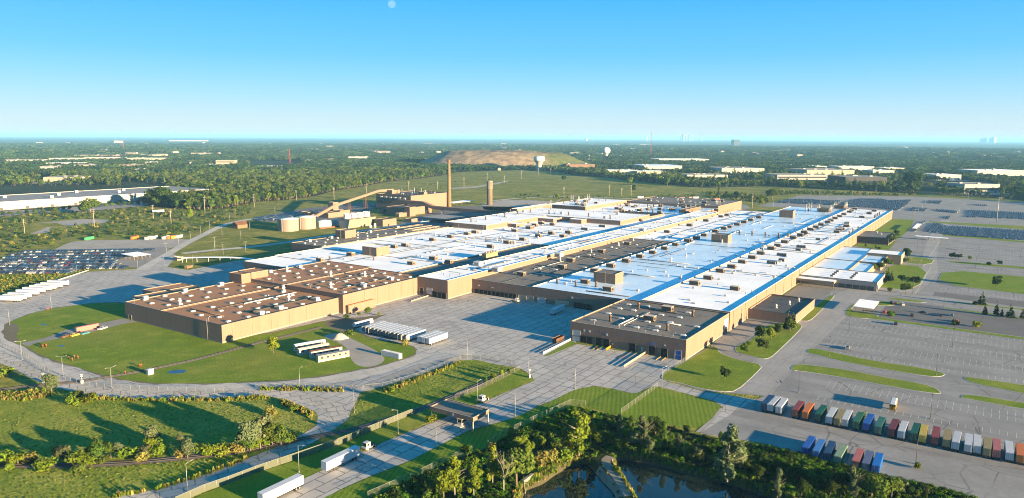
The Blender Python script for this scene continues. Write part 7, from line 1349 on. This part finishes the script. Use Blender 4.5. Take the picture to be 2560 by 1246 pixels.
OTH = [('B2',20,770,560,'round','leaf_grey',1.1,'silver tree at the left of the thicket by the old road'),('B2',90,700,520,'round','leaf_grey',1.0,'grey green tree at the back of the thicket'),('B2',150,770,600,'round','leaf_mid',1.0,'green tree in the middle of the thicket'),('B2',225,775,620,'round','leaf_mid',1.1,'broad green tree at the front of the thicket'),('B2',290,740,640,'shrub','leaf_mid',1.3,'shrub at the right end of the thicket'),('B2',40,800,690,'shrub','leaf_yellow',1.3,'yellow shrub at the left foot of the thicket'),('B2',335,465,415,'shrub','leaf_yellow',1.0,'bright bush alone on the bend of the old road'),('B2',150,500,430,'shrub','leaf_dry',1.3,'dry bush on the inside of the bend'),('B1',467,295,150,'round','leaf_grey',1.1,'grey green tree beside the rail crossing'),('B1',695,335,268,'shrub','leaf_mid',1.4,'wide green bush under the old road'),('B1',655,412,340,'shrub','leaf_yellow',.9,'small bright bush in the rough field'),('B1',30,150,78,'shrub','leaf_yellow',1.4,'bright bush at the left edge by the old road'),('B1',800,375,310,'shrub','leaf_yellow',1.3,'yellow bush on the verge of the old road'),('B2',1240,290,248,'shrub','leaf_yellow',1.1,'golden bush on the fence of the triangular field'),('B2',2070,230,165,'round','leaf_mid',.8,'small tree at the far corner of the triangular field'),('B2',2210,160,95,'round','leaf_yellow',.8,'yellow tree at the far corner of the triangular field'),('B2',2270,140,85,'round','leaf_dark',.8,'dark tree beside the yellow one at the field corner'),('B2',2140,190,130,'shrub','leaf_yellow',1.0,'yellow bush between the trees of the field corner'),('B2',1570,560,500,'shrub','leaf_yellow',1.1,'bush under the gate canopy edge'),
 ('T2',157,1112,975,'round','leaf_yellow',.95,'lime green tree standing alone on the lawn by the site offices'),('T2',1025,760,683,'round','leaf_mid',1.1,'green tree against the warehouse wall'),('T2',830,797,755,'shrub','leaf_mid',1.2,'bush at the step of the warehouse wall'),('T2',950,765,738,'shrub','leaf_mid',1.2,'low bush left of the tree at the warehouse wall'),('T2',845,950,882,'shrub','leaf_mid',1.3,'wide bush left of the open trailers'),('T2',1375,1035,978,'shrub','leaf_dry',1.2,'dry bush in front of the open trailers'),('T2',1135,765,735,'shrub','leaf_dry',1.0,'dry bush on the yard edge by the warehouse'),('B3',1920,178,78,'spread','leaf_dark',.75,'small dark round tree alone on the front lawn'),
 ('T4',180,900,712,'conifer','leaf_conifer',1.0,'dark pine at the corner of the small annex'),('T4',228,865,735,'conifer','leaf_conifer',1.0,'second pine touching the annex wall'),('T4',205,915,800,'round','leaf_mid',1.1,'leafy tree in front of the annex pines'),('T4',85,950,855,'round','leaf_dark',1.0,'dark tree left of the annex pines'),('T4',25,990,885,'round','leaf_yellow',1.1,'yellow green tree above the curved path'),('T3',2130,1115,1010,'spread','leaf_mid',.9,'spreading tree at the left of the curved path lawn'),('T3',2285,1095,980,'spread','leaf_dark',.9,'dark spreading tree in the middle of the curved path lawn'),('T3',2275,990,865,'round','leaf_dark',1.0,'dark tree at the top of the curved path lawn'),
 ('T4',1280,245,168,'round','leaf_dark',1.0,'dark tree at the corner of the tall office wing'),('T4',1240,275,235,'shrub','leaf_dark',1.2,'dark bush at the foot of the tall office wing'),('T4',1322,306,235,'bare','leaf_dry',.9,'bare brown tree left on the office lawn'),('T4',1388,312,250,'bare','leaf_dry',.9,'bare brown tree right on the office lawn'),('T4',1085,330,240,'round','leaf_mid',1.2,'bright green tree on the office roof edge'),('T4',1025,355,275,'round','leaf_mid',1.2,'green tree left of the bright one at the office'),('T4',965,365,300,'round','leaf_yellow',1.1,'yellow green tree at the left of the office trees'),('T4',1090,455,338,'conifer','leaf_conifer',1.2,'tall dark fir at the office corner'),('T4',1128,450,360,'conifer','leaf_conifer',1.1,'second dark fir at the office corner'),('T4',1060,465,415,'shrub','leaf_dark',1.3,'dark bush under the office firs'),('T4',1235,475,402,'spread','leaf_dark',1.2,'broad dark tree in the group of three on the office lawn'),('T4',1335,505,408,'spread','leaf_dark',1.0,'right hand dark tree in the group of three on the office lawn'),('T4',1262,565,470,'round','leaf_mid',1.1,'front tree in the group of three on the office lawn'),('T4',1122,548,512,'shrub','leaf_dry',1.0,'small dry bush by the office drive'),
 ('T4',1695,250,195,'spread','leaf_dark',1.2,'left of two touching trees on the thin lawn'),('T4',1745,258,205,'spread','leaf_dark',1.0,'right of two touching trees on the thin lawn'),('T4',1850,257,222,'spread','leaf_mid',1.0,'small round tree on the thin lawn past the lamp'),('T4',2025,302,273,'shrub','leaf_mid',1.2,'low round bush on the thin lawn'),('T4',2120,312,268,'spread','leaf_dark',.9,'dark round tree on the thin lawn at right'),('T4',2085,508,420,'spread','leaf_dark',.9,'lone dark round tree on the big green'),
 ('T4',1957,672,558,'conifer','leaf_conifer',1.3,'tallest spruce behind the visitor lots'),('T4',1985,757,668,'conifer','leaf_conifer',1.0,'spruce directly in front of the tallest spruce'),('T4',2088,768,652,'conifer','leaf_conifer',.9,'slim spruce second in the row of spruces'),('T4',2140,775,700,'conifer','leaf_conifer',.9,'shortest spruce of the row'),('T4',2218,785,676,'conifer','leaf_conifer',1.3,'broad double spruce of the row'),('T4',2332,797,702,'conifer','leaf_conifer',1.0,'last spruce of the row at the right edge'),('T4',1895,662,638,'shrub','leaf_dark',1.3,'dark bush left of the tallest spruce'),('T4',1130,772,718,'shrub','leaf_mid',1.0,'square green shrub on the strip below the shelter'),('T4',1705,852,806,'shrub','leaf_dark',1.2,'round dark shrub hiding the red car'),('T4',1910,872,820,'shrub','leaf_yellow',1.2,'round bright shrub on the grass strip'),
 ('g',1630,935,850,'conifer','leaf_conifer',1.3,'small fir in front of the black annex'),('g',1830,968,898,'conifer','leaf_conifer',1.3,'small fir right of the path to the black annex'),('g',1900,985,940,'shrub','leaf_dark',1.2,'dark bush beside the second small fir'),('g',2250,760,620,'round','leaf_mid',1.0,'tree at the right corner of the black annex'),('g',2190,830,690,'round','leaf_mid',1.1,'green tree in front of the black annex corner'),('g',2100,900,720,'round','leaf_dark',1.1,'dark tree on the black annex front'),('g',2440,1170,990,'round','leaf_dark',1.0,'dark tree behind the tall office wing'),
 ('M1',905,825,668,'round','leaf_mid',1.2,'big leafy tree in front of the long white warehouse'),('M1',830,825,730,'round','leaf_dark',1.1,'darker tree left of the big leafy tree'),('M1',1640,755,568,'round','leaf_mid',1.3,'big oak at the right end of the long white warehouse'),('M1',1530,750,600,'round','leaf_dark',1.2,'dark oak left of the big oak'),('M1',1760,770,620,'round','leaf_dark',1.2,'dark oak right of the big oak'),('M1',1900,875,780,'round','leaf_yellow',.9,'yellowish tree in the scrub before the woods'),('M1',560,830,780,'round','leaf_mid',1.4,'low tree in the scrub left of the big leafy tree'),('M1',510,1125,1095,'shrub','leaf_yellow',1.2,'bright bush at the corner of the packed left lot'),
 ('M3',1550,545,448,'round','leaf_mid',1.2,'big tree out in the green field'),('M3',1180,530,452,'round','leaf_yellow',1.2,'yellow green tree at the edge of the green field'),('M3',1215,600,530,'round','leaf_mid',1.0,'small tree alone in the green field'),('M3',520,490,438,'round','leaf_dark',1.3,'dark tree on the slope below the brick works'),('M3',2065,640,535,'tall','leaf_mid',.9,'tall slim tree behind the factory end'),('M3',1990,665,590,'round','leaf_yellow',1.0,'yellow tree left of the tall slim tree'),('M3',2150,660,600,'round','leaf_mid',1.2,'broad tree right of the tall slim tree'),('M3',2240,660,590,'round','leaf_mid',1.1,'tree at the right of the group behind the factory end'),('M3',2490,740,660,'round','leaf_yellow',1.0,'yellow tree at the corner of the far lot'),('M3',460,660,618,'shrub','leaf_yellow',1.0,'golden bush beside the far track'),('M4',40,680,560,'round','leaf_mid',1.3,'big tree at the left edge of the far lot'),('M4',320,575,490,'round','leaf_yellow',1.0,'yellowish tree before the dark office block'),('M4',1450,600,420,'round','leaf_dark',1.3,'big dark tree beside the straight far road'),('M4',1140,570,500,'round','leaf_yellow',1.0,'small tree right of the dark glass works')]
for t, x, yb, yt, k, mm, w, lab in OTH: tpx(t, x, yb, yt, k, mm, lab, None, w, .1 if t in ('T2','T4','T3') else 0)
yr = [(30,842),(105,842),(190,836),(270,830),(350,822),(430,812),(500,806),(560,800),(640,790),(700,784),(1060,756),(1125,750),(1185,746),(1250,742),(1310,737),(1385,735)]
for i, (x, y) in enumerate(yr): tpx('M1', x, y, y-42, 'round', 'leaf_mid' if i % 3 else 'leaf_dark', 'young round tree before the long white warehouse, %s of sixteen' % place_ord(i, 16), 'young trees before the long white warehouse', 1.2)
# the long white warehouse itself
lw = thing('long_warehouse', 'very long white warehouse with grey roof at the left edge', 'warehouse', (330, 1236, 0)); hall(lw, 330, 830, 1236, 1372, 12, 'roof_light_grey', 'wall_white', 'coping_white', .5)
for i in range(34): m = MB(); x = 336+i*11.8; m.box(x, x+5, 1235.8, 1235.95, .3, 4.0); m.build('dock_door', M['door_grey' if i % 3 else 'unit_dark'], lw, True)
for i in range(10): inst(ME_AIR, 'air_handler', lw, 350+i*40+(i % 3)*6, 1260+(i*37 % 90), 12, 0, (1.4,)*3)
m = MB(); m.box(330, 830, 1235.82, 1235.94, 10.3, 11.6); m.build('wall_band', M['wall_white'], lw, True)
# ------------------------------------------------------------------ scattered green: one object of many instances
PCOL = {}
def protos(name, meshes):
    c = bpy.data.collections.new(name); 
    for i, me in enumerate(meshes): c.objects.link(bpy.data.objects.new('%s_form' % name, me))
    return c
def scatter(name, pts, coll, n, label=None):
    """pts: list of (x, y, z, scale)"""
    me = bpy.data.meshes.new(name); me.from_pydata([(p[0], p[1], p[2]) for p in pts], [], []); r = random.Random(len(pts))
    for nm, typ, vals in (('sc', 'FLOAT', [p[3] for p in pts]), ('rot', 'FLOAT', [r.uniform(0, 6.28) for p in pts]), ('pick', 'INT', [r.randrange(n) for p in pts])): me.attributes.new(nm, typ, 'POINT').data.foreach_set('value', vals)
    o = link(bpy.data.objects.new(name, me)); g = bpy.data.node_groups.new(name, 'GeometryNodeTree'); g.interface.new_socket('Geometry', in_out='INPUT', socket_type='NodeSocketGeometry'); g.interface.new_socket('Geometry', in_out='OUTPUT', socket_type='NodeSocketGeometry')
    N = g.nodes; gi = N.new('NodeGroupInput'); go = N.new('NodeGroupOutput'); ip = N.new('GeometryNodeInstanceOnPoints'); ci = N.new('GeometryNodeCollectionInfo'); ci.inputs[0].default_value = coll; ci.inputs['Separate Children'].default_value = True; ci.inputs['Reset Children'].default_value = True
    def attr(nm, typ): a = N.new('GeometryNodeInputNamedAttribute'); a.data_type = typ; a.inputs[0].default_value = nm; return a.outputs['Attribute']
    cx = N.new('ShaderNodeCombineXYZ'); g.links.new(attr('rot', 'FLOAT'), cx.inputs[2]); ip.inputs['Pick Instance'].default_value = True
    g.links.new(gi.outputs[0], ip.inputs['Points']); g.links.new(ci.outputs[0], ip.inputs['Instance']); g.links.new(attr('pick', 'INT'), ip.inputs['Instance Index']); g.links.new(cx.outputs[0], ip.inputs['Rotation']); g.links.new(attr('sc', 'FLOAT'), ip.inputs['Scale']); g.links.new(ip.outputs[0], go.inputs[0])
    md = o.modifiers.new('scatter', 'NODES'); md.node_group = g; return tag(o, label, kind='stuff')
def tree_mesh(seed, kind, mats_, n, leaf, mm):
    c = crown_mb(seed, n, lobes(seed, kind), leaf, 0); t = trunk_mb(seed+1, HGT[kind], .2, kind, 1); c.add(t.v, t.f, 1); return c.mesh('form', [M[mm], M['bark']])
def poly_pts(poly, step, seed, s0, s1, z=0.0, keep=1.0, jit=.5, holes=()):
    r = random.Random(seed); xs = [p[0] for p in poly]; ys = [p[1] for p in poly]; out = []; y = min(ys)
    while y < max(ys):
        x = min(xs)
        while x < max(xs):
            X = x+r.uniform(-jit, jit)*step; Y = y+r.uniform(-jit, jit)*step
            if r.random() < keep and pip(X, Y, poly) and not any(pip(X, Y, h) for h in holes): out.append((X, Y, z, r.uniform(s0, s1)))
            x += step
        y += step
    return out
# tufts of tall grass in the rough fields
def tuft(seed, mm, h, n=16):
    r = random.Random(seed); m = MB()
    for i in range(n):
        a = r.uniform(0, 6.28); q = r.uniform(0, .7); x, y = q*math.cos(a), q*math.sin(a); b_ = r.uniform(0, 6.28); w = r.uniform(.1,.22); hh = h*r.uniform(.6, 1.2); lx, ly = r.uniform(-.3,.3), r.uniform(-.3,.3); k = len(m.v)
        m.v += [(x-w*math.cos(b_), y-w*math.sin(b_), 0), (x+w*math.cos(b_), y+w*math.sin(b_), 0), (x+lx+w*.6*math.cos(b_), y+ly+w*.6*math.sin(b_), hh), (x+lx-w*.6*math.cos(b_), y+ly-w*.6*math.sin(b_), hh*.93)]; m.f.append([k,k+1,k+2,k+3]); m.m.append(0); m.sm.append(False)
    return m.mesh('form', [M[mm]])
field1 = WP('F', [(-60,985),(60,975),(150,975),(230,993),(330,1002),(430,1000),(560,1000),(640,994),(692,998),(740,1014),(785,1034),(790,1050),(760,1080),(720,1098),(640,1116),(470,1140),(190,1160),(-60,1164)])
field2 = WP('F', [(-60,1172),(190,1170),(330,1164),(480,1150),(640,1128),(705,1112),(640,1136),(570,1162),(470,1198),(380,1222),(270,1242),(180,1260),(-80,1300)])
field3 = WP('F', [(960,977),(1030,950),(1151,905),(1190,903),(1270,921),(1285,927),(1195,962),(1110,998),(1029,1030),(880,1076),(835,1086),(864,1056),(886,1030),(900,1004),(912,985)])
leftwild = WP('F', [(-60,700),(0,690),(190,684),(250,668),(215,672),(120,702),(60,722),(-60,745)])
gco = protos('grass_tuft', [tuft(1,'leaf_dry',.8), tuft(2,'leaf_mid',.7), tuft(3,'leaf_yellow',.6), tuft(4,'leaf_mid',.6), tuft(5,'leaf_dry',.5)])
gp = poly_pts(field1, 1.5, 1, .2, .45, .04, .6) + poly_pts(field2, 1.5, 2, .2, .5, .04, .7) + poly_pts(field3, 1.5, 3, .2, .45, .05, .6) + poly_pts(leftwild, 2.0, 4, .6, 1.3)
scatter('tall_grass', gp, gco, 5)
# reeds and weeds along the verges
rco = protos('reed', [tuft(11,'leaf_dry',1.3,22), tuft(12,'leaf_yellow',1.2,20), tuft(13,'leaf_dry',1.1,22)])
rp = []
for q in ([(0,985),(110,975),(130,990),(60,1005),(0,1000)], [(230,992),(330,999),(430,998),(560,998),(640,992),(680,996),(640,1000),(560,1004),(430,1004),(330,1005),(240,999)], [(646,972),(740,969),(860,976),(860,982),(740,978),(650,977)], [(958,978),(1040,950),(1150,906),(1152,910),(1042,956),(962,984)], [(700,1000),(745,1016),(786,1036),(780,1050),(740,1030),(700,1010)], [(280,1242),(389,1223),(472,1199),(583,1160),(640,1138),(640,1141),(583,1165),(472,1204),(389,1227),(285,1247)]): rp += poly_pts(WP('F', q), 1.1, 30+len(rp), .6, 1.25, 0, .8)
damr = WP('B3', [(840,850),(960,880),(1000,905),(930,930),(915,960),(985,1062),(1095,1250),(1200,1430),(1000,1430),(925,1246),(890,1180),(790,1080),(710,980),(640,920),(760,890)]); r = random.Random(41)
for pl_, bk_ in ((pool_a, bank_a), (pool_b, bank_b)):
    n_ = len(pl_)
    for i in range(n_):
        e0 = Vector(pl_[i]); e1 = Vector(pl_[(i+1) % n_]); f0 = Vector(bk_[i]); f1 = Vector(bk_[(i+1) % n_])
        for k in range(int((e1-e0).length*3)+1):
            s_ = r.random(); t_ = r.uniform(.15, 1.3); p_ = e0.lerp(e1, s_).lerp(f0.lerp(f1, s_), t_)
            if not pip(p_.x, p_.y, damr) or r.random() < .07: rp.append((p_.x, p_.y, min(0, WL*(1-t_)), r.uniform(.45, .95)))
scatter('tall_reeds', rp, rco, 3)
# undergrowth of the pond wood, brambles and ivy
uco = protos('undergrowth', [crown_mb(200+i, 190, lobes(200+i, 'mound'), .5).mesh('form', [M[mm]]) for i, mm in enumerate(('leaf_vine','leaf_dark','leaf_vine','leaf_mid','leaf_vine'))])
woodp = WP('F', [(1452,1022),(1560,1050),(1660,1068),(1740,1092),(1800,1100),(1918,1122),(2031,1152),(2198,1197),(2336,1227),(2434,1252),(2560,1300),(2300,1420),(1700,1400),(1300,1380),(1000,1300),(925,1250),(1030,1202),(1140,1152),(1223,1124),(1285,1084),(1360,1050),(1430,1018)])
damp = WP('B3', [(840,850),(960,880),(1000,905),(930,930),(915,960),(985,1062),(1095,1250),(1200,1430),(1000,1430),(925,1246),(890,1180),(790,1080),(710,980),(640,920),(760,890)])
up = poly_pts(woodp, 2.1, 5, .5, 1.25, 0, .9, .5, (offset(bank_a, .3), offset(bank_b, .3), damp))
for q, z in ((bank_a, -1.0), (bank_b, -1.0)):
    r = random.Random(9)
    for i in range(len(q)):
        a = Vector(q[i]); b2 = Vector(q[(i+1) % len(q)])
        for k in range(int((b2-a).length/1.6)+1):
            p = a.lerp(b2, r.random())
            if r.random() < .85 and not pip(p.x, p.y, damp): up.append((p.x+r.uniform(-.5,.5), p.y+r.uniform(-.5,.5), r.uniform(-1.2,-.3), r.uniform(.5, 1.0)))
scatter('undergrowth', up, uco, 5)
hd = poly_pts(WP('B4', [(-60,770),(0,785),(400,878),(700,950),(1000,1030),(1500,1145),(1850,1240),(1850,1260),(1480,1170),(1000,1060),(700,985),(400,905),(0,815)]), 1.6, 6, .6, 1.0) ; scatter('ivy_hedge', hd, uco, 5)
# scrub left of the plant
sco = protos('scrub_bush', [crown_mb(300+i, 110, lobes(300+i, 'shrub'), .62).mesh('form', [M[mm]]) for i, mm in enumerate(('leaf_mid','leaf_dark','leaf_dry','leaf_mid','leaf_dark'))])
scr = WP('M1', [(-100,850),(0,850),(480,815),(850,805),(1480,755),(1900,790),(2200,780),(2560,712),(2500,850),(2300,880),(2100,960),(1900,1040),(1500,1045),(700,1060),(560,1100),(300,1180),(0,1250),(-100,1250)])
sp = [p for p in poly_pts(scr, 9, 7, .7, 2.0, 0, .75) if not pip(p[0], p[1], WP('M1', [(270,1030),(330,905),(620,880),(1100,870),(1100,905),(660,955),(480,1010)]))]
sp += poly_pts(WP('M3', [(1900,600),(2280,620),(2560,640),(2560,720),(2300,690),(1950,660)]), 8, 8, 1., 2.4, 0, .8) + poly_pts(WP('M3', [(0,620),(1240,650),(1900,610),(1900,640),(1250,668),(0,668)]), 14, 9, .7, 1.8, 0, .6) + poly_pts(WP('M4', [(0,590),(300,590),(1100,620),(1500,625),(1500,640),(1100,640),(250,625),(0,640)]), 9, 10, 1., 2.6, 0, .8) + poly_pts(WP('M2', [(0,720),(700,650),(1300,540),(1900,470),(2560,420),(2560,520),(1900,560),(1200,640),(400,740)]), 26, 12, .6, 1.5, 0, .45)
scatter('shrubbery', sp, sco, 5)
# ------------------------------------------------------------------ woods out to the horizon
def far_tree(seed, kind, mm, n, leaf): return tree_mesh(seed, kind, None, n, leaf, mm)
NEARW = [far_tree(400+i, k, mm, 190, 1.35) for i, (k, mm) in enumerate((('round','leaf_dark'),('round','leaf_mid'),('spread','leaf_dark'),('round','leaf_dark'),('tall','leaf_mid'),('round','leaf_yellow'),('spread','leaf_mid'),('round','leaf_dark')))]
def grove(seed, mm):
    r = random.Random(seed); m = MB()
    for j in range(3):
        for i in range(3): 
            c = crown_mb(seed*9+j*3+i, 44, lobes(seed+j*3+i, 'round'), 2.4); s = r.uniform(1.1, 1.8); x = (i-1)*10+r.uniform(-3,3); y = (j-1)*10+r.uniform(-3,3); n = len(m.v); m.v += [(x+a*s*1.15, y+b_*s*1.15, z*s) for a, b_, z in c.v]; m.f += [[n+k for k in f] for f in c.f]; m.m += c.m; m.sm += c.sm
    return m.mesh('form', [M[mm]])
GROVE = [grove(500+i, mm) for i, mm in enumerate(('leaf_dark','leaf_mid','leaf_dark','leaf_dark'))]
from mathutils import noise as NZ
CLEAR = [WP(t, q) for t, q in (('M1',[(-400,545),(1850,535),(1500,650),(1440,765),(850,815),(0,855),(-400,880)]),('M1',[(-300,435),(490,435),(490,480),(-300,485)]),('M1',[(380,480),(1020,470),(1060,500),(820,515),(400,525)]),('M1',[(1020,490),(1650,520),(1850,560),(1300,560)]),('M2',[(-100,290),(470,292),(420,345),(100,372),(-100,372)]),('M4',[(1480,488),(1900,500),(2560,560),(3200,620),(3200,660),(2560,612),(1540,545)]),('M4',[(560,528),(1100,545),(1090,585),(600,570)]),('M4',[(1200,597),(1390,440),(1455,415),(1490,425),(1300,597)]),('M4',[(1510,545),(1700,560),(1720,640),(1490,640)]),('M3',[(2150,460),(2560,480),(2560,525),(2100,505)]),('M3',[(900,425),(1900,435),(2100,460),(1700,470),(1200,455)]),('M4',[(-60,395),(380,395),(500,420),(380,430),(-60,420)]),('M1',[(1620,330),(2000,330),(2000,360),(1620,365)]),('M4',[(860,400),(1060,400),(1060,440),(860,440)]),('M4',[(1590,585),(3200,720),(3200,745),(1590,605)]))]
CB = [(min(p[0] for p in q), max(p[0] for p in q), min(p[1] for p in q), max(p[1] for p in q), q) for q in CLEAR]
FX = [W('M3',275,388), W('M3',940,262)]
def blocked(x, y, m):
    if pip(x, y, edge): return True
    for a, b_, c, d, q in CB:
        if a < x < b_ and c < y < d and pip(x, y, q): return True
    for A, d, w, dep in FARB:
        rx, ry = x-A.x, y-A.y; u = rx*d.x+ry*d.y; v = -rx*d.y+ry*d.x
        if -10-m*.3 < u < w+10+m*.3 and -100-m < v < dep+8: return True
    if 320 < x < 845 and 1205 < y < 1385: return True
    hx, hy = x-HILLC.x, y-HILLC.y; u = (hx*_r.x+hy*_r.y)/400; v = (hx*_f.x+hy*_f.y)/360
    return u*u+v*v < .75
def wood(rmin, rmax, step, seed, s0, s1, dens, m):
    r = random.Random(seed); out = []; rr = rmin; a0 = math.atan2(_f.y, _f.x)
    while rr < rmax:
        st = step*(1 if step > 12 else max(1, rr/1500)); na = int(rr*1.62/st)
        for i in range(na):
            a = a0+(-.81+1.62*(i+r.random())/na); q = rr+r.uniform(-.5,.5)*st; x, y = q*math.cos(a), q*math.sin(a)
            nz = NZ.noise(Vector((x*.0042, y*.0042, 3)))+.5*NZ.noise(Vector((x*.012, y*.012, 7)))
            if r.random() > dens*(1.35 if nz > -.05 else .5): continue
            if blocked(x, y, m): continue
            out.append((x, y, 0, r.uniform(s0, s1)*(1+.25*nz)))
        rr += st
    return out
belt = wood(880, 2300, 7.4, 61, 1.3, 2.3, .9, 0); scatter('woods', belt, protos('wood', NEARW), len(NEARW))
mid = wood(2300, 4600, 27, 62, .95, 1.4, .8, 12); mid += wood(4600, 9500, 52, 63, 1.4, 2.1, .85, 30); scatter('far_woods', mid, protos('far_wood', GROVE), len(GROVE))
# pale specks of a far town among the trees
def house(seed, w):
    r = random.Random(seed); m = MB(); m.box(-w, w, -w*.35, w*.35, 0, 6.5, 0); m.frus(-w*1.02, w*1.02, -w*.38, w*.38, 6.5, 8.5, w*.1, w*.3, 1); return m.mesh('form', [M['wall_cream'], M['roof_light_grey']])
hp = []; r = random.Random(77); a0 = math.atan2(_f.y, _f.x)
for i in range(520):
    a = a0+r.uniform(-.72,.72); q = 2400*math.exp(r.random()*1.5); x, y = q*math.cos(a), q*math.sin(a)
    if NZ.noise(Vector((x*.0016, y*.0016, 11))) > -.02 and not blocked(x, y, 0): hp.append((x, y, r.uniform(1, 7) if q > 4000 else 0, r.uniform(.8, 1.6)*(1 if q < 4000 else 1.6)))
scatter('far_houses', hp, protos('far_house', [house(i, w) for i, w in enumerate((9, 14, 24, 12))]), 4)
